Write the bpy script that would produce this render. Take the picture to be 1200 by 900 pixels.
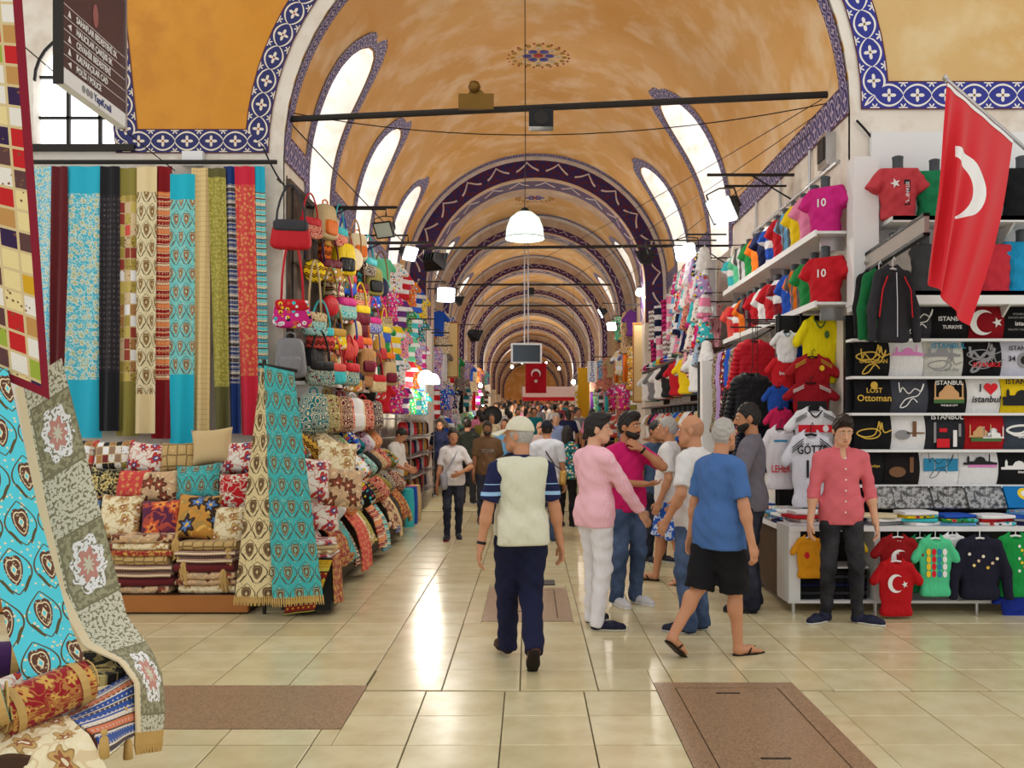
import bpy, bmesh, math, random
import numpy as np
from mathutils import Vector, Matrix
from mathutils.geometry import delaunay_2d_cdt

PI = math.pi
random.seed(7)
scene = bpy.context.scene
for o in list(bpy.data.objects):
    bpy.data.objects.remove(o, do_unlink=True)
COL = scene.collection

# ---------------------------------------------------------------- camera, sky, exposure
EYE = 1.69          # eye height in metres
FOC = 1110.0        # focal length in pixels of the 1200 x 900 frame
cam_d = bpy.data.cameras.new('camera')
cam = bpy.data.objects.new('camera', cam_d)
COL.objects.link(cam)
cam.location = (0, 0, EYE)
cam.rotation_euler = (PI / 2, 0, 0)
cam_d.sensor_width = 36.0
cam_d.lens = 36.0 * FOC / 1200.0
cam_d.shift_x = -20.0 / 1200.0
cam_d.shift_y = 45.0 / 1200.0
cam_d.clip_start = 0.05
cam_d.clip_end = 400
scene.camera = cam

world = bpy.data.worlds.new('world')
scene.world = world
world.use_nodes = True
wn = world.node_tree.nodes['Background']
wn.inputs[0].default_value = (1.0, 0.97, 0.92, 1)
wn.inputs[1].default_value = 0.80

scene.view_settings.view_transform = 'Standard'
scene.view_settings.look = 'None'
scene.view_settings.exposure = 0.38
scene.view_settings.gamma = 1.0
scene.view_settings.use_curve_mapping = False
scene.cycles.max_bounces = 6
scene.cycles.diffuse_bounces = 4
scene.cycles.glossy_bounces = 3
scene.cycles.sample_clamp_indirect = 6.0

# the place's main dimensions (metres): the aisle runs along +Y
AX = 0.15           # axis of the vault
R = 2.90            # radius of the vault
WL, WR = AX - R, AX + R
ZS = 4.68           # springing height
YL, YR = 10.6, 9.0   # front faces of the two corner piers
YEND = 100.0
LAMP_W = 52.0      # power of one floodlight

def px(x, y, Y):
    """point at distance Y on the line of sight of a photograph pixel"""
    return Vector(((x - 620.0) * Y / FOC, Y, EYE - (y - 495.0) * Y / FOC))

def ground(Y):
    """the street rises gently beyond the first bay"""
    return 0.0 if Y < 18 else min(1.25, (Y - 18) * 0.034)

# ---------------------------------------------------------------- naming helpers
LABELS = {}
def tag(o, label, cat, group=None, kind=None):
    if label:
        o['label'] = label
    if cat:
        o['category'] = cat
    if group:
        o['group'] = group
    if kind:
        o['kind'] = kind
    return o

def thing(name, label, cat, loc=(0, 0, 0), rotz=0.0, group=None):
    o = bpy.data.objects.new(name, None)
    o.empty_display_size = 0.1
    COL.objects.link(o)
    o.location = loc
    o.rotation_euler = (0, 0, rotz)
    return tag(o, label, cat, group)

def link(name, me, mat=None, parent=None, loc=None, rot=None, scale=None, color=None):
    o = bpy.data.objects.new(name, me)
    COL.objects.link(o)
    if parent is not None:
        o.parent = parent
    if loc is not None:
        o.location = loc
    if rot is not None:
        o.rotation_euler = rot
    if scale is not None:
        o.scale = scale if hasattr(scale, '__len__') else (scale,) * 3
    if mat is not None and me is not None and len(me.materials) == 0:
        me.materials.append(mat)
    elif mat is not None and me is not None and me.materials[0] is not mat:
        o.material_slots[0].link = 'OBJECT'
        o.material_slots[0].material = mat
    if color is not None:
        o.color = (*color[:3], 1)
    return o

ORD = ['first', 'second', 'third', 'fourth', 'fifth', 'sixth', 'seventh', 'eighth', 'ninth', 'tenth', 'eleventh', 'twelfth',
       'thirteenth', 'fourteenth', 'fifteenth', 'sixteenth', 'seventeenth', 'eighteenth', 'nineteenth', 'twentieth',
       'twenty-first', 'twenty-second', 'twenty-third', 'twenty-fourth', 'twenty-fifth', 'twenty-sixth', 'twenty-seventh',
       'twenty-eighth', 'twenty-ninth', 'thirtieth', 'thirty-first', 'thirty-second', 'thirty-third', 'thirty-fourth']

def s2l(c):
    """sRGB 0-255 to linear"""
    out = []
    for v in c[:3]:
        v = v / 255.0
        out.append(v / 12.92 if v <= 0.04045 else ((v + 0.055) / 1.055) ** 2.4)
    return tuple(out)

PAL = {'red': (196, 30, 42), 'dark red': (128, 18, 32), 'burgundy': (104, 20, 40), 'orange': (228, 116, 34), 'yellow': (240, 208, 30),
       'green': (40, 140, 70), 'mint green': (104, 206, 160), 'olive': (140, 130, 60), 'turquoise': (64, 190, 200), 'teal': (24, 120, 128),
       'blue': (36, 84, 190), 'light blue': (110, 170, 220), 'navy': (24, 30, 66), 'purple': (96, 44, 120), 'magenta': (206, 40, 130),
       'pink': (236, 140, 178), 'white': (236, 236, 238), 'cream': (228, 212, 176), 'beige': (200, 176, 130), 'brown': (110, 70, 44),
       'tan': (170, 124, 76), 'grey': (130, 130, 134), 'charcoal': (58, 58, 64), 'black': (24, 24, 27), 'gold': (196, 150, 54),
       'coral': (220, 84, 76), 'lilac': (180, 150, 206), 'silver': (190, 192, 198)}
def C(name):
    return s2l(PAL[name])

# ---------------------------------------------------------------- mesh builders
class MB:
    """collects vertices, faces and per-corner uvs, then links ONE mesh object"""
    def __init__(s):
        s.v, s.f, s.uv, s.mi = [], [], [], []
    def face(s, idx, uv=None, mi=0):
        s.f.append(tuple(idx)); s.uv.append(uv if uv else [(s.v[i][0], s.v[i][2]) for i in idx]); s.mi.append(mi)
    def quad(s, a, b, c, d, uv=None, mi=0):
        n = len(s.v); s.v += [tuple(a), tuple(b), tuple(c), tuple(d)]
        s.face((n, n + 1, n + 2, n + 3), uv, mi)
    def box(s, x0, x1, y0, y1, z0, z1, M=None, mi=0):
        p = [(x, y, z) for z in (z0, z1) for y in (y0, y1) for x in (x0, x1)]
        if M is not None:
            p = [tuple(M @ Vector(q)) for q in p]
        n = len(s.v); s.v += p
        for q in ((0, 2, 3, 1), (4, 5, 7, 6), (0, 1, 5, 4), (2, 6, 7, 3), (0, 4, 6, 2), (1, 3, 7, 5)):
            s.face([n + i for i in q], None, mi)
        return s
    def tube(s, pts, r, n=8, cap=True, mi=0):
        pts = [Vector(p) for p in pts]
        rr = r if hasattr(r, '__len__') else [r] * len(pts)
        base = len(s.v)
        up = Vector((0, 0, 1))
        L = 0.0
        prev = None
        for i, p in enumerate(pts):
            t = (pts[min(i + 1, len(pts) - 1)] - pts[max(i - 1, 0)]).normalized()
            if prev is None:
                a = t.cross(up if abs(t.z) < .9 else Vector((1, 0, 0))).normalized()
            else:
                a = (prev - t * prev.dot(t)).normalized()
            prev = a
            b = t.cross(a)
            for k in range(n):
                an = 2 * PI * k / n
                s.v.append(tuple(p + (a * math.cos(an) + b * math.sin(an)) * rr[i]))
        for i in range(len(pts) - 1):
            for k in range(n):
                k2 = (k + 1) % n
                s.face((base + i * n + k, base + i * n + k2, base + (i + 1) * n + k2, base + (i + 1) * n + k), None, mi)
        if cap:
            s.face([base + k for k in range(n)][::-1], None, mi)
            s.face([base + (len(pts) - 1) * n + k for k in range(n)], None, mi)
        return s
    def lathe(s, prof, n=16, M=None, mi=0):
        """prof: list of (radius, z)"""
        base = len(s.v)
        for r, z in prof:
            for k in range(n):
                a = 2 * PI * k / n
                q = Vector((r * math.cos(a), r * math.sin(a), z))
                s.v.append(tuple(M @ q if M is not None else q))
        for i in range(len(prof) - 1):
            for k in range(n):
                k2 = (k + 1) % n
                s.face((base + i * n + k, base + i * n + k2, base + (i + 1) * n + k2, base + (i + 1) * n + k),
                       [(k / n, i / (len(prof) - 1)), ((k + 1) / n, i / (len(prof) - 1)), ((k + 1) / n, (i + 1) / (len(prof) - 1)), (k / n, (i + 1) / (len(prof) - 1))], mi)
        return s
    def grid(s, P, UV=None, flip=False, mi=0):
        """P: array nu x nv x 3"""
        nu, nv = P.shape[:2]
        base = len(s.v)
        s.v += [tuple(map(float, q)) for q in P.reshape(-1, 3)]
        for i in range(nu - 1):
            for j in range(nv - 1):
                q = [(i, j), (i + 1, j), (i + 1, j + 1), (i, j + 1)]
                if flip:
                    q = q[::-1]
                uv = [tuple(map(float, UV[a, b])) for a, b in q] if UV is not None else [(a / (nu - 1), b / (nv - 1)) for a, b in q]
                s.face([base + a * nv + b for a, b in q], uv, mi)
        return s
    def poly(s, pts, depth, M=None, mi=0):
        """an outline in x,z extruded along +y by depth (front at y = 0 facing -y)"""
        n = len(pts); base = len(s.v)
        for y in (0.0, depth):
            for x, z in pts:
                q = Vector((x, y, z)); s.v.append(tuple(M @ q if M is not None else q))
        s.face([base + i for i in range(n)], None, mi)
        s.face([base + n + i for i in range(n)][::-1], None, mi)
        for i in range(n):
            j = (i + 1) % n
            s.face((base + i, base + n + i, base + n + j, base + j), None, mi)
        return s
    def mesh(s, name, mats=(), smooth=False, weld=False):
        me = bpy.data.meshes.new(name)
        me.from_pydata(s.v, [], s.f)
        uvl = me.uv_layers.new(name='UVMap')
        flat = np.array([c for f in s.uv for c in f], dtype=np.float32).ravel()
        uvl.data.foreach_set('uv', flat)
        for m in (mats if hasattr(mats, '__len__') else [mats]):
            me.materials.append(m)
        if any(s.mi):
            me.polygons.foreach_set('material_index', np.array(s.mi, dtype=np.int32))
        if weld or True:
            bm = bmesh.new(); bm.from_mesh(me)
            if weld:
                bmesh.ops.remove_doubles(bm, verts=bm.verts, dist=1e-5)
            if weld != 'open':
                bmesh.ops.recalc_face_normals(bm, faces=bm.faces)
            bm.to_mesh(me); bm.free()
        if smooth:
            me.polygons.foreach_set('use_smooth', [True] * len(me.polygons))
            if smooth == 'auto':
                try:
                    me.set_sharp_from_angle(angle=0.7)
                except Exception:
                    pass
        me.update()
        return me
    def build(s, name, mat, parent=None, smooth=False, weld=False, **kw):
        me = s.mesh(name, mat, smooth, weld)
        return link(name, me, None, parent, **kw)

def sheet_mesh(name, P, mat, thick=0.006, uvs=(1.0, 1.0), flip_uv=False):
    """a cloth of real thickness from a grid of points nu x nv x 3 (u across, v along); uv in metres times uvs"""
    P = np.asarray(P, dtype=float)
    nu, nv = P.shape[:2]
    du = np.gradient(P, axis=0); dv = np.gradient(P, axis=1)
    N = np.cross(du, dv); N /= (np.linalg.norm(N, axis=2, keepdims=True) + 1e-9)
    lu = np.concatenate([np.zeros((1, nv)), np.cumsum(np.linalg.norm(np.diff(P, axis=0), axis=2), axis=0)])
    lv = np.concatenate([np.zeros((nu, 1)), np.cumsum(np.linalg.norm(np.diff(P, axis=1), axis=2), axis=1)], axis=1)
    lu = np.repeat(lu.mean(axis=1, keepdims=True), nv, axis=1)
    lv = np.repeat(lv.mean(axis=0, keepdims=True), nu, axis=0)
    UV = np.stack([lu * uvs[0], lv * uvs[1]], axis=2)
    m = MB()
    m.grid(P + N * thick / 2, UV)
    m.grid(P - N * thick / 2, UV, flip=True)
    n1 = nu * nv
    def rim(idx):
        for a, b in zip(idx[:-1], idx[1:]):
            u0 = tuple(map(float, UV.reshape(-1, 2)[a])); u1 = tuple(map(float, UV.reshape(-1, 2)[b]))
            m.face((a, b, n1 + b, n1 + a), [u0, u1, u1, u0])
    rim([i * nv for i in range(nu)]); rim([i * nv + nv - 1 for i in range(nu)])
    rim([j for j in range(nv)]); rim([(nu - 1) * nv + j for j in range(nv)])
    return m.mesh(name, [mat], smooth='auto')

def superell(name, mat, e1=0.5, e2=0.5, nu=24, nv=14, size=(1, 1, 1), warp=None):
    """superellipsoid of half sizes size, exponents e1 (profile) and e2 (plan)"""
    def f(w, e):
        return np.sign(w) * np.abs(w) ** e
    u = np.linspace(-PI, PI, nu + 1); v = np.linspace(-PI / 2, PI / 2, nv)
    U, V = np.meshgrid(u, v, indexing='ij')
    X = f(np.cos(V), e1) * f(np.cos(U), e2); Y = f(np.cos(V), e1) * f(np.sin(U), e2); Z = f(np.sin(V), e1)
    P = np.stack([X * size[0], Y * size[1], Z * size[2]], axis=2)
    if warp:
        P = warp(P)
    UV = np.stack([P[..., 0] + P[..., 1] * 0.5, P[..., 2] + P[..., 1] * 0.5], axis=2)
    return MB().grid(P, UV).mesh(name, [mat], smooth=True, weld=True)

_TXT = {}
def text_mesh(body, size=0.1, extrude=0.002, align='CENTER', mat=None, squeeze=1.0, shear=0.0):
    key = (body, size, extrude, align, squeeze, shear, mat.name if mat else '')
    if key in _TXT:
        return _TXT[key]
    cu = bpy.data.curves.new('lettering', 'FONT')
    cu.body = body; cu.size = size; cu.extrude = extrude; cu.align_x = align; cu.align_y = 'CENTER'
    cu.resolution_u = 2; cu.shear = shear
    cu.offset = size * .014
    ob = bpy.data.objects.new('lettering', cu)
    me = bpy.data.meshes.new_from_object(ob)
    bpy.data.objects.remove(ob)
    if squeeze != 1.0:
        me.transform(Matrix.Diagonal((squeeze, 1, 1, 1)))
    me.transform(Matrix.Rotation(PI / 2, 4, 'X'))     # stands upright, reads from -Y
    me.materials.clear()
    if mat:
        me.materials.append(mat)
    _TXT[key] = me
    return me

# ---------------------------------------------------------------- signed distance surfaces (bodies, garments)
def cap(a, b, ra, rb, k=0.03, flat=False):
    return ('c', np.array(a, float), np.array(b, float), ra, rb, k, flat)
def ell(c, r, k=0.03, rot=None):
    return ('e', np.array(c, float), np.array(r, float), None if rot is None else np.array(rot, float), 0, k)
def grow(prims, d):
    out = []
    for p in prims:
        if p[0] == 'c':
            out.append(('c', p[1], p[2], p[3] + d, p[4] + d, p[5], p[6]))
        else:
            out.append(('e', p[1], p[2] + d, p[3], 0, p[5]))
    return out

def sdf_mesh(prims, h, cuts=(), name='surface', lump=0.0, lump_s=9.0, mats=None, carve=()):
    """union of prims smoothly blended, cut by half spaces (point, normal pointing to the removed side)"""
    lo = np.array([1e9] * 3); hi = -lo
    boxes = []
    for p in prims:
        if p[0] == 'c':
            m = max(p[3], p[4]); a = np.minimum(p[1], p[2]) - m; b = np.maximum(p[1], p[2]) + m
        else:
            m = p[2].max() if p[3] is not None else p[2]
            a = p[1] - m; b = p[1] + m
        boxes.append((a, b)); lo = np.minimum(lo, a); hi = np.maximum(hi, b)
    lo -= 2.5 * h; hi += 2.5 * h
    n = np.ceil((hi - lo) / h).astype(int) + 1
    F = np.full(n, 1.0, dtype=np.float32)
    ax = [(lo[i] + h * np.arange(n[i])).astype(np.float32) for i in range(3)]
    for p, (a, b) in zip(prims, boxes):
        k = p[5]; mg = k + 2.5 * h + 0.01
        i0 = np.maximum(np.floor((a - mg - lo) / h).astype(int), 0); i1 = np.minimum(np.ceil((b + mg - lo) / h).astype(int) + 1, n)
        sl = tuple(slice(i0[i], i1[i]) for i in range(3))
        X = ax[0][sl[0]][:, None, None]; Y = ax[1][sl[1]][None, :, None]; Z = ax[2][sl[2]][None, None, :]
        if p[0] == 'c':
            A, B = p[1], p[2]; d = B - A; L = float(d @ d) + 1e-12
            t = np.clip(((X - A[0]) * d[0] + (Y - A[1]) * d[1] + (Z - A[2]) * d[2]) / L, 0, 1)
            D = np.sqrt((X - A[0] - t * d[0]) ** 2 + (Y - A[1] - t * d[1]) ** 2 + (Z - A[2] - t * d[2]) ** 2) - (p[3] + t * (p[4] - p[3]))
            if p[6]:
                u = d / math.sqrt(L)
                D = np.maximum(D, (X - B[0]) * u[0] + (Y - B[1]) * u[1] + (Z - B[2]) * u[2])
        else:
            c, r, M = p[1], p[2], p[3]
            x, y, z = X - c[0], Y - c[1], Z - c[2]
            if M is not None:
                x, y, z = (M[0][0] * x + M[1][0] * y + M[2][0] * z, M[0][1] * x + M[1][1] * y + M[2][1] * z, M[0][2] * x + M[1][2] * y + M[2][2] * z)
            k0 = np.sqrt((x / r[0]) ** 2 + (y / r[1]) ** 2 + (z / r[2]) ** 2)
            k1 = np.sqrt((x / r[0] ** 2) ** 2 + (y / r[1] ** 2) ** 2 + (z / r[2] ** 2) ** 2) + 1e-6
            D = k0 * (k0 - 1) / k1
        G = F[sl]
        if k > 0:
            hh = np.maximum(k - np.abs(G - D), 0) / k
            F[sl] = np.minimum(G, D) - hh * hh * k * 0.25
        else:
            F[sl] = np.minimum(G, D)
    X = ax[0][:, None, None]; Y = ax[1][None, :, None]; Z = ax[2][None, None, :]
    if lump:
        s = lump_s
        F += (lump * (np.sin(s * (X + 0.7 * Z)) * np.sin(s * 1.3 * (Y - 0.6 * Z) + 1) + 0.6 * np.sin(s * 2.1 * (Z - 0.8 * X + 0.5 * Y)) )).astype(np.float32)
    for q, nn in cuts:
        nn = np.array(nn, float); nn /= np.linalg.norm(nn)
        F = np.maximum(F, ((X - q[0]) * nn[0] + (Y - q[1]) * nn[1] + (Z - q[2]) * nn[2]).astype(np.float32))
    for cv in carve:
        c, r = cv[0], cv[1]
        x, y, z = X - c[0], Y - c[1], Z - c[2]
        if len(cv) > 2:
            M = cv[2]
            x, y, z = (M[0][0] * x + M[1][0] * y + M[2][0] * z, M[0][1] * x + M[1][1] * y + M[2][1] * z, M[0][2] * x + M[1][2] * y + M[2][2] * z)
        D = (np.sqrt((x / r[0]) ** 2 + (y / r[1]) ** 2 + (z / r[2]) ** 2) - 1) * min(r)
        F = np.maximum(F, -D.astype(np.float32))
    V, Q = surface_nets(F)
    V = V * h + lo
    me = bpy.data.meshes.new(name)
    me.vertices.add(len(V)); me.vertices.foreach_set('co', V.astype(np.float32).ravel())
    me.loops.add(len(Q) * 4); me.loops.foreach_set('vertex_index', Q.astype(np.int32).ravel())
    me.polygons.add(len(Q))
    me.polygons.foreach_set('loop_start', np.arange(0, len(Q) * 4, 4, dtype=np.int32))
    me.polygons.foreach_set('use_smooth', np.ones(len(Q), dtype=bool))
    me.update(calc_edges=True)
    for m in (mats or []):
        me.materials.append(m)
    return me

def surface_nets(F):
    S = F < 0
    c = [S[i:S.shape[0] - 1 + i, j:S.shape[1] - 1 + j, k:S.shape[2] - 1 + k] for i in (0, 1) for j in (0, 1) for k in (0, 1)]
    cnt = sum(x.astype(np.int8) for x in c)
    I, J, K = np.nonzero((cnt > 0) & (cnt < 8))
    idx = np.full(cnt.shape, -1, dtype=np.int64); idx[I, J, K] = np.arange(len(I))
    off = [(i, j, k) for i in (0, 1) for j in (0, 1) for k in (0, 1)]
    val = np.stack([F[I + a, J + b, K + d] for a, b, d in off])
    acc = np.zeros((len(I), 3)); num = np.zeros(len(I))
    for a in range(8):
        for b in range(a + 1, 8):
            oa, ob = np.array(off[a]), np.array(off[b])
            if np.abs(oa - ob).sum() != 1:
                continue
            m = (val[a] < 0) != (val[b] < 0)
            t = np.where(m, val[a] / np.where(m, val[a] - val[b], 1), 0)
            p = oa[None] + t[:, None] * (ob - oa)[None]
            acc += np.where(m[:, None], p, 0); num += m
    V = acc / num[:, None] + np.stack([I, J, K], axis=1)
    Q = []
    for axis in range(3):
        A = S.swapaxes(0, axis) if axis else S
        sh = [slice(None)] * 3
        s0 = [slice(None)] * 3; s1 = [slice(None)] * 3
        s0[axis] = slice(0, -1); s1[axis] = slice(1, None)
        d = S[tuple(s0)].astype(np.int8) - S[tuple(s1)].astype(np.int8)
        o1, o2 = [(1, 2), (2, 0), (0, 1)][axis]
        P = np.stack(np.nonzero(d), axis=1)
        ok = (P[:, o1] > 0) & (P[:, o2] > 0) & (P[:, o1] < S.shape[o1] - 1) & (P[:, o2] < S.shape[o2] - 1)
        P = P[ok]; sg = d[P[:, 0], P[:, 1], P[:, 2]]
        def cell(da, db):
            q = P.copy(); q[:, o1] -= da; q[:, o2] -= db
            return idx[q[:, 0], q[:, 1], q[:, 2]]
        quad = np.stack([cell(1, 1), cell(0, 1), cell(0, 0), cell(1, 0)], axis=1)
        quad[sg < 0] = quad[sg < 0][:, ::-1]
        Q.append(quad)
    Q = np.concatenate(Q)
    return V, Q[(Q >= 0).all(axis=1)]
# ---------------------------------------------------------------- procedural materials
class NT:
    def __init__(s, name):
        s.m = bpy.data.materials.new(name); s.m.use_nodes = True
        s.t = s.m.node_tree; s.n = s.t.nodes; s.l = s.t.links
        s.b = s.n['Principled BSDF']
    def put(s, sock, v):
        if isinstance(v, bpy.types.NodeSocket):
            s.l.new(v, sock)
        elif hasattr(v, '__len__') and len(v) == 3 and sock.type == 'RGBA':
            sock.default_value = (*v, 1)
        else:
            sock.default_value = v
    def node(s, t, **kw):
        nd = s.n.new(t)
        for k, v in kw.items():
            setattr(nd, k, v)
        return nd
    def math(s, op, a, b=None, c=None):
        nd = s.node('ShaderNodeMath', operation=op)
        s.put(nd.inputs[0], a)
        if b is not None:
            s.put(nd.inputs[1], b)
        if c is not None:
            s.put(nd.inputs[2], c)
        return nd.outputs[0]
    def mix(s, f, a, b, blend='MIX'):
        nd = s.node('ShaderNodeMix', data_type='RGBA', blend_type=blend)
        s.put(nd.inputs[0], f); s.put(nd.inputs[6], a); s.put(nd.inputs[7], b)
        return nd.outputs[2]
    def uv(s, scale=(1, 1), coord='UV'):
        tc = s.node('ShaderNodeTexCoord')
        mp = s.node('ShaderNodeMapping')
        s.l.new(tc.outputs[coord], mp.inputs[0])
        mp.inputs['Scale'].default_value = (scale[0], scale[1], scale[2] if len(scale) > 2 else 1)
        return mp.outputs[0]
    def xyz(s, v):
        nd = s.node('ShaderNodeSeparateXYZ'); s.l.new(v, nd.inputs[0])
        return nd.outputs[0], nd.outputs[1], nd.outputs[2]
    def vec(s, x, y, z=0.0):
        nd = s.node('ShaderNodeCombineXYZ')
        s.put(nd.inputs[0], x); s.put(nd.inputs[1], y); s.put(nd.inputs[2], z)
        return nd.outputs[0]
    def noise(s, vec, scale, detail=3, rough=.55):
        nd = s.node('ShaderNodeTexNoise'); 
        if vec is not None:
            s.l.new(vec, nd.inputs['Vector'])
        nd.inputs['Scale'].default_value = scale; nd.inputs['Detail'].default_value = detail; nd.inputs['Roughness'].default_value = rough
        return nd.outputs['Fac']
    def vor(s, vec, scale, feature='F1', rnd=1.0, out='Distance'):
        nd = s.node('ShaderNodeTexVoronoi', feature=feature)
        s.l.new(vec, nd.inputs['Vector']); nd.inputs['Scale'].default_value = scale; nd.inputs['Randomness'].default_value = rnd
        return nd.outputs[out]
    def ramp(s, f, stops, interp='LINEAR'):
        nd = s.node('ShaderNodeValToRGB'); nd.color_ramp.interpolation = interp
        e = nd.color_ramp.elements
        while len(e) < len(stops):
            e.new(0.5)
        for el, (p, c) in zip(e, stops):
            el.position = p; el.color = (*c[:3], 1)
        s.l.new(f, nd.inputs[0])
        return nd.outputs[0]
    def white(s, vec):
        nd = s.node('ShaderNodeTexWhiteNoise', noise_dimensions='3D'); s.l.new(vec, nd.inputs['Vector'])
        return nd.outputs['Value']
    def oc(s):
        return s.node('ShaderNodeObjectInfo').outputs['Color']
    def rnd(s):
        return s.node('ShaderNodeObjectInfo').outputs['Random']
    def lt(s, a, b): return s.math('LESS_THAN', a, b)
    def gt(s, a, b): return s.math('GREATER_THAN', a, b)
    def done(s, col, rough=.8, bump=None, bstr=.2, metal=0.0, spec=.3, sheen=0.0, bdist=.01):
        s.put(s.b.inputs['Base Color'], col); s.put(s.b.inputs['Roughness'], rough); s.b.inputs['Metallic'].default_value = metal
        s.b.inputs['Specular IOR Level'].default_value = spec
        if sheen:
            s.b.inputs['Sheen Weight'].default_value = sheen
        if bump is not None:
            nd = s.node('ShaderNodeBump'); s.l.new(bump, nd.inputs['Height']); nd.inputs['Strength'].default_value = bstr; nd.inputs['Distance'].default_value = bdist
            s.l.new(nd.outputs[0], s.b.inputs['Normal'])
        return s.m

def frac(t, x): return t.math('FRACT', x)

_PM = {}
def plain(name, col, rough=.7, metal=0.0, spec=.3, var=.12, bump=.15, bs=60):
    if name in _PM:
        return _PM[name]
    t = NT(name)
    v = t.uv(coord='Object')
    n = t.noise(v, bs)
    c = t.mix(t.math('MULTIPLY', t.noise(v, 3.0), var * 2), col, tuple(x * .6 for x in col))
    _PM[name] = t.done(c, rough, n, bump, metal, spec)
    return _PM[name]

def emit(name, col, strength):
    t = NT(name)
    t.b.inputs['Base Color'].default_value = (*col, 1)
    t.b.inputs['Emission Color'].default_value = (*col, 1)
    t.b.inputs['Emission Strength'].default_value = strength
    v = t.noise(t.uv(coord='Object'), 3.0)
    t.put(t.b.inputs['Roughness'], t.math('MULTIPLY_ADD', v, .2, .3))
    return t.m

# --- cloth whose ground colour is the object's own colour
def cloth_oc(name, kind='plain', rough=.85):
    t = NT(name)
    base = t.oc()
    v = t.uv(coord='Object')
    x, y, z = t.xyz(v)
    folds = t.noise(t.uv((6, 6, 2.2), 'Object'), 3.5, 3)
    weave = t.noise(v, 260, 1)
    h = t.math('ADD', t.math('MULTIPLY', folds, .9), t.math('MULTIPLY', weave, .10))
    if kind == 'stripe':
        base = t.mix(t.lt(t.math('PINGPONG', t.math('MULTIPLY', z, 9.0), 1.0), .42), base, C('white'))
    elif kind == 'vstripe':
        base = t.mix(t.lt(t.math('PINGPONG', t.math('MULTIPLY', x, 22.0), 1.0), .45), base, tuple(c * .15 for c in C('white')))
    elif kind == 'flower':
        d = t.vor(v, 21.0)
        col = t.ramp(t.white(t.vor(v, 21.0, out='Position')), [(0, C('white')), (.3, C('yellow')), (.5, C('coral')), (.7, C('turquoise')), (.85, C('navy'))], 'CONSTANT')
        base = t.mix(t.lt(d, .42), base, col)
        base = t.mix(t.lt(d, .16), base, C('burgundy'))
    elif kind == 'paisley':
        d = t.vor(v, 13.0)
        ring = t.lt(t.math('ABSOLUTE', t.math('SUBTRACT', t.math('PINGPONG', t.math('MULTIPLY', d, 5.0), 1.0), .5)), .18)
        base = t.mix(ring, base, C('cream'))
        base = t.mix(t.lt(d, .14), base, C('brown'))
    elif kind == 'band':
        f = t.math('PINGPONG', t.math('MULTIPLY', t.math('ADD', z, t.math('MULTIPLY', t.math('PINGPONG', x, .03), .8)), 11.0), 1.0)
        base = t.mix(1.0, base, t.ramp(f, [(0, (1, 1, 1)), (.28, C('burgundy')), (.45, C('cream')), (.58, C('navy')), (.75, (1, 1, 1))], 'CONSTANT'), 'MULTIPLY')
    elif kind == 'weave':
        w = t.noise(t.uv((36, 36, 90), 'Object'), 2.0, 3)
        base = t.mix(t.gt(w, .53), base, tuple(c for c in C('cream')))
        base = t.mix(t.gt(t.noise(v, 30.0, 2), .6), base, C('burgundy'))
    dim = t.mix(t.math('MULTIPLY', t.noise(v, 12, 4), .25), base, t.mix(1.0, base, (.5, .5, .5), 'MULTIPLY'))
    return t.done(dim, rough, h, .8, spec=.2, bdist=.025)

M_OC = cloth_oc('garment_cloth'); M_STR = cloth_oc('striped_cloth', 'stripe'); M_VST = cloth_oc('pinstripe_cloth', 'vstripe')
M_FLO = cloth_oc('flowered_cloth', 'flower'); M_PAI = cloth_oc('paisley_cloth', 'paisley'); M_BAN = cloth_oc('banded_cloth', 'band')
M_WEA = cloth_oc('woven_cloth', 'weave')
M_LEA = cloth_oc('leather_cloth', 'plain', .45)

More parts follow.
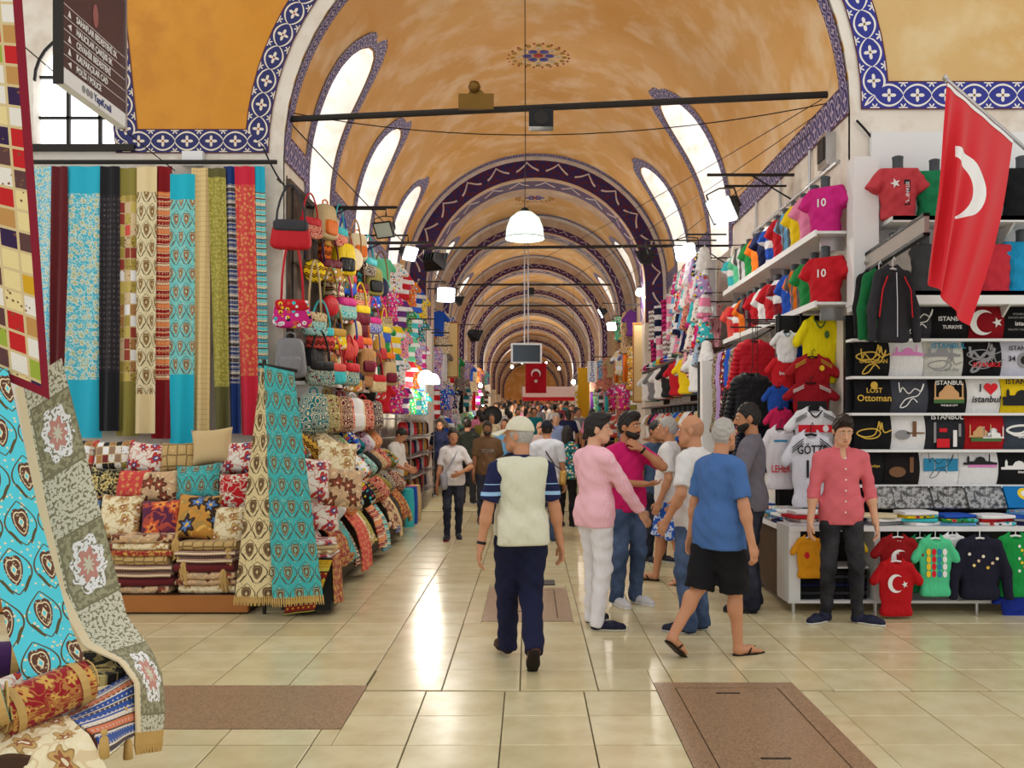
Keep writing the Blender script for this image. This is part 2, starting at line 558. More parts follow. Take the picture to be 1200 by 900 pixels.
# --- flat textiles patterned along their own uv (metres)
def textile(name, kind, c0, c1, c2, c3=None, s=1.0, plain_ends=None, rough=.8):
    t = NT(name)
    u0 = t.uv((s, s))
    x, y, _ = t.xyz(u0)
    c3 = c3 or c1
    if kind == 'tulip':       # ogee lattice with tulips / pomegranates
        p, q = t.math('MULTIPLY', x, 5.8), t.math('MULTIPLY', y, 4.0)
        row = t.math('FLOOR', q)
        fx = t.math('SUBTRACT', frac(t, t.math('ADD', p, t.math('MULTIPLY', row, .5))), .5)
        fy = t.math('SUBTRACT', frac(t, q), .5)
        rr = t.math('SQRT', t.math('ADD', t.math('MULTIPLY', t.math('POWER', fx, 2), 1.6), t.math('POWER', t.math('ADD', fy, t.math('MULTIPLY', t.math('ABSOLUTE', fx), .5)), 2)))
        ogee = t.math('ABSOLUTE', t.math('SUBTRACT', t.math('ABSOLUTE', fx), t.math('MULTIPLY', t.math('ABSOLUTE', t.math('COSINE', t.math('MULTIPLY', fy, PI))), .46)))
        small = t.vor(u0, 32.0)
        col = t.mix(t.lt(small, .22), c0, c2)
        col = t.mix(t.lt(ogee, .025), col, c3)
        lx = t.math('SUBTRACT', t.math('ABSOLUTE', fx), .26); ly = t.math('SUBTRACT', fy, .30)
        leaf = t.math('ADD', t.math('POWER', t.math('DIVIDE', t.math('ADD', lx, t.math('MULTIPLY', ly, .7)), .05), 2), t.math('POWER', t.math('DIVIDE', ly, .17), 2))
        col = t.mix(t.lt(leaf, 1.0), col, c3)
        speck = t.lt(t.vor(u0, 60.0), .30)
        col = t.mix(t.lt(rr, .31), col, t.mix(speck, c1, tuple(.5 * a + .5 * b for a, b in zip(c1, c2))))
        col = t.mix(t.lt(t.math('ABSOLUTE', t.math('SUBTRACT', rr, .235)), .014), col, c2)
        sx_ = t.math('ADD', t.math('MULTIPLY', t.math('ABSOLUTE', fx), 1.5), t.math('ABSOLUTE', t.math('ADD', fy, .03)))
        col = t.mix(t.lt(sx_, .13), col, c2)
        col = t.mix(t.lt(sx_, .07), col, c0)
    elif kind == 'floral':
        n = t.noise(u0, 9, 2)
        v2 = t.vec(t.math('ADD', x, t.math('MULTIPLY', n, .08)), t.math('ADD', y, t.math('MULTIPLY', n, .08)))
        vn = t.node('ShaderNodeTexVoronoi', feature='F1'); t.l.new(v2, vn.inputs['Vector']); vn.inputs['Scale'].default_value = 9.0; vn.inputs['Randomness'].default_value = .65
        sx, sy, _z = t.xyz(vn.outputs['Position'])
        vx, vy, _z = t.xyz(v2)
        ddx, ddy = t.math('SUBTRACT', vx, sx), t.math('SUBTRACT', vy, sy)
        r = t.math('MULTIPLY', t.math('SQRT', t.math('ADD', t.math('POWER', ddx, 2), t.math('POWER', ddy, 2))), 9.0)
        an = t.math('ADD', t.math('ARCTAN2', ddy, ddx), t.math('MULTIPLY', vn.outputs['Color'], 6.0))
        pet = t.math('MULTIPLY_ADD', t.math('COSINE', t.math('MULTIPLY', an, 6.0)), .09, .27)
        d2 = t.vor(v2, 33.0)
        curl = t.lt(t.math('ABSOLUTE', t.math('SUBTRACT', t.noise(v2, 17, 1), .5)), .035)
        col = t.mix(t.lt(d2, .30), c0, c2)
        col = t.mix(curl, col, t.mix(.5, c1, c2))
        col = t.mix(t.lt(r, t.math('ADD', pet, .05)), col, tuple(.6 * k for k in c1))
        col = t.mix(t.lt(r, pet), col, c1)
        col = t.mix(t.lt(r, t.math('MULTIPLY', pet, .55)), col, c3)
        col = t.mix(t.lt(r, .06), col, c2)
    elif kind == 'hex':
        d = t.vor(t.uv((s, s * .8)), 14.0, 'DISTANCE_TO_EDGE', 0.15)
        d1 = t.vor(t.uv((s, s * .8)), 14.0, 'F1', 0.15)
        col = t.mix(t.lt(d, .07), c0, c1)
        col = t.mix(t.lt(d1, .13), col, c2)
    elif kind == 'patch':
        fx, fy = t.math('FLOOR', t.math('MULTIPLY', x, 11.0)), t.math('FLOOR', t.math('MULTIPLY', y, 8.0))
        r = t.white(t.vec(fx, fy, 3.0))
        col = t.ramp(r, [(0, c0), (.22, c1), (.4, c2), (.55, c3), (.66, C('white')), (.78, C('tan')), (.88, C('coral')), (.94, C('olive'))], 'CONSTANT')
        ex = t.math('ABSOLUTE', t.math('SUBTRACT', frac(t, t.math('MULTIPLY', x, 11.0)), .5)); ey = t.math('ABSOLUTE', t.math('SUBTRACT', frac(t, t.math('MULTIPLY', y, 8.0)), .5))
        col = t.mix(t.gt(t.math('MAXIMUM', ex, ey), .45), col, C('beige'))
        d = t.vor(u0, 30.0)
        col = t.mix(t.math('MULTIPLY', t.lt(d, .25), t.gt(frac(t, t.math('MULTIPLY', r, 7.0)), .5)), col, C('brown'))
    elif kind == 'kilim':
        zig = t.math('MULTIPLY', t.math('PINGPONG', t.math('MULTIPLY', x, 14.0), .5), .05)
        f = frac(t, t.math('MULTIPLY', t.math('ADD', y, 0.0), 3.9))
        col = t.ramp(f, [(0, c0), (.16, c2), (.19, c0), (.24, c2), (.36, c1), (.40, c3), (.60, c1), (.64, c2), (.68, c0), (.88, c2), (.92, c1)], 'CONSTANT')
        dx = t.math('ABSOLUTE', t.math('SUBTRACT', frac(t, t.math('MULTIPLY', x, 22.0)), .5)); dy = t.math('ABSOLUTE', t.math('SUBTRACT', frac(t, t.math('MULTIPLY', y, 22.0)), .5))
        dia = t.math('ADD', dx, dy)
        col = t.mix(t.lt(dia, .22), col, c2)
        col = t.mix(t.lt(dia, .10), col, c0)
    elif kind == 'plain':
        w = t.noise(t.uv((1, 14)), 6, 3)
        col = t.mix(t.math('MULTIPLY', w, .5), c0, c1)
    elif kind == 'medallion':
        f = t.math('MULTIPLY', y, 1.75)
        fx = t.math('SUBTRACT', x, .17); fy = t.math('DIVIDE', t.math('SUBTRACT', frac(t, f), .5), 1.75)
        pan = t.math('MULTIPLY', t.lt(t.math('ABSOLUTE', fy), .16), t.lt(t.math('ABSOLUTE', fx), .115))
        rr = t.math('SQRT', t.math('ADD', t.math('POWER', t.math('MULTIPLY', fx, 1.25), 2), t.math('POWER', t.math('MULTIPLY', fy, .85), 2)))
        an = t.math('ARCTAN2', fy, fx)
        pet = t.math('ADD', rr, t.math('MULTIPLY', t.math('COSINE', t.math('MULTIPLY', an, 8.0)), .010))
        speck = t.gt(t.noise(u0, 70, 2), .54)
        col = t.mix(speck, c0, c1)
        col = t.mix(pan, col, t.mix(t.gt(t.noise(u0, 45, 2), .5), c1, c3))
        edge = t.math('MULTIPLY', pan, t.gt(t.math('MAXIMUM', t.math('SUBTRACT', t.math('ABSOLUTE', fy), .045), t.math('ABSOLUTE', fx)), .106))
        col = t.mix(edge, col, c1)
        col = t.mix(t.lt(pet, .10), col, t.mix(t.gt(t.noise(u0, 60, 2), .55), C('white'), c1))
        col = t.mix(t.lt(pet, .055), col, c2)
        col = t.mix(t.lt(pet, .025), col, c0)
        col = t.mix(t.lt(x, .045), col, C('cream'))
    if plain_ends:            # plain cloth in the end zones (metres of v): (start, end, colour)
        a, b, pc = plain_ends
        sel = t.math('MAXIMUM', t.lt(y, a * s), t.gt(y, b * s))
        col = t.mix(sel, col, pc)
    h = t.math('ADD', t.math('MULTIPLY', t.noise(t.uv((7, 1.2)), 1.5, 2), .9), t.math('MULTIPLY', t.noise(u0, 180, 1), .12))
    return t.done(col, rough, h, .35, spec=.25, bdist=.015, sheen=.1)

# --- painted tile borders, u along in band widths, v across 0..1
def border_mat(name, ground, line, heart, edge, dens=1.0):
    t = NT(name)
    x, v, _ = t.xyz(t.uv())
    u = t.math('MULTIPLY', x, dens)
    fu = t.math('SUBTRACT', frac(t, u), .5); fv = t.math('SUBTRACT', v, .5)
    lens = t.math('MULTIPLY', t.math('POWER', t.math('ABSOLUTE', t.math('COSINE', t.math('MULTIPLY', fu, PI))), .6), .37)
    ln = t.math('ABSOLUTE', t.math('SUBTRACT', t.math('ABSOLUTE', fv), lens))
    r = t.math('SQRT', t.math('ADD', t.math('POWER', t.math('MULTIPLY', fu, .95), 2), t.math('POWER', fv, 2)))
    an = t.math('ARCTAN2', fv, fu)
    petal = t.math('ADD', .15, t.math('MULTIPLY', t.math('COSINE', t.math('MULTIPLY', an, 4.0)), .085))
    g = t.mix(t.math('MULTIPLY', t.noise(t.uv((dens, 1)), 3.0), .5), ground, tuple(c * .45 for c in ground))
    # corner leaves
    cu = t.math('SUBTRACT', .5, t.math('ABSOLUTE', fu)); cv = t.math('SUBTRACT', .44, t.math('ABSOLUTE', fv))
    r2 = t.math('SQRT', t.math('ADD', t.math('POWER', cu, 2), t.math('POWER', cv, 2)))
    an2 = t.math('ARCTAN2', cv, cu)
    leaf = t.math('ADD', .10, t.math('MULTIPLY', t.math('COSINE', t.math('MULTIPLY', an2, 6.0)), .07))
    col = t.mix(t.lt(r2, leaf), g, line)
    col = t.mix(t.lt(ln, .035), col, line)
    col = t.mix(t.lt(r, petal), col, line)
    col = t.mix(t.lt(r, .045), col, heart)
    col = t.mix(t.gt(t.math('ABSOLUTE', fv), .455), col, edge)
    return t.done(col, .45, t.noise(t.uv((3, 3)), 8), .1, spec=.4)

BLUE = s2l((30, 34, 104)); CREAM = s2l((226, 214, 196)); MAROON = s2l((84, 20, 48)); GRYB = s2l((92, 88, 150))
M_BORD = border_mat('flower_tile', BLUE, CREAM, s2l((150, 50, 30)), MAROON, 1.0)
M_BORD_R = border_mat('bright_flower_tile', s2l((34, 44, 150)), s2l((232, 228, 222)), s2l((120, 90, 40)), MAROON, 1.0)
M_THIN = border_mat('arabesque_tile', s2l((44, 38, 118)), s2l((196, 186, 204)), s2l((130, 40, 60)), MAROON, 1.7)

def rib_mat(name):
    t = NT(name)
    x, v, _ = t.xyz(t.uv())
    fu = t.math('SUBTRACT', frac(t, x), .5)
    wav = t.math('ADD', .40, t.math('MULTIPLY', t.math('POWER', t.math('ABSOLUTE', t.math('MULTIPLY', fu, 2.0)), 2.0), .45))
    d = t.math('ABSOLUTE', t.math('SUBTRACT', v, wav))
    red = t.gt(t.noise(t.uv((5, 3)), 2.2, 2), .52)
    col = t.mix(red, s2l((34, 34, 96)), s2l((92, 22, 46)))
    col = t.mix(t.math('MULTIPLY', t.lt(d, .05), t.gt(t.math('ABSOLUTE', fu), .12)), col, s2l((218, 205, 196)))
    col = t.mix(t.gt(t.math('ABSOLUTE', t.math('SUBTRACT', v, .5)), .46), col, s2l((206, 176, 140)))
    return t.done(col, .5, t.noise(t.uv((4, 4)), 5), .1)
M_RIB = rib_mat('rib_painting')

def plaster(name, c0, c1, c2, scale=.55, rough=.75):
    t = NT(name)
    v = t.uv(coord='Object')
    n = t.noise(v, scale, 5, .6); n2 = t.noise(v, scale * 3.1, 4); 
    col = t.mix(t.ramp(n, [(.35, (0, 0, 0)), (.65, (1, 1, 1))]), c0, c1)
    col = t.mix(t.ramp(n2, [(.47, (0, 0, 0)), (.68, (.9, .9, .9))]), col, c2)
    return t.done(col, rough, t.noise(v, 14, 4), .12, spec=.25)
M_VAULT = plaster('ochre_plaster', s2l((218, 164, 92)), s2l((228, 184, 124)), s2l((236, 208, 168)), .6)
M_PANEL_L = plaster('ochre_panel_plaster', s2l((204, 138, 46)), s2l((214, 150, 62)), s2l((196, 132, 54)), .8)
M_PANEL_R = plaster('sand_panel_plaster', s2l((206, 166, 104)), s2l((214, 182, 128)), s2l((220, 196, 150)), .8)
M_WHITE = plaster('white_plaster', s2l((232, 226, 216)), s2l((222, 212, 200)), s2l((208, 194, 178)), 1.2)
M_GREYRIB = plaster('tan_rib_plaster', s2l((196, 168, 140)), s2l((184, 156, 132)), s2l((210, 188, 164)), 1.0)
M_GAPSHADE = plaster('bag_gap_shade', s2l((92, 78, 66)), s2l((70, 58, 50)), s2l((110, 96, 84)), 1.2)

def floor_mat():
    t = NT('cream_floor_tile')
    r = t.rnd()
    v = t.uv(coord='Object')
    c = t.mix(r, s2l((220, 210, 172)), s2l((206, 193, 152)))
    c = t.mix(t.ramp(t.noise(v, 4.0, 4), [(.4, (0, 0, 0)), (.8, (.7, .7, .7))]), c, s2l((186, 166, 122)))
    rough = t.math('MULTIPLY_ADD', t.noise(v, 7.0, 3), .16, .12)
    return t.done(c, rough, t.noise(v, 2.0, 2), .04, spec=.5)
M_TILE = floor_mat()
M_GROUT = plain('dark_grout', s2l((92, 84, 62)), .9)
def granite():
    t = NT('brown_granite')
    v = t.uv(coord='Object')
    c = t.mix(t.ramp(t.noise(v, 90, 2), [(.4, (0, 0, 0)), (.6, (1, 1, 1))]), s2l((170, 140, 108)), s2l((124, 98, 74)))
    c = t.mix(t.math('MULTIPLY', t.noise(v, 3, 4), .5), c, s2l((140, 110, 84)))
    return t.done(c, .38, t.noise(v, 40), .06, spec=.4)
M_GRANITE = granite()

M_BLACK = plain('black_metal', (.012, .012, .014), .45, .3)
M_IRON = plain('dark_iron', (.03, .026, .024), .55, .4)
M_STEEL = plain('brushed_steel', (.55, .55, .57), .3, .9, bump=.05)
M_WHITEP = plain('white_paint', (.78, .79, .80), .4, bump=.04, var=.03)
M_WOOD = plain('warm_wood', s2l((176, 112, 56)), .45, var=.4, bs=20)
M_GOLD = plain('aged_gold', s2l((130, 96, 40)), .4, .6, var=.5)
M_DARKW = plain('dark_wood', s2l((70, 44, 30)), .5, var=.4)
M_GLASSW = plain('milk_glass', s2l((214, 232, 224)), .2)
M_FLAGR = cloth_oc('flag_cloth')
M_PWHITE = plain('white_print', (.82, .82, .82), .7, var=.02, bump=.05)
M_PGOLD = plain('gold_print', s2l((214, 176, 70)), .6, var=.05, bump=.05)
M_PRED = plain('red_print', s2l((210, 26, 40)), .7, var=.02, bump=.05)
M_PBLACK = plain('black_print', (.012, .012, .014), .7, var=.02, bump=.05)
M_PBLUE = plain('blue_print', s2l((40, 130, 170)), .7, var=.02, bump=.05)
M_PGREEN = plain('green_print', s2l((70, 110, 60)), .7, var=.02, bump=.05)
M_PYEL = plain('yellow_print', s2l((236, 200, 40)), .7, var=.02, bump=.05)
M_PGREY = plain('grey_print', s2l((140, 140, 144)), .7, var=.02, bump=.05)
M_PBROWN = plain('brown_print', s2l((120, 84, 56)), .7, var=.02, bump=.05)
M_PPINK = plain('pink_print', s2l((214, 130, 190)), .7, var=.02, bump=.05)
M_PTAN = plain('tan_print', s2l((206, 160, 110)), .7, var=.02, bump=.05)
M_LAMP = emit('lamp_glow', (1.0, .97, .92), 18.0)
M_BULB = emit('warm_lamp_glow', (1.0, .93, .78), 7.0)
M_PANE = emit('daylight_pane', (.94, .97, 1.0), 1.7)
# ---------------------------------------------------------------- floor
floor_o = MB().box(-9, 9, -1.5, 18, -.12, 0).build('floor', M_GROUT)
tag(floor_o, 'polished cream tile floor of the bazaar crossing and aisle', None, kind='structure')
m = MB()
m.quad((-4, 18, 0), (4, 18, 0), (4, 54.8, 1.25), (-4, 54.8, 1.25)); m.quad((-4, 54.8, 1.25), (4, 54.8, 1.25), (4, YEND, 1.25), (-4, YEND, 1.25))
m.quad((-4, YEND, 1.1), (4, YEND, 1.1), (4, 18, -.15), (-4, 18, -.15))
fs = m.build('floor_slope', M_TILE)
tag(fs, 'rising far stretch of the tiled aisle floor', None, kind='structure')

TS, GAP, TT = 0.492, 0.0035, 0.012
hx = TS / 2 - GAP
tm = MB().box(-hx, hx, -hx, hx, 0, TT - .003)
tb = .004
tm.v += [(-hx + tb, -hx + tb, TT), (hx - tb, -hx + tb, TT), (hx - tb, hx - tb, TT), (-hx + tb, hx - tb, TT)]
tm.f.pop(1); tm.uv.pop(1); tm.mi.pop(1)
tm.face((8, 9, 10, 11)); tm.face((4, 5, 9, 8)); tm.face((5, 7, 10, 9)); tm.face((7, 6, 11, 10)); tm.face((6, 4, 8, 11))
tile_me = tm.mesh('tile', [M_TILE])
SLABS = [(.80, 1.69, 4.30, 6.10), (-2.55, -1.03, 5.18, 6.03), (-.40, .37, 7.98, 9.6)]
field = MB()
ntile = 0
def lay(ix0, x_phase, Y):
    global ntile
    for i in range(-22, 23):
        X = x_phase + (i + .5) * TS
        hit = [q for q in SLABS if q[0] < X + hx and q[1] > X - hx and q[2] < Y + hx and q[3] > Y - hx]
        if hit:      # cut tile pieces around the granite
            a, b, c, d = hit[0]
            x0, x1, y0, y1 = X - hx, X + hx, Y - hx, Y + hx
            for r in ((x0, min(x1, a - GAP), y0, y1), (max(x0, b + GAP), x1, y0, y1), (max(x0, a), min(x1, b), y0, min(y1, c - GAP)), (max(x0, a), min(x1, b), max(y0, d + GAP), y1)):
                if r[1] - r[0] > .012 and r[3] - r[2] > .012:
                    MB().box(r[0], r[1], r[2], r[3], 0, TT).build('tile', M_TILE, floor_o)
            continue
        inview = -640 / FOC * Y - .3 < X < 600 / FOC * Y + .3 and Y > 4.4 and (Y < 8.7 or -2.1 < X < 2.6)
        if inview and ntile < 300:
            link('tile', tile_me, None, floor_o, loc=(X, Y, 0)); ntile += 1
        elif abs(X) < 8.5 and (Y < 9 or -2.5 < X < 3):
            field.box(X - hx, X + hx, Y - hx, Y + hx, 0, TT)
Y = 5.91 - TS / 2
rows = []
while Y > -1.2:
    rows.append((Y, -.15)); Y -= TS
Y = 5.935 + TS / 2
while Y < 17.8:
    rows.append((Y, -.057)); Y += TS
for Y, ph in sorted(rows, key=lambda r: abs(r[0] - 4.7)):
    lay(0, ph, Y)
tf = field.build('tile_field', M_TILE, floor_o); tf['kind'] = 'stuff'

def slab(i, a, b, c, d, label, inner=True):
    t = thing('floor_slab', label, 'floor slab', (0, 0, 0), group='brown granite floor slabs')
    fr = .12 if inner else 0
    if inner:
        MB().box(a, b, c, c + fr, 0.0, .016).box(a, b, d - fr, d, 0, .016).box(a, a + fr, c + fr, d - fr, 0, .016).box(b - fr, b, c + fr, d - fr, 0, .016).build('slab_frame', M_GRANITE, t)
        MB().box(a + fr + .008, b - fr - .008, c + fr + .008, d - fr - .008, 0, .0145).build('lid', M_GRANITE, t)
        for yy in (d - fr - .12, c + fr + .30):
            MB().box((a + b) / 2 - .09, (a + b) / 2 + .06, yy - .01, yy + .01, .012, .017).build('lifting_slot', M_IRON, t)
    else:
        MB().box(a, b, c, d, 0, .016).build('stone', M_GRANITE, t)
slab(0, *SLABS[0], 'large framed brown granite access cover in the foreground')
slab(1, *SLABS[1], 'plain brown granite slab beside the table of folded textiles', False)
slab(2, *SLABS[2], 'framed brown granite cover under the walking man in the cap')
MB().box(.12, .27, 9.75, 10.05, .006, .02).build('drain_plate', M_IRON)
dp = bpy.data.objects['drain_plate']; tag(dp, 'small dark metal drain plate set in the aisle floor', 'drain')

# ---------------------------------------------------------------- vault with slit windows
def vpt(s, Y, off=0.0):
    """s = arc length from the left springing line; off = towards the inside"""
    if s < 0:
        return (WL + off, Y, ZS + s)
    if s > PI * R:
        return (WR - off, Y, ZS - (s - PI * R))
    a = s / R
    return (AX - (R - off) * math.cos(a), Y, ZS + (R - off) * math.sin(a))
SLO, SHI = -1.0, PI * R + 1.0
def yfront(s):
    t = min(max((s / (PI * R) - .29) / .15, 0), 1)
    return YL + (YR - YL) * t

def win_outline(side, y0, y1, s0, s1, grow_=0.0, n=10):
    """slit with a round head, in (s, Y); side 0 = left springing, 1 = right"""
    y0 -= grow_; y1 += grow_; s1 += grow_
    r = (y1 - y0) / 2; yc = (y0 + y1) / 2
    e = s1 - r * 1.25
    pts = [(s0 + (e - s0) * k / 9, y0) for k in range(10)]
    for k in range(1, n):
        a = PI * k / n
        pts.append((s1 - r * 1.25 + r * 1.25 * math.sin(a), yc - r * math.cos(a)))
    pts += [(e + (s0 - e) * k / 9, y1) for k in range(10)]
    if side:
        pts = [(PI * R - s, y) for s, y in pts]
    return pts

RIBS = [(21, 22.6), (27, 28.2), (33.5, 34.7), (40, 41.2), (47, 48.2), (55, 56.2), (64, 65.2), (75, 76.2), (87, 88.2)]
WINS = [(0, 11.85, 13.05, -.45, 2.05), (0, 14.95, 16.2, -.45, 1.95), (0, 18.4, 19.6, -.45, 1.85), (1, 14.45, 15.85, -.35, 2.40), (1, 18.1, 19.4, -.35, 2.25)]
BAYS = [(None, 21)] + [(RIBS[i][1], RIBS[i + 1][0]) for i in range(len(RIBS) - 1)] + [(RIBS[-1][1], YEND)]
for b0, b1 in BAYS[1:6]:
    L = (b1 - b0)
    for side in (0, 1):
        WINS.append((side, b0 + L * .18, b0 + L * .38, -.45, 2.1)); WINS.append((side, b0 + L * .62, b0 + L * .82, -.45, 2.1))

def inside(p, poly):
    c = False
    for i in range(len(poly)):
        (x1, y1), (x2, y2) = poly[i], poly[i - 1]
        if (y1 > p[1]) != (y2 > p[1]) and p[0] < (x2 - x1) * (p[1] - y1) / (y2 - y1 + 1e-12) + x1:
            c = not c
    return c

first_win = None
for bi, (b0, b1) in enumerate(BAYS):
    wins = [w for w in WINS if w[1] > (b0 or 0) and w[2] < b1]
    polys = [win_outline(*w) for w in wins]
    ns = 44
    S = sorted(set([SLO + (SHI - SLO) * i / ns for i in range(ns + 1)] + [0.0, PI * R]))
    pts, edges = [], []
    ny = 10 if bi == 0 else 5
    for i, s in enumerate(S):
        f0 = yfront(s) if b0 is None else b0
        for j in range(ny + 1):
            pts.append((s, f0 + (b1 - f0) * j / ny))
    pts = [p for p in pts if not any(inside(p, q) for q in polys)]
    for q in polys:
        base = len(pts); pts += q
        edges += [(base + i, base + (i + 1) % len(q)) for i in range(len(q))]
    vo, eo, fo, *_ = delaunay_2d_cdt([Vector(p) for p in pts], edges, [], 0, 1e-5)
    keep = []
    for f in fo:
        c = sum((vo[i] for i in f), Vector((0, 0))) / len(f)
        sp = max(vo[i].x for i in f) - min(vo[i].x for i in f)
        if sp < 2.0 and (b0 is not None or c.y > yfront(c.x) - .01 or .27 < c.x / (PI * R) < .46 and c.y > YL - 1.2) and not any(inside(c, q) for q in polys):
            keep.append(f)
    mm = MB(); mm.v = [vpt(p.x, p.y) for p in vo]
    for f in keep:
        cs = sum(vo[i].x for i in f) / len(f)
        mm.face(f, None, 1 if cs < -.03 or cs > PI * R + .03 else 0)
    vo_ = mm.build('vault_ceiling', [M_VAULT, M_WHITE], smooth=True, weld='open')
    tag(vo_, 'ochre plastered barrel vault, bay %s along the aisle' % ORD[bi], None, kind='structure')
    # embrasures, panes, borders
    for w, q in zip(wins, polys):
        win = thing('window_%d' % (WINS.index(w) + 1), 'white slit window, %s on the %s side of vault bay %s' % (ORD[sum(1 for v in wins if v[0] == w[0] and v[1] < w[1])], ('textile', 'jersey')[w[0]], ORD[bi]), None)
        win['kind'] = 'structure'
        e = MB()
        for i in range(len(q) - 1):
            a, b = q[i], q[i + 1]
            e.quad(vpt(*a), vpt(*b), vpt(*b, -.45), vpt(*a, -.45))
        a, b = q[-1], q[0]
        e.quad(vpt(*a), vpt(*b), vpt(*b, -.45), vpt(*a, -.45))
        e.build('reveal', M_WHITE, win, weld='open')
        pn = MB(); pn.v = [vpt(s, y, -.44) for s, y in q]
        n = len(q)
        for i in range(n // 2 - 0):
            j = n - 1 - i
            if i + 1 < j - 1 or i + 1 == j - 1:
                pn.face((i, i + 1, j - 1, j) if i + 1 != j - 1 else (i, i + 1, j))
        pn.build('pane', M_PANE, win, weld='open')
        # tile border around the slit
        bw = .27 if bi == 0 else .22
        qo = win_outline(*w, grow_=bw, n=10); qi = win_outline(*w, grow_=.02, n=10)
        bm_ = MB(); L = 0.0
        for i in range(len(qo) - 1):
            sub = 2
            for k in range(sub):
                t0, t1 = k / sub, (k + 1) / sub
                lerp = lambda A, B, t: (A[0] + (B[0] - A[0]) * t, A[1] + (B[1] - A[1]) * t)
                a0, a1 = lerp(qi[i], qi[i + 1], t0), lerp(qi[i], qi[i + 1], t1)
                c0, c1 = lerp(qo[i], qo[i + 1], t0), lerp(qo[i], qo[i + 1], t1)
                d = math.hypot(c1[0] - c0[0], c1[1] - c0[1]) / bw
                bm_.quad(vpt(*a0, .012), vpt(*c0, .012), vpt(*c1, .012), vpt(*a1, .012), [(L, 0), (L, 1), (L + d, 1), (L + d, 0)])
                L += d
        bm_.build('tile_border', M_THIN, win, weld='open')

def band(name, fn, mat, parent=None, n=24, mi=0):
    """fn(t) -> (inner point, outer point); u in band widths"""
    b = MB(); L = 0.0; prev = None; bw_ = .2
    for i in range(n + 1):
        a, c = fn(i / n)
        a, c = Vector(a), Vector(c)
        if prev:
            w_ = max((c - a).length, .01); m0, m1 = (prev[0] + prev[1]) / 2, (a + c) / 2; dr = (m1 - m0).normalized()
            o_ = lambda q, mm_: (q - mm_).dot(dr) / bw_
            bw_ = bw_ if i > 1 else abs(((c - a) - dr * (c - a).dot(dr)).length)
            d = (m1 - m0).length / bw_
            b.quad(prev[0], prev[1], c, a, [(L + o_(prev[0], m0), 0), (L + o_(prev[1], m0), 1), (L + d + o_(c, m1), 1), (L + d + o_(a, m1), 0)]); L += d
        prev = (a, c)
    return b.build(name, mat, parent, weld='open')

# springing-line borders between the slits, and the border along the front edge
nb = nb_l = 0
for side in (0, 1):
    nb_l = nb if side else 0
    for bi, (b0, b1) in enumerate(BAYS[:6]):
        stops = [yfront(0 if side == 0 else PI * R) if b0 is None else b0]
        for w in sorted([w for w in WINS if w[0] == side and w[1] > (b0 or 0) and w[2] < b1], key=lambda w: w[1]):
            stops += [w[1] - .2, w[2] + .2]
        stops.append(b1)
        for k in range(0, len(stops), 2):
            y0, y1 = stops[k], stops[k + 1]
            if y1 - y0 < .1:
                continue
            sg = (lambda s: s) if side == 0 else (lambda s: PI * R - s)
            nb += 1
            o = band('trim_%d' % nb, lambda t: (vpt(sg(-.06), y0 + (y1 - y0) * t, .014), vpt(sg(.27), y0 + (y1 - y0) * t, .014)), M_THIN, n=6)
            tag(o, 'blue and white arabesque tile band along the vault springing line, %s stretch %s' % (('textile side', 'jersey side')[side], ORD[nb - 1 if side == 0 else nb - nb_l - 1]), None, kind='structure')
o = band('trim_%d' % (nb + 1), lambda t: (vpt(t * PI * R, yfront(t * PI * R) + .02, .016), vpt(t * PI * R, yfront(t * PI * R) + .24, .016)), M_THIN, n=48)
tag(o, 'blue and white arabesque tile band along the front edge of the vault', None, kind='structure'); nb += 2

# ribs
for i, (r0, r1) in enumerate(RIBS):
    ri = R - .48
    root = thing('rib_arch', 'painted transverse rib arch of the vault, %s from the crossing' % ORD[i], None); root['kind'] = 'structure'
    def arc(rad, Y):
        p = [(AX - rad, Y, 3.9)] + [(AX - rad * math.cos(PI * k / 40), Y, ZS + rad * math.sin(PI * k / 40)) for k in range(41)] + [(AX + rad, Y, 3.9)]
        return p
    face_m = M_RIB if i == 0 else M_GREYRIB
    def strip(name, A, B, mat, du):
        b = MB(); L = 0
        for k in range(len(A) - 1):
            d = (Vector(A[k + 1]) - Vector(A[k])).length / du
            b.quad(A[k], B[k], B[k + 1], A[k + 1], [(L, 1), (L, 0), (L + d, 0), (L + d, 1)]); L += d
        b.build(name, mat, root, weld='open')
    strip('rib_face', arc(R - .06, r0), arc(ri, r0), face_m, .72)
    if i:
        strip('rib_face_band', arc(ri + .20, r0 - .012), arc(ri + .02, r0 - .012), M_RIB, .34)
    strip('rib_edge', arc(R + .02, r0 - .03), arc(R - .08, r0 - .03), M_WHITE, .4)
    strip('rib_soffit', arc(ri, r0), arc(ri, r0 + (r1 - r0) * .12), M_GREYRIB, .3)
    strip('rib_soffit_painting', arc(ri, r0 + (r1 - r0) * .12), arc(ri, r0 + (r1 - r0) * .6), M_RIB, .6)
    strip('rib_soffit', arc(ri, r0 + (r1 - r0) * .6), arc(ri, r1), M_GREYRIB, .3)
    strip('rib_face', arc(ri, r1), arc(R, r1), M_GREYRIB, .3)
    strip('rib_border', arc(R - .005, r0 - .28), arc(R - .005, r0 - .05), M_THIN, .23)
    for sx in (-1, 1):
        xa, xb = (WL - .02, AX - ri) if sx < 0 else (AX + ri, WR + .02)
        MB().box(xa, xb, r0, r1, ground(r0) - .1, 3.9).build('pier', M_WHITE, root)

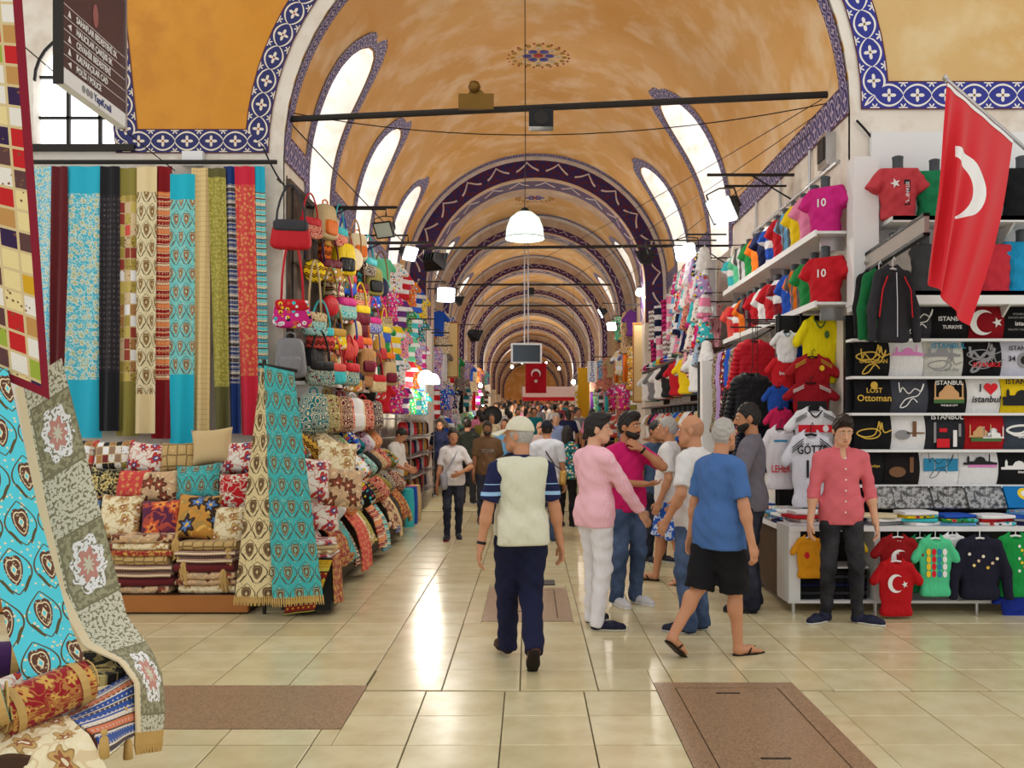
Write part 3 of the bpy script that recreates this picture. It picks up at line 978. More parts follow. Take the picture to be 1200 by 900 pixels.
# side walls of the aisle
for nm, xa, xb, y0 in (('wall_left', WL - .25, WL, YL), ('wall_right', WR, WR + .25, YR)):
    o = MB().box(xa, xb, y0 + .06, YEND, -.1, ZS - 1.0).build(nm, M_WHITE)
    tag(o, 'white plaster side wall behind the %s stalls' % ('bag' if xa < 0 else 'jersey'), None, kind='structure')
o = MB().box(-4, 4, YEND, YEND + .2, 0, 9).build('wall_end', M_VAULT)
tag(o, 'dim wall closing the far end of the aisle', None, kind='structure')

# front walls of the crossing: flat plaster with the arch of the vault cut out
def front_wall(name, side, Y, mat, hole=None, depth=.05):
    s = -1 if side == 0 else 1
    arc_ = [(AX + s * R * math.cos(PI * k / 32), ZS + R * math.sin(PI * k / 32)) for k in range(17)]
    outer = [(AX + s * R, 0.0)] + arc_ + [(AX, 9.2), (s * 9.0, 9.2), (s * 9.0, 0.0)]
    pts = [Vector(p) for p in outer]; ed = [(i, (i + 1) % len(pts)) for i in range(len(pts))]
    if hole:
        b = len(pts); pts += [Vector(p) for p in hole]; ed += [(b + i, b + (i + 1) % len(hole)) for i in range(len(hole))]
    vo, eo, fo, *_ = delaunay_2d_cdt(pts, ed, [], 0, 1e-5)
    mm = MB(); mm.v = [(p.x, Y, p.y) for p in vo]
    for f in fo:
        c = sum((vo[i] for i in f), Vector((0, 0))) / 3
        if inside(c, outer) and not (hole and inside(c, hole)):
            mm.face(f)
    for loop in ([outer] + ([hole] if hole else [])):
        for i in range(len(loop)):
            a, b = loop[i - 1], loop[i]
            dd = depth if loop is outer else .3
            mm.quad((a[0], Y, a[1]), (b[0], Y, b[1]), (b[0], Y + dd, b[1]), (a[0], Y + dd, a[1]))
    o = mm.build(name, mat, weld='open')
    return o
hole = [(-5.55, 4.78), (-4.45, 4.78), (-4.45, 5.52)] + [(-5.0 + .55 * math.cos(PI * k / 14), 5.52 + .55 * math.sin(PI * k / 14)) for k in range(1, 14)] + [(-5.55, 5.52)]
o = front_wall('wall_front', 0, YL, M_WHITE, hole); tag(o, 'white plaster pier wall behind the hanging textile runners', None, kind='structure')
o = front_wall('wall_front', 1, YR, M_WHITE, None); tag(o, 'white plaster pier wall behind the printed T-shirt stall', None, kind='structure')
wroot = thing('window_40', 'arched white-lit window with dark glazing bars beside the street sign', None); wroot['kind'] = 'structure'
pm = MB().box(-5.6, -4.4, YL + .17, YL + .2, 4.7, 6.15).build('pane', M_PANE, wroot)
for x in (-5.22, -4.86):
    MB().box(x - .018, x + .018, YL + .12, YL + .16, 4.78, 6.02).build('glazing_bar', M_IRON, wroot)
for z in (5.14, 5.6):
    MB().box(-5.55, -4.45, YL + .12, YL + .16, z - .014, z + .014).build('glazing_bar', M_IRON, wroot)
MB().tube([(p[0], YL + .02, p[1]) for p in hole[2:]], .022, 6).build('arch_frame', M_IRON, wroot)
MB().box(-5.6, -4.4, YL - .06, YL + .2, 4.72, 4.79).build('window_sill', M_IRON, wroot)

# painted panels with flower-tile borders on the pier walls
def panel(side, Y, mat, bmat, path_out, path_in, fill, label):
    root = thing('trim_%d' % (60 + side), label, None); root['kind'] = 'structure'
    mm = MB(); mm.v = [(x, Y - .006, z) for x, z in fill]; mm.face(list(range(len(fill)))); 
    mm.build('painted_panel', mat, root, weld='open')
    for nm, po, pi_ in zip(('tile_border',) * 3, path_out, path_in):
        n = len(po)
        def fn(t):
            f = t * (n - 1); i = min(int(f), n - 2); f -= i
            A = [po[i][k] * (1 - f) + po[i + 1][k] * f for k in (0, 1)]; B = [pi_[i][k] * (1 - f) + pi_[i + 1][k] * f for k in (0, 1)]
            return (A[0], Y - .014, A[1]), (B[0], Y - .014, B[1])
        band(nm, fn, bmat, root, n=max(n - 1, 1) * 3)
BW = .27
def arcx(z, g):     # x of the arch edge grown by g at height z
    rr = R + g
    return math.sqrt(max(rr * rr - max(z - ZS, 0) ** 2, 0))
zs = [4.70 + i * .25 for i in range(11)]
zi = [4.70 + BW] + [4.70 + BW + i * .223 for i in range(1, 11)]
# left pier
xl0 = -4.62
Lo = [(AX - arcx(z, .16), z) for z in zs]; Li = [(AX - arcx(z, .16 + BW), z) for z in zi]
Ro = [(xl0 - .10 * (z - 4.7) , z) for z in zs]; Ri = [(xl0 + BW - .10 * (z - 4.7), z) for z in zi]
Bo = [Ro[0], Lo[0]]; Bi = [Ri[0], Li[0]]
panel(0, YL, M_PANEL_L, M_BORD, [Lo, Ro, Bo], [Li, Ri, Bi], Ri + Li[::-1], 'ochre wall panel framed by navy flower tiles on the textile pier')
# right pier
zs = [4.66 + i * .25 for i in range(11)]; zi = [4.66 + BW] + [4.66 + BW + i * .223 for i in range(1, 11)]
Lo = [(AX + arcx(z, .10), z) for z in zs]; Li = [(AX + arcx(z, .10 + BW), z) for z in zi]
Bo = [Lo[0], (7.0, 4.66)]; Bi = [Li[0], (7.0, 4.66 + BW)]
panel(1, YR, M_PANEL_R, M_BORD_R, [Lo, Bo], [Li, Bi], Li + [(7.0, Li[-1][1]), (7.0, Li[0][1])], 'sand coloured wall panel framed by bright blue flower tiles above the flag')

# ceiling rosettes, painted roundels made of raised petals
def rosette(Y, r, label):
    root = thing('ceiling_rosette', label, 'rosette', (AX, Y, ZS + R - .012))
    def ring(rad, n, pr, mat, nm):
        for k in range(n):
            a = 2 * PI * k / n
            MB().lathe([(0.001, -.006), (pr * .7, -.006), (pr, 0), (pr, .008)], 8).build(nm, mat, root, loc=(rad * math.cos(a), rad * math.sin(a), -abs(rad * math.cos(a)) ** 2 / (2 * R)))
    M1 = plain('rosette_blue', s2l((90, 92, 170)), .7); M2 = plain('rosette_gold', s2l((176, 138, 60)), .7); M3 = plain('rosette_red', s2l((170, 60, 50)), .7); M4 = plain('rosette_pale', s2l((226, 206, 170)), .7)
    ring(0, 1, r * .16, M3, 'heart'); ring(r * .36, 6, r * .15, M1, 'petal'); ring(r * .36, 6, r * .07, M4, 'petal_eye'); ring(r * .62, 8, r * .12, M4, 'petal'); ring(r * .62, 8, r * .06, M2, 'petal_eye')
    ring(r * .84, 16, r * .085, M2, 'scroll'); ring(r * .98, 22, r * .04, M3, 'scroll')
rosette(15.2, .50, 'painted blue and gold ceiling rosette in the first vault bay')
rosette(24.8, .5, 'painted rosette on the second vault bay ceiling')
# ---------------------------------------------------------------- garment and goods prototypes (meshes shared by their copies)
def both(f):
    return [f(-1), f(1)]
def proto_form(h=.012):      # T-shirt worn by a half-torso form, base at z = 0, facing -Y
    P = [ell((0, 0, .28), (.152, .098, .20), .05), cap((-.115, .01, .418), (.115, .01, .418), .050, .050, .05), cap((-.055, 0, -.02), (-.055, 0, .20), .098, .090, .06), cap((.055, 0, -.02), (.055, 0, .20), .098, .090, .06)]
    P += both(lambda s: cap((s * .135, .01, .408), (s * .225, -.015, .25), .052, .066, .025, True))
    return sdf_mesh(P, h, [((0, 0, .0), (0, 0, -1)), ((0, 0, .455), (0, -.2, 1))], 'shirt', .0055, 27)
def proto_hung(h=.012, lump=.004):        # T-shirt on a hanger, top at z = 0
    P = [ell((0, 0, -.30), (.215, .050, .34), .04), cap((-.16, 0, -.07), (.16, 0, -.07), .034, .034, .05), cap((-.15, 0, -.58), (.15, 0, -.58), .05, .05, .08)]
    P += both(lambda s: cap((s * .17, 0, -.085), (s * .285, -.005, -.235), .045, .055, .03))
    return sdf_mesh(P, h, [((0, 0, -.62), (0, 0, -1))], 'shirt', lump, 16, carve=[((0, -.03, -.01), (.075, .07, .055))])
def proto_long(h=.012, quilt=False, L=-.62):
    P = [ell((0, 0, -.30), (.20, .065, .33), .05), cap((-.16, 0, -.075), (.16, 0, -.075), .045, .045, .05), cap((-.13, 0, L + .05), (.13, 0, L + .05), .065, .065, .08)]
    P += both(lambda s: cap((s * .17, 0, -.10), (s * .255, -.01, -.36), .056, .052, .03))
    P += both(lambda s: cap((s * .255, -.01, -.36), (s * .27, -.03, -.60), .052, .042, .03))
    if quilt:
        P = [cap((-.15, 0, z), (.15, 0, z), .075, .075, .008) for z in np.arange(-.60, -.08, .062)]
        for s in (-1, 1):
            for i in range(9):
                P.append(ell((s * (.20 + .012 * i), -.01, -.13 - i * .056), (.062, .06, .036), .008))
        P.append(cap((-.08, .01, -.05), (.08, .01, -.05), .055, .055, .02))
    return sdf_mesh(P, h, [((0, 0, L), (0, 0, -1))], 'jacket', .003, 18, carve=[((0, -.04, .0), (.06, .06, .06))])
def proto_dress(h=.02):
    P = [ell((0, 0, -.25), (.18, .05, .26), .05), cap((-.12, 0, -.06), (.12, 0, -.06), .03, .03, .05), cap((0, 0, -.40), (0, 0, -.80), .13, .15, .1), cap((-.12, 0, -.95), (.12, 0, -.95), .09, .09, .1)]
    return sdf_mesh(P, h, [((0, 0, -1.0), (0, 0, -1)), ((0, .085, 0), (0, 1, 0)), ((0, -.085, 0), (0, -1, 0))], 'dress', .01, 22)
ME_FORM, ME_HUNG, ME_LONG, ME_PUFF, ME_DRESS = proto_form(), proto_hung(), proto_long(), proto_long(quilt=True), proto_dress()
ME_HUNG_LO, ME_FORM_LO = proto_hung(.026, .006), proto_form(.024)
for me in (ME_FORM, ME_HUNG, ME_LONG, ME_PUFF, ME_DRESS, ME_HUNG_LO, ME_FORM_LO):
    me.materials.append(M_OC)
ME_NECK = MB().lathe([(.052, .43), (.045, .47), (.046, .53), (.05, .55), (.03, .56), (.001, .56)], 14).mesh('neck', [plain('form_grey', s2l((70, 76, 82)), .5)], smooth=True)
ME_HOOK = MB().tube([(-.19, 0, -.07), (-.1, 0, -.035), (0, 0, -.02), (.1, 0, -.035), (.19, 0, -.07)], .011, 6).tube([(0, 0, -.02), (0, 0, .05), (.02, 0, .075), (.035, 0, .05)], .005, 6).mesh('hanger', [M_WHITEP])

def garment(me, mat, col, loc, rotz, name, label, cat, group, scale=1.0, hook=False, neck=False, tilt=0.0, prints=None, hookmat=None):
    t = thing(name, label, cat, loc, rotz, group)
    t.scale = (scale,) * 3 if not hasattr(scale, '__len__') else scale
    t.rotation_euler[0] = tilt
    link({'form': 'shirt'}.get(name, 'fabric_body'), me, mat, t, color=col)
    if hook:
        link('hanger', ME_HOOK, hookmat, t)
    if neck:
        link('neck', ME_NECK, None, t)
    for p in prints or []:
        p(t)
    return t
def single(me, mat, col, loc, rot, name, label, cat, group, scale=1.0):
    o = link(name, me, mat, None, loc=loc, rot=rot if hasattr(rot, '__len__') else (0, 0, rot), scale=scale, color=col)
    return tag(o, label, cat, group)

# --- flat prints
def crescent_pts(r=.1, n=26, off=.32, r2=.80):
    a0 = math.acos(max(-1, min(1, (off * off + 1 - r2 * r2) / (2 * off))))
    P = [(r * math.cos(a), r * math.sin(a)) for a in np.linspace(a0, 2 * PI - a0, n)]
    b0 = math.atan2(math.sin(a0), math.cos(a0) - off)
    P += [(r * (off + r2 * math.cos(a)), r * r2 * math.sin(a)) for a in np.linspace(2 * PI - b0, b0, n)]
    return P
def star_pts(r=.04, rot=PI):
    return [((r if k % 2 == 0 else r * .4) * math.cos(rot + PI * k / 5), (r if k % 2 == 0 else r * .4) * math.sin(rot + PI * k / 5)) for k in range(10)]
def heart_pts(r=.05):
    return [(r * .062 * 16 * math.sin(t) ** 3, r * .062 * (13 * math.cos(t) - 5 * math.cos(2 * t) - 2 * math.cos(3 * t) - math.cos(4 * t))) for t in np.linspace(0, 2 * PI, 24, endpoint=False)]
def disc_pts(rx, rz, n=18):
    return [(rx * math.cos(2 * PI * k / n), rz * math.sin(2 * PI * k / n)) for k in range(n)]
def mosque_pts(w=.2, h=.12):
    P = [(-w / 2, 0)]
    def minaret(x, hh):
        return [(x - .006, 0.02), (x - .006, hh), (x, hh + .025), (x + .006, hh), (x + .006, 0.02)]
    P += minaret(-w * .45, h * .9) + [(-w * .33, .02), (-w * .33, h * .35)]
    P += [(w * .16 * math.cos(a) - w * .17, h * .35 + h * .18 * math.sin(a)) for a in np.linspace(PI, PI * .35, 5)]
    P += [(w * .2 * math.cos(a), h * .5 + h * .4 * math.sin(a)) for a in np.linspace(PI, 0, 9)]
    P += [(w * .16 * math.cos(a) + w * .17, h * .35 + h * .18 * math.sin(a)) for a in np.linspace(PI * .65, 0, 5)]
    P += [(w * .33, h * .35), (w * .33, .02)] + minaret(w * .45, h * .9) + [(w / 2, 0)]
    return P
_DEC = {}
def decal(key, pts, mat, parent, x, z, y=-.1, name='print', rotx=0.0, roty=0.0, s=1.0):
    k = (key, mat.name)
    if k not in _DEC:
        _DEC[k] = MB().poly(pts, .003).mesh(name, [mat])
    return link(name, _DEC[k], None, parent, loc=(x, y, z), rot=(rotx, roty, 0), scale=s)
def lettering(body, size, mat, parent, x, z, y=-.1, squeeze=1.0, rotx=0.0, roty=0.0, shear=0.0):
    return link('lettering', text_mesh(body, size, .0015, 'CENTER', mat, squeeze, shear), None, parent, loc=(x, y, z), rot=(rotx, roty, 0))
def squiggle(key, pts, r, mat, parent, x, z, y=-.1):
    k = (key, mat.name)
    if k not in _DEC:
        q = [np.array(p) for p in pts]; fine = []
        for i in range(len(q) - 1):
            p0, p1, p2, p3 = q[max(i - 1, 0)], q[i], q[i + 1], q[min(i + 2, len(q) - 1)]
            for t in (0, .25, .5, .75):
                fine.append(.5 * (2 * p1 + (p2 - p0) * t + (2 * p0 - 5 * p1 + 4 * p2 - p3) * t * t + (3 * p1 - p0 - 3 * p2 + p3) * t ** 3))
        fine.append(q[-1])
        _DEC[k] = MB().tube([(p[0], 0, p[1]) for p in fine], r, 5).mesh('print', [mat])
    return link('print', _DEC[k], None, parent, loc=(x, y, z), scale=(1, .35, 1))

# --- cushions: pinched corners, fat middle
def cushion_mesh(name, mat, w=.42, h=.42, t=.15, n=15):
    u = np.linspace(-1, 1, n)
    U, V = np.meshgrid(u, u, indexing='ij')
    pin = 1 - .10 * (U ** 2 + V ** 2 - U ** 2 * V ** 2) + .10 * (U * V) ** 2
    X = U * pin * w / 2; Z = V * pin * h / 2
    T = t / 2 * ((1 - U ** 4) * (1 - V ** 4)) ** .55
    m = MB()
    UV = np.stack([X + .5, Z + .5], axis=2)
    m.grid(np.stack([X, -T, Z], axis=2), UV); m.grid(np.stack([X, T, Z], axis=2), UV, flip=True)
    return m.mesh(name, [mat], smooth=True, weld=True)

# --- folded cloth: a stack of soft layers with a rounded front fold
def folded_mesh(name, mat, w=.36, d=.28, h=.05):
    n = 10
    prof = []
    for k in range(n + 1):
        a = PI / 2 + PI * k / n
        prof.append((-d / 2 + h / 2 + h / 2 * math.cos(a), h / 2 + h / 2 * math.sin(a)))
    prof += [(d / 2, 0), (d / 2, h * .42), (d / 2 - .02, h * .46), (d / 2, h * .54), (d / 2, h)]
    P = np.array([[(x, y + .004 * math.sin(9 * x), z + .003 * math.sin(14 * x + y * 9)) for (y, z) in prof + [prof[0]]] for x in np.linspace(-w / 2, w / 2, 7)])
    m = MB()
    L = np.concatenate([[0], np.cumsum(np.linalg.norm(np.diff(P[0], axis=0), axis=1))])
    UV = np.stack([np.repeat(P[:, :1, 0], P.shape[1], 1), np.repeat(L[None], len(P), 0)], axis=2)
    m.grid(P, UV)
    for e, fl in ((0, False), (len(P) - 1, True)):
        b = len(m.v); m.v += [tuple(map(float, q)) for q in P[e][:-1]]
        idx = list(range(b, len(m.v)))
        m.face(idx if fl else idx[::-1])
    return m.mesh(name, [mat], smooth='auto', weld=True)

# --- bags
def bag_meshes():
    out = {}
    def tap(P, a=.25):
        P = P.copy(); k = 1 - a * (P[..., 2] / .13); P[..., 0] *= k; return P
    out['pouch'] = superell('bag_body', M_OC, .45, .6, 20, 12, (.17, .06, .13), lambda P: tap(P, .14))
    out['flap'] = superell('flap', M_OC, .4, .5, 16, 8, (.155, .065, .055))
    out['tall'] = superell('bag_body', M_OC, .4, .5, 20, 12, (.15, .09, .20), lambda P: tap(P, .1))
    out['pocket'] = superell('front_pocket', M_OC, .4, .45, 14, 8, (.11, .035, .085))
    out['round'] = superell('bag_body', M_OC, 1.0, .9, 20, 12, (.14, .055, .14))
    out['strap'] = MB().tube([(-.13, 0, .06)] + [(-.13 + .26 * t, 0, .08 + .36 * math.sin(PI * t) ** .6) for t in np.linspace(.06, .94, 11)] + [(.13, 0, .06)], .011, 6).mesh('strap', [M_LEA], smooth=True)
    out['strap_long'] = MB().tube([(-.10, 0, .06)] + [(-.10 + .20 * t, 0, .08 + .62 * math.sin(PI * t) ** .5) for t in np.linspace(.06, .94, 11)] + [(.10, 0, .06)], .012, 6).mesh('strap', [M_LEA], smooth=True)
    out['handle'] = MB().tube([(-.05, 0, .19), (-.045, 0, .24), (0, 0, .26), (.045, 0, .24), (.05, 0, .19)], .01, 6).mesh('handle', [M_LEA], smooth=True)
    return out
BAGM = bag_meshes()
def bag(kind, mat, col, col2, loc, rotz, label, group, scale=1.0):
    t = thing({'pouch': 'shoulder_bag', 'long': 'crossbody_bag', 'tall': 'backpack', 'round': 'round_bag'}[kind], label, 'bag', loc, rotz, group)
    t.scale = (scale,) * 3
    if kind in ('pouch', 'long'):
        drop = -.44 if kind == 'pouch' else -.70
        link('bag_body', BAGM['pouch'], mat, t, loc=(0, 0, drop), color=col)
        link('flap', BAGM['flap'], mat if kind == 'long' else M_LEA, t, loc=(0, -.006, drop + .075), color=col2)
        link('strap', BAGM['strap' if kind == 'pouch' else 'strap_long'], None, t, loc=(0, 0, drop), color=col2)
    elif kind == 'tall':
        link('bag_body', BAGM['tall'], mat, t, loc=(0, 0, -.24), color=col)
        link('front_pocket', BAGM['pocket'], mat, t, loc=(0, -.085, -.31), color=col2)
        link('handle', BAGM['handle'], None, t, loc=(0, 0, -.24), color=col2)
    else:
        link('bag_body', BAGM['round'], mat, t, loc=(0, 0, -.50), color=col)
        link('strap', BAGM['strap'], None, t, loc=(0, 0, -.44), color=col2)
    return t

CAPM = MB()
CAPM.lathe([(.095, 0), (.098, .03), (.085, .075), (.05, .105), (.001, .115)], 14)
P = np.array([[(r * math.sin(a) * 1.0, -r * math.cos(a), .008 - .5 * (r - .09) ** 2 - .1 * abs(math.sin(a)) ** 2 * (r - .09)) for r in (.088, .12, .15, .165)] for a in np.linspace(-1.0, 1.0, 11)])
ME_BRIM = sheet_mesh('brim', P, M_OC, .006)
ME_CROWN = CAPM.mesh('crown', [M_OC], smooth=True)
def hat(col, loc, rotz, label, group):
    t = thing('cap', label, 'hat', loc, rotz, group)
    link('crown', ME_CROWN, None, t, color=col); link('brim', ME_BRIM, None, t, color=col)
    return t

def runner(name, pts_l, pts_r, mat, label, group=None, n=40, wave=.012, wk=10, thick=.006, cat='runner', fringe=None, nu=7, seed=0, uvs=(1, 1)):
    """long cloth between two edge polylines (top to bottom)"""
    rng = random.Random(seed)
    ph = rng.random() * 6
    def samp(P, t):
        P = [Vector(p) for p in P]
        L = [0]
        for a, b in zip(P, P[1:]):
            L.append(L[-1] + (b - a).length)
        d = t * L[-1]
        for i in range(len(P) - 1):
            if d <= L[i + 1] + 1e-9:
                f = (d - L[i]) / max(L[i + 1] - L[i], 1e-9)
                return P[i].lerp(P[i + 1], f)
        return P[-1]
    P = np.zeros((nu, n, 3))
    for j in range(n):
        t = j / (n - 1)
        a, b = samp(pts_l, t), samp(pts_r, t)
        nrm = (b - a).cross(Vector((0, 0, 1)) if abs((b - a).normalized().z) < .8 else Vector((0, 1, 0))).normalized()
        for i in range(nu):
            s = i / (nu - 1)
            q = a.lerp(b, s) + nrm * wave * math.sin(wk * s + ph + 2.0 * t) * (.4 + .6 * t)
            P[i, j] = q
    root = thing(name, label, cat, (0, 0, 0), group=group)
    link('cloth', sheet_mesh('cloth', P, mat, thick, uvs), None, root)
    if fringe:
        m = MB()
        k = 22
        for i in range(k):
            s = i / (k - 1) * (nu - 1); i0 = min(int(s), nu - 2); f = s - i0
            p = Vector(P[i0, -1] * (1 - f) + P[i0 + 1, -1] * f); d = Vector(P[i0, -1] - P[i0, -3]).normalized()
            m.tube([p - d * .01, p + d * .035 + Vector((0, -.004, 0)), p + d * .07 + Vector((.004 * math.sin(i * 3), 0, 0))], [.006, .008, .004], 5)
        m.build('fringe', fringe, root)
    return root
# ---------------------------------------------------------------- left: corner textile stall
M_FRINGE = plain('gold_fringe', s2l((206, 170, 104)), .8, var=.3)
TQ = C('turquoise'); BR = C('brown'); CR = C('cream')
TX = {
    'tq_floral': textile('turquoise_floral_silk', 'floral', s2l((70, 180, 205)), s2l((225, 225, 205)), s2l((150, 220, 230)), s2l((160, 170, 80)), 1.2, (.30, 2.35, s2l((40, 176, 206)))),
    'tq_floral2': textile('sky_floral_silk', 'floral', s2l((90, 190, 220)), s2l((240, 235, 215)), s2l((170, 220, 235)), s2l((110, 170, 110)), 1.6),
    'maroon': textile('maroon_satin', 'plain', s2l((70, 20, 30)), s2l((150, 40, 40)), CR),
    'hexdark': textile('charcoal_lattice_silk', 'hex', s2l((52, 48, 54)), s2l((20, 18, 22)), s2l((120, 108, 100)), None, 1.5, (.32, 2.25, s2l((28, 28, 34)))),
    'patch': textile('olive_patchwork', 'patch', s2l((196, 176, 90)), s2l((170, 150, 70)), s2l((214, 190, 150)), s2l((150, 60, 50)), 1.0, (.30, 2.35, s2l((140, 130, 62)))),
    'tulip_cream': textile('cream_tulip_silk', 'tulip', s2l((226, 214, 176)), s2l((120, 82, 50)), s2l((200, 184, 130)), s2l((90, 70, 44)), 1.25, (.28, 2.5, s2l((226, 206, 160)))),
    'kilim_red': textile('red_kilim_bands', 'kilim', s2l((150, 22, 22)), s2l((200, 90, 50)), s2l((226, 206, 170)), s2l((226, 140, 80)), 1.25, (.28, 2.35, s2l((130, 14, 24)))),
    'tulip_tq': textile('turquoise_tulip_silk', 'tulip', s2l((120, 205, 205)), s2l((130, 84, 54)), s2l((226, 214, 176)), s2l((100, 80, 56)), 1.25, (.28, 2.2, s2l((30, 180, 206)))),
    'gold': textile('champagne_satin', 'hex', s2l((226, 200, 144)), s2l((206, 176, 118)), s2l((226, 200, 144)), None, 1.6),
    'olive': textile('olive_gold_silk', 'floral', s2l((150, 144, 60)), s2l((196, 184, 96)), s2l((126, 122, 48)), s2l((196, 184, 96)), 2.4, (.10, 2.4, s2l((96, 92, 50)))),
    'navyband': textile('navy_band_kilim', 'kilim', s2l((36, 60, 120)), s2l((140, 140, 156)), s2l((216, 206, 190)), s2l((60, 50, 50)), 1.5, (.2, 2.4, s2l((26, 56, 120)))),
    'coral': textile('coral_floral_silk', 'floral', s2l((206, 62, 66)), s2l((226, 120, 90)), s2l((196, 48, 58)), s2l((216, 180, 90)), 1.8, (.2, 2.3, s2l((200, 36, 62)))),
    'tqband': textile('turquoise_brown_kilim', 'kilim', s2l((90, 200, 206)), s2l((86, 44, 36)), s2l((226, 206, 170)), s2l((60, 150, 170)), 1.4, (.28, 2.6, s2l((30, 170, 200)))),
    'run_cream': textile('cream_pomegranate_brocade', 'tulip', s2l((214, 196, 150)), s2l((92, 66, 46)), s2l((150, 130, 90)), s2l((84, 70, 50)), 1.35),
    'run_tq': textile('turquoise_pomegranate_brocade', 'tulip', s2l((60, 170, 172)), s2l((106, 74, 52)), s2l((150, 190, 160)), s2l((90, 80, 56)), 1.35),
    'run_tq2': textile('bright_turquoise_tulip_brocade', 'tulip', s2l((84, 205, 224)), s2l((96, 60, 46)), s2l((226, 214, 176)), s2l((90, 80, 50)), 1.35),
    'rug_grey': textile('grey_medallion_weave', 'medallion', s2l((206, 204, 184)), s2l((126, 122, 96)), s2l((196, 140, 130)), s2l((160, 156, 126)), 1.0),
    'kilim_blue': textile('blue_kilim_cloth', 'kilim', s2l((40, 80, 160)), s2l((70, 50, 44)), s2l((226, 216, 200)), s2l((214, 120, 80)), 1.6),
    'kilim_wine': textile('wine_kilim_cloth', 'kilim', s2l((100, 24, 34)), s2l((196, 150, 100)), s2l((226, 206, 176)), s2l((60, 40, 50)), 2.0),
    'flower_white': textile('white_rosette_cotton', 'floral', s2l((232, 226, 214)), s2l((196, 60, 50)), s2l((232, 226, 214)), s2l((40, 70, 130)), .75),
    'flower_black': textile('black_floral_satin', 'floral', s2l((26, 24, 26)), s2l((214, 196, 130)), s2l((40, 36, 30)), s2l((150, 120, 60)), 1.0),
    'cream_plain': textile('cream_brocade', 'floral', s2l((232, 220, 184)), s2l((196, 160, 100)), s2l((236, 226, 196)), s2l((150, 90, 60)), .8),
    'yellow_dia': textile('yellow_diamond_kilim', 'kilim', s2l((214, 164, 30)), s2l((40, 40, 44)), s2l((226, 200, 80)), s2l((150, 40, 30)), .9),
    'red_silk': textile('red_gold_silk', 'floral', s2l((150, 24, 34)), s2l((206, 160, 80)), s2l((140, 20, 30)), s2l((206, 160, 80)), 1.6),
    'beige_hex': textile('beige_hexagon_cotton', 'hex', s2l((190, 160, 104)), s2l((130, 104, 64)), s2l((206, 180, 130)), None, .8),
    'sunset': textile('sunset_picture_cloth', 'floral', s2l((90, 36, 70)), s2l((206, 90, 60)), s2l((130, 50, 60)), s2l((236, 150, 70)), .5),
    'mosque_gold': textile('golden_city_picture_cloth', 'floral', s2l((196, 140, 60)), s2l((60, 46, 40)), s2l((226, 180, 90)), s2l((90, 130, 190)), .5),
    'ornate': textile('ornate_circle_cloth', 'floral', s2l((206, 170, 130)), s2l((110, 60, 40)), s2l((226, 206, 166)), s2l((150, 70, 50)), .6),
    'patch_bw': textile('black_white_patchwork', 'patch', s2l((30, 30, 34)), s2l((226, 220, 210)), s2l((150, 120, 96)), s2l((120, 40, 44)), 1.5),
    'red_moon': textile('red_white_moon_cloth', 'floral', s2l((190, 24, 34)), s2l((236, 226, 206)), s2l((190, 24, 34)), s2l((190, 24, 34)), .7),
    'plain_beige': textile('plain_beige_linen', 'plain', s2l((206, 180, 134)), s2l((186, 158, 112)), CR),
    'purple': textile('purple_satin', 'plain', s2l((70, 34, 90)), s2l((50, 24, 70)), CR),
}
# wall rail and the row of hanging runners
rail = MB().tube([(-6.6, YL - .16, 4.56), (-2.78, YL - .16, 4.56)], .025, 8).build('hanging_rail', M_IRON)
tag(rail, 'dark iron rail carrying the row of hanging silk runners', 'rail')
SC = [(30, 62, 195, 425, 'tq_floral2', 'pale turquoise floral silk runner hanging nearest the patchwork quilt'),
      (61, 79, 195, 430, 'maroon', 'narrow dark maroon satin runner hanging between two turquoise ones'),
      (78, 119, 195, 513, 'tq_floral', 'wide turquoise runner with white flowers hanging on the rail'),
      (118, 140, 195, 505, 'hexdark', 'charcoal black runner with honeycomb lattice hanging on the rail'),
      (138, 163, 197, 511, 'patch', 'olive patchwork runner with plain ends hanging on the rail'),
      (160, 184, 195, 508, 'tulip_cream', 'cream runner with brown tulips hanging beside the olive patchwork'),
      (180, 202, 195, 514, 'kilim_red', 'red runner with cream kilim bands hanging on the rail'),
      (200, 228, 204, 524, 'tulip_tq', 'turquoise runner with brown tulips and plain turquoise ends'),
      (225, 246, 197, 510, 'gold', 'plain champagne satin runner hanging on the rail'),
      (244, 264, 197, 508, 'olive', 'olive green and gold silk runner hanging on the rail'),
      (262, 277, 195, 508, 'navyband', 'narrow navy runner with white kilim bands hanging on the rail'),
      (275, 298, 195, 510, 'coral', 'coral red floral runner hanging on the rail'),
      (290, 310, 195, 506, 'tqband', 'turquoise and brown banded runner nearest the bag stall')]
for i, (x0, x1, yt, yb, k, lab) in enumerate(SC):
    Yd = YL - .17 - (.035 if i % 2 else 0)
    sl = (random.random() - .5) * .03
    runner('silk_runner', [px(x0, yt, Yd), px(x0 + (8 if i > 8 else -2), yb, Yd - .03)], [px(x1, yt, Yd), px(x1 + (6 if i > 8 else -1), yb, Yd - .03)], TX[k], lab, 'silk runners hung on the wall rail', n=36, wave=.034, wk=9, seed=i, nu=13)
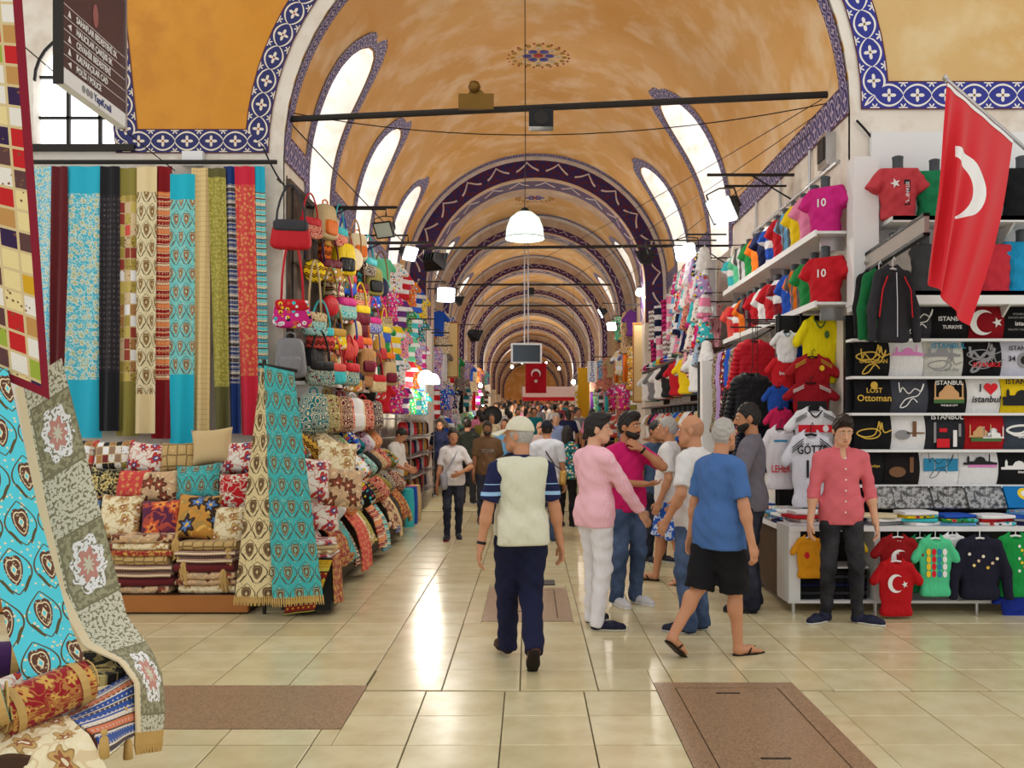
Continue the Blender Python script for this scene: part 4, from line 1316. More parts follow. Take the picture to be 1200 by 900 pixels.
# stall base
base = thing('stall_platform', 'low wooden stall platform under the cushions and folded textiles', 'platform')
MB().box(-5.0, -2.46, 8.28, 8.34, .03, .17).build('front_board', M_WOOD, base)
MB().box(-5.0, -2.46, 8.34, 10.55, .03, .17).build('deck', M_DARKW, base)
MB().box(-4.9, -2.5, 8.4, 10.5, 0, .03).build('plinth', M_BLACK, base)
for k, (y0, z1) in enumerate(((8.72, .46), (9.02, .82), (9.36, 1.16))):
    MB().box(-4.8, -2.60, y0, 10.45, .17 if k == 0 else (.46, .82)[k - 1], z1).build('tier', M_DARKW, base)
CUSH = [  # x, y, w, h in photo pixels, row, textile, label
    (88, 533, 48, 34, 2, 'patch_bw', 'black and white patchwork cushion at the end of the top cushion row'),
    (132, 535, 46, 34, 2, 'patch_bw', 'patchwork cushion with red squares in the top cushion row'),
    (171, 537, 44, 34, 2, 'flower_white', 'white cushion with small pictures in the top cushion row'),
    (209, 537, 42, 34, 2, 'beige_hex', 'brown hexagon patterned cushion in the top cushion row'),
    (248, 524, 46, 40, 2, 'plain_beige', 'plain beige cushion sitting highest under the runners'),
    (280, 537, 40, 36, 2, 'flower_white', 'white cushion with blue print next to the plain beige one'),
    (88, 571, 40, 34, 1, 'ornate', 'brown circle cushion at the end of the middle cushion row'),
    (122, 568, 42, 36, 1, 'flower_black', 'black cushion with cream leaves in the middle cushion row'),
    (155, 569, 38, 34, 1, 'coral', 'coral red cushion in the middle cushion row'),
    (186, 571, 48, 36, 1, 'ornate', 'tan cushion with two ornate medallions in the middle cushion row'),
    (231, 566, 54, 40, 1, 'run_tq', 'turquoise cushion with flower corners in the middle cushion row'),
    (275, 578, 40, 44, 1, 'red_moon', 'red cushion with white crescents in the middle cushion row'),
    (96, 606, 42, 44, 0, 'mosque_gold', 'golden city picture cushion at the end of the front cushion row'),
    (140, 606, 50, 48, 0, 'cream_plain', 'cream cushion with golden scene in the front cushion row'),
    (188, 609, 46, 42, 0, 'sunset', 'purple and orange sunset cushion in the front cushion row'),
    (231, 606, 50, 48, 0, 'mosque_gold', 'golden mosque skyline cushion in the front cushion row'),
    (268, 616, 40, 42, 0, 'cream_plain', 'pale floral cushion tucked beside the cream long runner')]
for i, (x, y, w, h, row, k, lab) in enumerate(CUSH):
    Yd = (8.62, 8.93, 9.26)[row]
    W, H = w * Yd / FOC * 1.05, h * Yd / FOC * 1.15
    p = px(x, y, Yd)
    zb = (.17, .46, .82)[row]
    zc = max(p.z, zb + H * .45)
    o = link('cushion', cushion_mesh('cushion', TX[k], W, H, .16), None, None, loc=(p.x, Yd + .02, zc), rot=(-.30, random.uniform(-.10, .10), random.uniform(-.12, .12)))
    tag(o, lab, 'cushion', 'cushions piled on the corner stall')
# folded textile piles at the front
for c, (x, nlay, side) in enumerate(((112, 7, 'patchwork quilt'), (172, 8, 'wooden board'), (246, 7, 'cream long runner'))):
    z = .172
    for j in range(nlay):
        hgt = .05 + .012 * ((j * 7 + c) % 3)
        k = ['kilim_wine', 'red_silk', 'ornate', 'kilim_wine', 'cream_plain', 'maroon', 'beige_hex', 'ornate'][(j * 3 + c * 2) % 8]
        me = folded_mesh('folded_throw', TX[k], .50 + .03 * (j % 2), .30, hgt)
        o = link('folded_throw', me, None, None, loc=(px(x, 680, 8.5).x + random.uniform(-.02, .02), 8.52 + random.uniform(-.015, .015), z), rot=(0, 0, random.uniform(-.05, .05)))
        tag(o, '%s folded throw from the bottom, pile %s' % (ORD[j], ('nearest the patchwork quilt', 'at the middle of the platform', 'beside the cream long runner')[c]), 'throw', 'folded throws on the corner platform')
        z += hgt + .002
# two long runners hung in front of the stall corner, on a hook stand
st = thing('hook_stand', 'thin iron hook stand holding the cream and turquoise long runners', 'stand')
MB().tube([(-2.32, 8.30, 0), (-2.32, 8.30, 2.24)], .018, 8).build('pole', M_IRON, st)
MB().tube([(-2.36, 8.28, 2.2), (-2.02, 8.26, 2.14)], .014, 8).build('arm', M_IRON, st)
runner('long_runner', [px(306, 432, 8.24), px(275, 700, 8.02)], [px(317, 430, 8.22), px(321, 700, 8.0)], TX['run_cream'], 'cream long runner with dark pomegranates hanging at the stall corner', 'long runners at the corner', n=50, wave=.02, wk=8, fringe=M_FRINGE, seed=3, cat='runner')
runner('long_runner', [px(309, 428, 8.2), px(319, 702, 7.98)], [px(344, 436, 8.18), px(379, 698, 7.96)], TX['run_tq'], 'turquoise long runner with dark pomegranates hanging at the stall corner', 'long runners at the corner', n=50, wave=.02, wk=8, fringe=M_FRINGE, seed=5, cat='runner')

# ---------------------------------------------------------------- left: bag stall along the aisle
sb = thing('stall_counter', 'long dark sloping counter under the heap of throws and bags', 'counter')
m = MB()
prof = [(-1.96, .06), (-1.96, .22), (-2.38, .98), (-2.44, .98), (-2.44, .06)]
a = [(x, 8.66, z) for x, z in prof]; b = [(x, 15.0, z) for x, z in prof]
n0 = len(m.v); m.v += a + b
m.face([n0 + i for i in range(5)]); m.face([n0 + 5 + i for i in range(5)][::-1])
for i in range(5):
    j = (i + 1) % 5; m.face((n0 + i, n0 + 5 + i, n0 + 5 + j, n0 + j))
m.build('sloping_top', M_DARKW, sb)
MB().box(-2.42, -2.0, 8.7, 14.9, 0, .06).build('plinth', M_BLACK, sb)
MB().box(-2.74, -2.45, 10.62, 15.0, 0, 1.24).build('back_shelf', M_DARKW, sb)
thr = ['flower_white', 'red_silk', 'run_tq', 'kilim_wine', 'coral', 'cream_plain', 'olive', 'kilim_red', 'tqband', 'patch', 'ornate', 'kilim_blue', 'gold', 'red_silk', 'yellow_dia', 'beige_hex', 'navyband', 'patch']
y = 8.68
for i in range(18):
    w = .33 + .05 * ((i * 5) % 3)
    l0 = 1.34 - .12 * ((i * 7) % 3) + (.05 if i > 8 else 0)
    low = .10 + .10 * ((i * 3) % 4)
    off = .05 + .05 * ((i * 2) % 3)
    def edge(yy, o2):
        return [(-2.60, yy + .02, l0 - .03 + o2), (-2.44, yy, l0 - .16 + o2 + off), (-2.16, yy - .01, .80 + off + o2), (-1.92 + off * .6, yy - .02, .44 + off * .7), (-1.84 + off * .5, yy - .02, .30), (-1.82 + off * .4, yy - .015, low)]
    if y + w > 14.95:
        break
    runner('draped_throw', edge(y, .0), edge(y + w, .02), TX[thr[i % len(thr)]], '%s draped throw from the corner on the sloping aisle counter' % ORD[i], 'throws draped over the aisle counter', n=26, wave=.02, wk=9, thick=.014, seed=40 + i, cat='throw')
    y += w * .98
# a second, rumpled layer: cushions and cloth bundles on the slope
cols = ['navy', 'white', 'beige', 'tan', 'blue', 'burgundy', 'orange', 'cream', 'red', 'teal', 'brown', 'turquoise', 'charcoal', 'olive', 'lilac', 'gold', 'black', 'green']
mats = [M_PAI, M_WEA, M_FLO, M_BAN, M_WEA, M_OC]
wsn = 0
for r_, (xx, zz, n_) in enumerate(((-2.42, 1.40, 13), (-2.20, 1.12, 13), (-2.02, .82, 11))):
    for k in range(n_):
        yy = 8.95 + r_ * .12 + k * (5.9 / n_) + random.uniform(-.06, .06)
        cname = cols[(k * 5 + r_ * 7) % len(cols)]
        t = superell('tote_bag', M_OC, .55, .65, 14, 9, (.17, .13, .12)) if wsn == 0 else tote_me
        tote_me = t
        o = link('cloth_bag', t, mats[(k + r_ * 2) % 6], None, loc=(xx + random.uniform(-.04, .04), yy, zz + random.uniform(-.02, .03)), rot=(random.uniform(-.3, .3), .75 + random.uniform(-.2, .2), random.uniform(-.5, .5)), scale=(1, 1.15, random.uniform(.8, 1.1)), color=C(cname))
        tag(o, '%s stuffed cloth bag, %s from the corner in the %s heap row' % (cname, ORD[k], ('upper', 'middle', 'lower')[r_]), 'bag', 'stuffed cloth bags heaped on the aisle counter')
        wsn += 1
for i, (x, y_, w, k, lab) in enumerate(((362, 560, 40, 'flower_white', 'white cushion with blue rosette leaning near the turquoise long runner'),
                                       (374, 598, 44, 'flower_white', 'white cushion with red rosettes below the blue rosette cushion'),
                                       (402, 572, 50, 'ornate', 'cream cushion with rows of small red flowers on the aisle heap'),
                                       (395, 540, 44, 'cream_plain', 'cream suzani cushion with red flowers on top of the aisle heap'))):
    Yd = 8.5 + i * .12
    p = px(x, y_, Yd)
    o = link('cushion', cushion_mesh('cushion', TX[k], .40, .40, .15), None, None, loc=(p.x, Yd, p.z), rot=(-.35, .15, .5))
    tag(o, lab, 'cushion', 'cushions on the aisle heap')
ct = MB().box(-2.15, -1.72, 8.22, 8.62, .06, .50).build('end_crate', M_BLACK); tag(ct, 'black crate under folded white cloths at the counter end', 'crate')
for j in range(4):
    o = link('folded_cloth', folded_mesh('folded_cloth', TX[['flower_white', 'cream_plain', 'plain_beige', 'flower_white'][j]], .44, .36, .035), None, None, loc=(-1.94, 8.42, .502 + j * .037), rot=(0, 0, .08 * j))
    tag(o, '%s folded pale cloth from the bottom on the black crate' % ORD[j], 'cloth', 'folded cloths on the crate')
runner('hanging_cloth', [(-2.02, 8.20, .50), (-2.12, 8.19, .03)], [(-1.70, 8.20, .50), (-1.86, 8.19, .06)], TX['yellow_dia'], 'yellow cloth with black diamonds hanging from the black crate', n=14, wave=.01, cat='cloth')
runner('hanging_cloth', [(-1.70, 8.22, .52), (-1.69, 8.2, .12)], [(-1.70, 8.50, .52), (-1.66, 8.52, .08)], TX['red_silk'], 'red cloth hanging over the aisle side of the black crate', n=14, wave=.01, cat='cloth')

# the wall of hanging bags
shelf = thing('wall_shelf', 'white bracket shelf under the hanging bags', 'shelf')
MB().box(-2.74, -2.34, 10.75, 15.0, 2.12, 2.16).build('board', M_WHITEP, shelf)
for yy in (11.0, 12.9, 14.8):
    MB().box(-2.74, -2.40, yy, yy + .03, 1.98, 2.12).build('bracket', M_WHITEP, shelf)
grid_ = thing('bag_rack', 'dark wire rack fixed to the wall behind the hanging bags', 'rack')
for z in (2.62, 3.06, 3.50, 3.94, 4.34):
    MB().tube([(-2.66, 10.7, z), (-2.66, 15.0, z)], .012, 6).build('rail', M_IRON, grid_)
for yy in (10.75, 12.1, 13.5, 14.95):
    MB().tube([(-2.68, yy, 2.16), (-2.68, yy, 4.36)], .012, 6).build('upright', M_IRON, grid_)
bcols = ['red', 'tan', 'teal', 'brown', 'red', 'yellow', 'navy', 'orange', 'beige', 'burgundy', 'turquoise', 'olive', 'black', 'gold', 'magenta', 'coral', 'blue', 'cream']
nrow = 0
MB().box(-2.74, -2.70, 10.72, 15.05, 2.16, 4.45).build('back_board', M_GAPSHADE, grid_)  # added dark sheet, its colour stands in for shade between the bags
for r_, z in enumerate((4.34, 3.94, 3.50, 3.06, 2.70)):
    for k in range(12):
        cn = bcols[(k * 7 + r_ * 5 + (k * k) % 5) % len(bcols)]
        kind = ['pouch', 'round', 'long', 'pouch', 'pouch', 'tall'][(k * 5 + r_) % 6]
        c2 = C(bcols[(k * 3 + r_ * 2 + 4) % len(bcols)])
        if r_ >= 3 and kind == 'long':
            kind = 'pouch'
        yy = 10.82 + k * .35 + .10 * (r_ % 2) + random.uniform(-.04, .04)
        mt = [M_WEA, M_LEA, M_PAI, M_BAN, M_FLO, M_LEA][(k + r_ * 3) % 6]
        bag(kind, mt, C(cn), c2, (-2.50 + .10 * (k % 3) + .03 * r_, yy, z + random.uniform(-.05, .05)), PI / 2 - .55 + random.uniform(-.3, .3), '%s %s, %s along the %s row of the bag wall' % (cn, {'pouch': 'flap bag', 'round': 'round bag', 'long': 'long-strapped bag', 'tall': 'backpack'}[kind], ORD[k], ('top', 'second', 'third', 'fourth', 'lowest')[r_]), 'bags hung on the bag wall', random.uniform(.9, 1.12))
for k in range(11):
    cn = ['black', 'charcoal', 'tan', 'cream', 'red', 'green', 'navy', 'yellow', 'brown', 'coral', 'white'][k]
    bag('tall', [M_LEA, M_PAI, M_FLO][k % 3], C(cn), C('tan'), (-2.50, 10.95 + k * .37, 2.60), PI / 2 - .5, '%s backpack standing on the white bracket shelf' % cn, 'backpacks on the bracket shelf', .98)
for k in range(11):
    cn = ['teal', 'olive', 'tan', 'burgundy', 'coral', 'white', 'cream', 'red', 'brown', 'navy', 'grey'][k]
    bag('tall', [M_PAI, M_WEA, M_LEA][k % 3], C(cn), C(cn), (-2.40 + .05 * (k % 2), 10.55 + k * .40, 2.06), PI / 2 - .6, '%s backpack hanging below the white bracket shelf' % cn, 'backpacks under the bracket shelf', 1.12)
# two showpieces at the pier corner
bag('pouch', M_LEA, C('red'), C('charcoal'), (-2.62, 10.42, 4.30), .2, 'plain red leather bag hanging highest at the pier corner', 'bags at the pier corner', 1.25)
bag('long', M_FLO, C('magenta'), C('red'), (-2.60, 10.40, 3.72), .2, 'pink embroidered bag on a long red strap at the pier corner', 'bags at the pier corner', 1.2)
bag('tall', M_LEA, C('grey'), C('grey'), (-2.62, 10.40, 2.66), .2, 'grey leather backpack hanging at the pier corner', 'bags at the pier corner', 1.1)
hk = MB().tube([(-2.75, 10.50, 4.35), (-2.75, 10.36, 4.35)], .012, 6).tube([(-2.66, 10.4, 2.2), (-2.66, 10.4, 4.4)], .008, 5).build('bag_chain', M_IRON); tag(hk, 'thin metal bag chain hanging down the textile pier corner', 'chain')

for k, (x, y, Yq) in enumerate(((150, 648, 8.42), (206, 640, 8.40), (215, 668, 8.38), (268, 650, 8.40), (262, 676, 8.38))):
    t = thing('tassel_trim', 'bundle of gold tassel trim hanging before the folded throws, %s from the quilt' % ORD[k], 'trim', px(x, y, Yq), group='gold tassel trims')
    for q in range(7):
        a = q * .9
        MB().tube([(.02 * math.cos(a) * .4, .01 * math.sin(a), .07), (.03 * math.cos(a), .02 * math.sin(a), .02), (.04 * math.cos(a * 1.3), .02 * math.sin(a), -.09 - .02 * (q % 3))], [.006, .013, .010], 6).build('strand', M_FRINGE, t)
    MB().tube([(0, .0, .06), (0, .02, .10), (0, .12, .12)], .010, 6).build('cord', M_FRINGE, t)
# ---------------------------------------------------------------- left foreground: the nearest textile table
def quilt_mat():
    t = NT('patchwork_quilt_cloth')
    x, y, _ = t.xyz(t.uv())
    fx, fy = t.math('MULTIPLY', x, 13.0), t.math('MULTIPLY', y, 12.0)
    r = t.white(t.vec(t.math('FLOOR', fx), t.math('FLOOR', fy), 5.0))
    col = t.ramp(r, [(0, s2l((190, 30, 34))), (.14, s2l((226, 222, 214))), (.34, s2l((226, 208, 150))), (.48, s2l((90, 60, 60))), (.58, s2l((150, 170, 60))), (.68, s2l((60, 60, 64))), (.78, s2l((186, 140, 80))), (.88, s2l((206, 160, 30))), (.95, s2l((50, 30, 70)))], 'CONSTANT')
    d = t.vor(t.uv((1, 1)), 40.0)
    col = t.mix(t.math('MULTIPLY', t.lt(d, .22), t.gt(frac(t, t.math('MULTIPLY', r, 9.0)), .55)), col, s2l((120, 80, 60)))
    ex = t.math('ABSOLUTE', t.math('SUBTRACT', frac(t, fx), .5)); ey = t.math('ABSOLUTE', t.math('SUBTRACT', frac(t, fy), .5))
    col = t.mix(t.gt(t.math('MAXIMUM', ex, ey), .43), col, s2l((206, 186, 140)))
    sel = t.math('MAXIMUM', t.gt(x, .205), t.gt(y, 1.60))
    col = t.mix(sel, col, s2l((130, 22, 44)))
    return t.done(col, .85, t.noise(t.uv((2, 2)), 60, 2), .3, bdist=.01)
st2 = thing('textile_stand', 'dark stand holding the patchwork quilt and runners over the near table', 'stand')
MB().tube([(-2.5, 4.12, 0), (-2.5, 4.12, 3.7)], .02, 8).build('post', M_IRON, st2)
MB().tube([(-2.9, 4.0, 3.52), (-2.0, 3.86, 3.52)], .014, 8).build('top_bar', M_IRON, st2)
MB().tube([(-2.9, 3.9, 1.98), (-2.12, 4.06, 1.98)], .010, 8).build('low_bar', M_IRON, st2)
runner('patchwork_quilt', [px(-48, -20, 3.8), px(-4, 440, 3.74)], [px(24, -20, 3.8), px(57, 468, 3.72)], quilt_mat(), 'patchwork quilt with burgundy border hanging nearest the camera', n=50, wave=.008, wk=5, cat='quilt', nu=9)
runner('draped_runner', [px(-60, 430, 3.68), px(-18, 600, 3.56), px(10, 740, 3.42), px(30, 796, 3.36)], [px(8, 432, 3.70), px(45, 600, 3.58), px(84, 735, 3.44), px(101, 772, 3.37)], TX['run_tq2'], 'bright turquoise tulip runner draped over the nearest table', n=50, wave=.012, wk=6, cat='runner', seed=2)
runner('draped_runner', [px(18, 455, 3.98), px(44, 600, 3.86), px(66, 700, 3.78), px(98, 758, 3.66), px(140, 776, 3.58), px(158, 800, 3.54), px(160, 862, 3.53)], [px(72, 420, 4.04), px(118, 600, 3.94), px(148, 722, 3.88), px(178, 764, 3.80), px(189, 790, 3.74), px(193, 830, 3.70), px(190, 858, 3.69)], TX['rug_grey'], 'grey and white medallion runner with gold fringe sliding off the nearest table', n=60, wave=.004, wk=6, cat='runner', fringe=M_FRINGE, seed=8, uvs=(1.25, 1.0))
tbl = thing('textile_table', 'near table under rolls and folded cloths, skirted in dark wine cloth', 'table')
MB().box(-2.75, -1.60, 3.02, 3.62, .58, .62).build('table_top', M_DARKW, tbl)
MB().box(-2.72, -1.63, 3.06, 3.58, .02, .58).build('skirt', TX['maroon'], tbl)
def roll(x0, y0, Y0, x1, y1, Y1, r, mat, label, mat2):
    a, b = px(x0, y0, Y0), px(x1, y1, Y1)
    t = thing('rolled_rug', label, 'rug')
    d = (b - a).normalized()
    n_ = 14; m = MB(); m.tube([a.lerp(b, k / n_) for k in range(n_ + 1)], r, 18)
    me = m.mesh('roll', [mat], smooth='auto')
    uvl = me.uv_layers[0]
    for lp in me.loops:
        co = me.vertices[lp.vertex_index].co; q = co - a
        al = q.dot(d); pr = q - d * al
        uvl.data[lp.index].uv = (al, (math.atan2(pr.z, pr.y) + PI) * r)
    link('roll', me, None, t)
    for p, s in ((a, -1), (b, 1)):
        pts = [p + d * s * (.004 + .0) + (d.cross(Vector((0, 0, 1))).normalized() * math.cos(q * .5) + Vector((0, 0, 1)) * math.sin(q * .5)) * r * (1 - q / 44) for q in range(40)]
        MB().tube(pts, .004, 4).build('end_spiral', mat2, t)
    for f in (.10, .86):
        c = a.lerp(b, f)
        MB().tube([c - d * .014, c + d * .014], r + .003, 18, False).build('band', M_FRINGE, t)
roll(2, 838, 3.16, 100, 798, 3.40, .078, TX['red_silk'], 'rolled wine red rug with gold bands lying on the nearest table', M_FRINGE)
roll(-40, 838, 3.06, 6, 822, 3.12, .070, TX['run_tq'], 'turquoise roll end at the picture edge on the nearest table', M_FRINGE)
roll(-30, 775, 3.62, 24, 772, 3.70, .07, TX['purple'], 'purple satin roll beneath the turquoise tulip runner', M_FRINGE)
runner('draped_cloth', [px(60, 790, 3.62), px(95, 770, 3.72), px(112, 764, 3.78)], [px(110, 800, 3.56), px(150, 792, 3.66), px(156, 770, 3.76)], TX['flower_black'], 'black floral cloth bundled on the nearest table', n=12, wave=.02, wk=8, thick=.04, cat='cloth')
runner('draped_cloth', [px(70, 836, 3.40), px(88, 846, 3.24), px(110, 862, 3.16), px(120, 884, 3.14)], [px(152, 790, 3.66), px(158, 800, 3.60), px(160, 830, 3.56), px(159, 862, 3.54)], TX['kilim_blue'], 'blue and white kilim cloth hanging off the nearest table corner', n=22, wave=.010, wk=5, cat='cloth', uvs=(1, 1))
runner('draped_cloth', [px(-30, 870, 3.08), px(-28, 900, 3.00), px(-25, 960, 2.98)], [px(78, 838, 3.30), px(104, 862, 3.08), px(124, 905, 3.04)], TX['cream_plain'], 'cream brocade cloth falling over the front of the nearest table', n=22, wave=.022, wk=16, cat='cloth', nu=17)
runner('draped_cloth', [px(92, 792, 3.66), px(30, 812, 3.40), px(-10, 826, 3.28)], [px(86, 772, 3.72), px(24, 790, 3.46), px(-16, 806, 3.34)], TX['flower_white'], 'white embroidered cloth lying behind the wine red roll', n=14, wave=.012, cat='cloth', thick=.03)
for k, (x, y, Y, cn) in enumerate(((122, 866, 3.08, 'first'), (146, 838, 3.50, 'second'), (150, 870, 3.50, 'third'))):
    t = thing('tassel', 'gold tassel hanging off the near table cloths, %s from the front' % cn, 'tassel', px(x, y, Y))
    MB().lathe([(.001, .03), (.008, .03), (.012, .02), (.006, .012), (.014, 0), (.018, -.06), (.001, -.062)], 10).build('tassel_head', M_FRINGE, t, smooth=True)
# ---------------------------------------------------------------- right: printed T-shirt stall on the pier wall
YB = 8.86
def zz(y, Y):
    return EYE - (y - 495) * Y / FOC
def xx(x, Y):
    return (x - 620) * Y / FOC
bp = MB().box(3.23, 6.6, 8.93, 8.98, 2.70, 4.43).build('backing_sheet', M_WHITEP); tag(bp, 'white backing panel behind the shelves of T-shirt forms', 'panel')
bd = MB().box(2.98, 6.6, 8.92, 8.985, .80, 2.70).build('display_board', M_BLACK); tag(bd, 'black backing board behind the rows of printed T-shirts', 'board')
ROWY = [358, 399.5, 443, 485.5, 528, 569]
for r in range(6):
    z = zz(ROWY[r], YB)
    o = MB().box(2.98, 6.6, 8.74, 8.915, z - .012, z + .012).build('display_rail', M_WHITEP)
    tag(o, 'white shelf strip edging the printed T-shirt rows, %s from the top' % ORD[r], 'shelf', 'white strips between T-shirt rows')
def board_mesh(w, h):
    P = np.zeros((9, 7, 3))
    for i, u in enumerate(np.linspace(-1, 1, 9)):
        for j, v in enumerate(np.linspace(1, -1, 7)):
            P[i, j] = (u * w / 2, -.055 * (1 - v * v) * (1 - .25 * u ** 4) + .012 * abs(u) ** 6, v * h / 2)
    return sheet_mesh('shirt_front', P, M_OC, .012)
_bm = {}
def board(r, x0, x1, col, cname, what, prints):
    w, h = (x1 - x0) * YB / FOC - .006, (ROWY[r + 1] - ROWY[r]) * YB / FOC - .028
    k = (round(w, 2), round(h, 2))
    if k not in _bm:
        _bm[k] = board_mesh(*k)
    xc, zc = xx((x0 + x1) / 2, YB), zz((ROWY[r] + ROWY[r + 1]) / 2, YB)
    t = thing('printed_shirt', '%s T-shirt %s, printed row %s' % (cname, what, ORD[r]), 'T-shirt', (xc, YB, zc), group='printed T-shirts displayed in rows')
    link('shirt_front', _bm[k], None, t, color=col)
    for p in prints:
        p(t)
FY = -.066
def L(body, size, mat, x=0, z=0, sq=1.0, sh=0.0, ry=0.0):
    return lambda t: lettering(body, size * 1.15, mat, t, x, z * 1.1, FY - .004, sq, 0, ry, sh)
def D(key, pts, mat, x=0, z=0, s=1.0, ry=0.0, y=0.0):
    return lambda t: decal(key, pts, mat, t, x * 1.1, z * 1.1, FY + y, 'print', 0, ry, s * 1.18)
def Q(key, pts, mat, x=0, z=0, r=.005):
    return lambda t: squiggle(key, [(a * 1.15, b * 1.15) for a, b in pts], r, mat, t, x, z, FY)
mq = mosque_pts(.24, .13)
tughra = [(-.13, -.02), (-.06, -.05), (.02, -.04), (.05, .0), (.0, .03), (-.10, .02), (-.14, -.01), (-.08, -.035), (.0, -.02), (.03, .05), (.04, .09), (.05, .02), (.06, .08), (.07, .02), (.09, .0), (.14, .02)]
loopy = [(-.10, .10), (-.09, .02), (-.07, .06), (-.02, .01), (.03, .05), (.08, .03), (.10, .09), (.06, .0), (.0, -.02), (-.05, -.04), (-.09, -.10), (-.04, -.09), (.01, -.03), (.05, -.06)]
saz_body = disc_pts(.055, .035); rect = lambda w, h: [(-w / 2, -h / 2), (w / 2, -h / 2), (w / 2, h / 2), (-w / 2, h / 2)]
skyl = [(-.14, 0), (-.14, .02), (-.11, .02), (-.11, .06), (-.10, .08), (-.09, .06), (-.09, .03), (-.05, .03), (-.03, .06), (0, .07), (.03, .06), (.05, .03), (.07, .03), (.07, .08), (.075, .10), (.08, .08), (.08, .03), (.12, .02), (.14, .02), (.14, 0)]
W, Gd, Bk, Rd, Bl, Ye, Gy = M_PWHITE, M_PGOLD, M_PBLACK, M_PRED, M_PBLUE, M_PYEL, M_PGREY
cres = crescent_pts(.1); star = star_pts(.042)
# row 1
board(0, 1018, 1060, C('black'), 'black', 'behind the hanging track jackets', [])
board(0, 1060, 1090, C('charcoal'), 'dark grey', 'with a white script swirl', [Q('loopy', loopy, W, 0, .02)])
board(0, 1090, 1134, C('black'), 'black', 'with white lettering below the flag tip', [L('ISTANBUL', .05, W, 0, .03), L('TURKIYE', .04, W, 0, -.04)])
board(0, 1134, 1175, s2l((150, 20, 32)), 'deep red', 'with white crescent and star', [D('cres', cres, W, -.05, .0), D('star', star, W, .075, 0)])
board(0, 1175, 1217, C('black'), 'black', 'with rows of small white words', [L('ISTANBUL TURKEY', .022, Gy, 0, .07), L('EUROPE ASIA BOSPHORUS', .022, Gy, 0, .04), L('istanbul', .05, W, 0, -.01), L('GALATA TAKSIM BEYOGLU', .022, Gy, 0, -.06), D('bird', star_pts(.03), W, .03, .07)])
# row 2
board(1, 1000, 1041, C('black'), 'black', 'with a gold ornament block', [Q('tug', tughra, Gd, 0, .03, .006), Q('loopy', loopy, Gd, 0, -.02, .006), L('OTTOMAN', .045, Gd, 0, -.02)])
board(1, 1041, 1081, C('white'), 'white', 'with a tiny lilac skyline under the jackets', [D('skyl', skyl, M_PPINK, 0, .03, .9)])
board(1, 1081, 1127, s2l((214, 214, 206)), 'pale grey', 'with blue city name and harbour sketch', [L('ISTANBUL', .062, Bl, .03, .11), D('skyl', skyl, Gy, -.02, .02), Q('tug', tughra, Gy, 0, -.05, .005), L('art city', .04, Gy, .06, -.09)])
board(1, 1127, 1172, C('black'), 'black', 'with grey scribbles and a red word', [Q('tug', tughra, Gy, 0, .05, .012), Q('loopy', loopy, Gy, -.02, .0, .012), Q('tug', tughra, Gy, .02, -.03, .012), L('ISTANBUL', .052, Rd, .02, -.05, 1, .3)])
board(1, 1172, 1216, s2l((206, 206, 222)), 'lavender white', 'with dark round seal and numbers', [L('ISTANBUL', .05, Bk, 0, .09), L('34', .06, Bk, -.10, 0), D('seal', disc_pts(.06, .06), M_PGREY, .02, -.01), D('seal2', disc_pts(.035, .035), Bk, .02, -.01, y=-.002)])
# row 3
board(2, 1000, 1043, C('black'), 'black', 'with big gold gothic lettering', [D('dome', disc_pts(.028, .03), Gd, 0, .09), L('LOST', .055, Gd, 0, .045), L('Ottoman', .075, Gd, 0, -.02)])
board(2, 1043, 1086, s2l((72, 74, 84)), 'slate grey', 'with looping white calligraphy', [Q('loopy', loopy, W, 0, .01, .006)])
board(2, 1086, 1131, C('black'), 'black', 'with a domed mosque picture and white city name', [L('ISTANBUL', .05, W, 0, .11), D('mq', mq, M_PTAN, 0, -.03), D('gr', rect(.24, .03), M_PGREEN, 0, -.045, y=-.001), L('THE BLUE CITY', .02, W, 0, -.08)])
board(2, 1131, 1171, C('white'), 'white', 'with black letter and red heart above the city name', [L('I', .09, Bk, -.05, .065), D('heart', heart_pts(.055), Rd, .045, .065), L('istanbul', .075, Bk, 0, -.03, 1, .25)])
board(2, 1171, 1216, C('yellow'), 'yellow', 'with black skyline and city name', [L('ISTANBUL', .06, Bk, 0, .12), D('skyl', skyl, Bk, 0, -.03, 1.1), D('gr2', rect(.30, .05), Bk, 0, -.055)])
# row 4
board(3, 1000, 1043, C('black'), 'black', 'with a gold imperial monogram', [Q('tug', tughra, Gd, 0, 0, .005)])
board(3, 1043, 1083, C('white'), 'white', 'with a grey lute', [D('saz', saz_body, Gy, -.06, -.02, 1.1), D('neck', rect(.14, .012), M_PBROWN, .05, -.005), D('fig', rect(.03, .12), M_PBROWN, .04, .03)])
board(3, 1083, 1129, s2l((44, 46, 52)), 'dark grey', 'with red tram photo and white city name', [L('ISTANBUL', .058, W, 0, .13), D('tram', rect(.10, .07), Rd, -.03, -.09), D('st1', rect(.02, .16), Gy, -.10, 0), D('st2', rect(.03, .13), W, .07, -.05), D('st3', rect(.02, .10), Gy, .11, .02), D('sg', rect(.06, .03), Rd, -.03, .02)])
board(3, 1129, 1175, s2l((178, 26, 34)), 'red', 'with two white mosques', [D('mq', mq, M_PTAN, -.05, -.04, .75), D('mq', mq, W, .06, -.05, .7), D('gr', rect(.24, .03), M_PGREEN, 0, -.06)])
board(3, 1175, 1217, s2l((66, 74, 88)), 'blue grey', 'with bold white script', [Q('tug', tughra, W, 0, .03, .011), L('istanbul', .05, W, .03, -.03)])
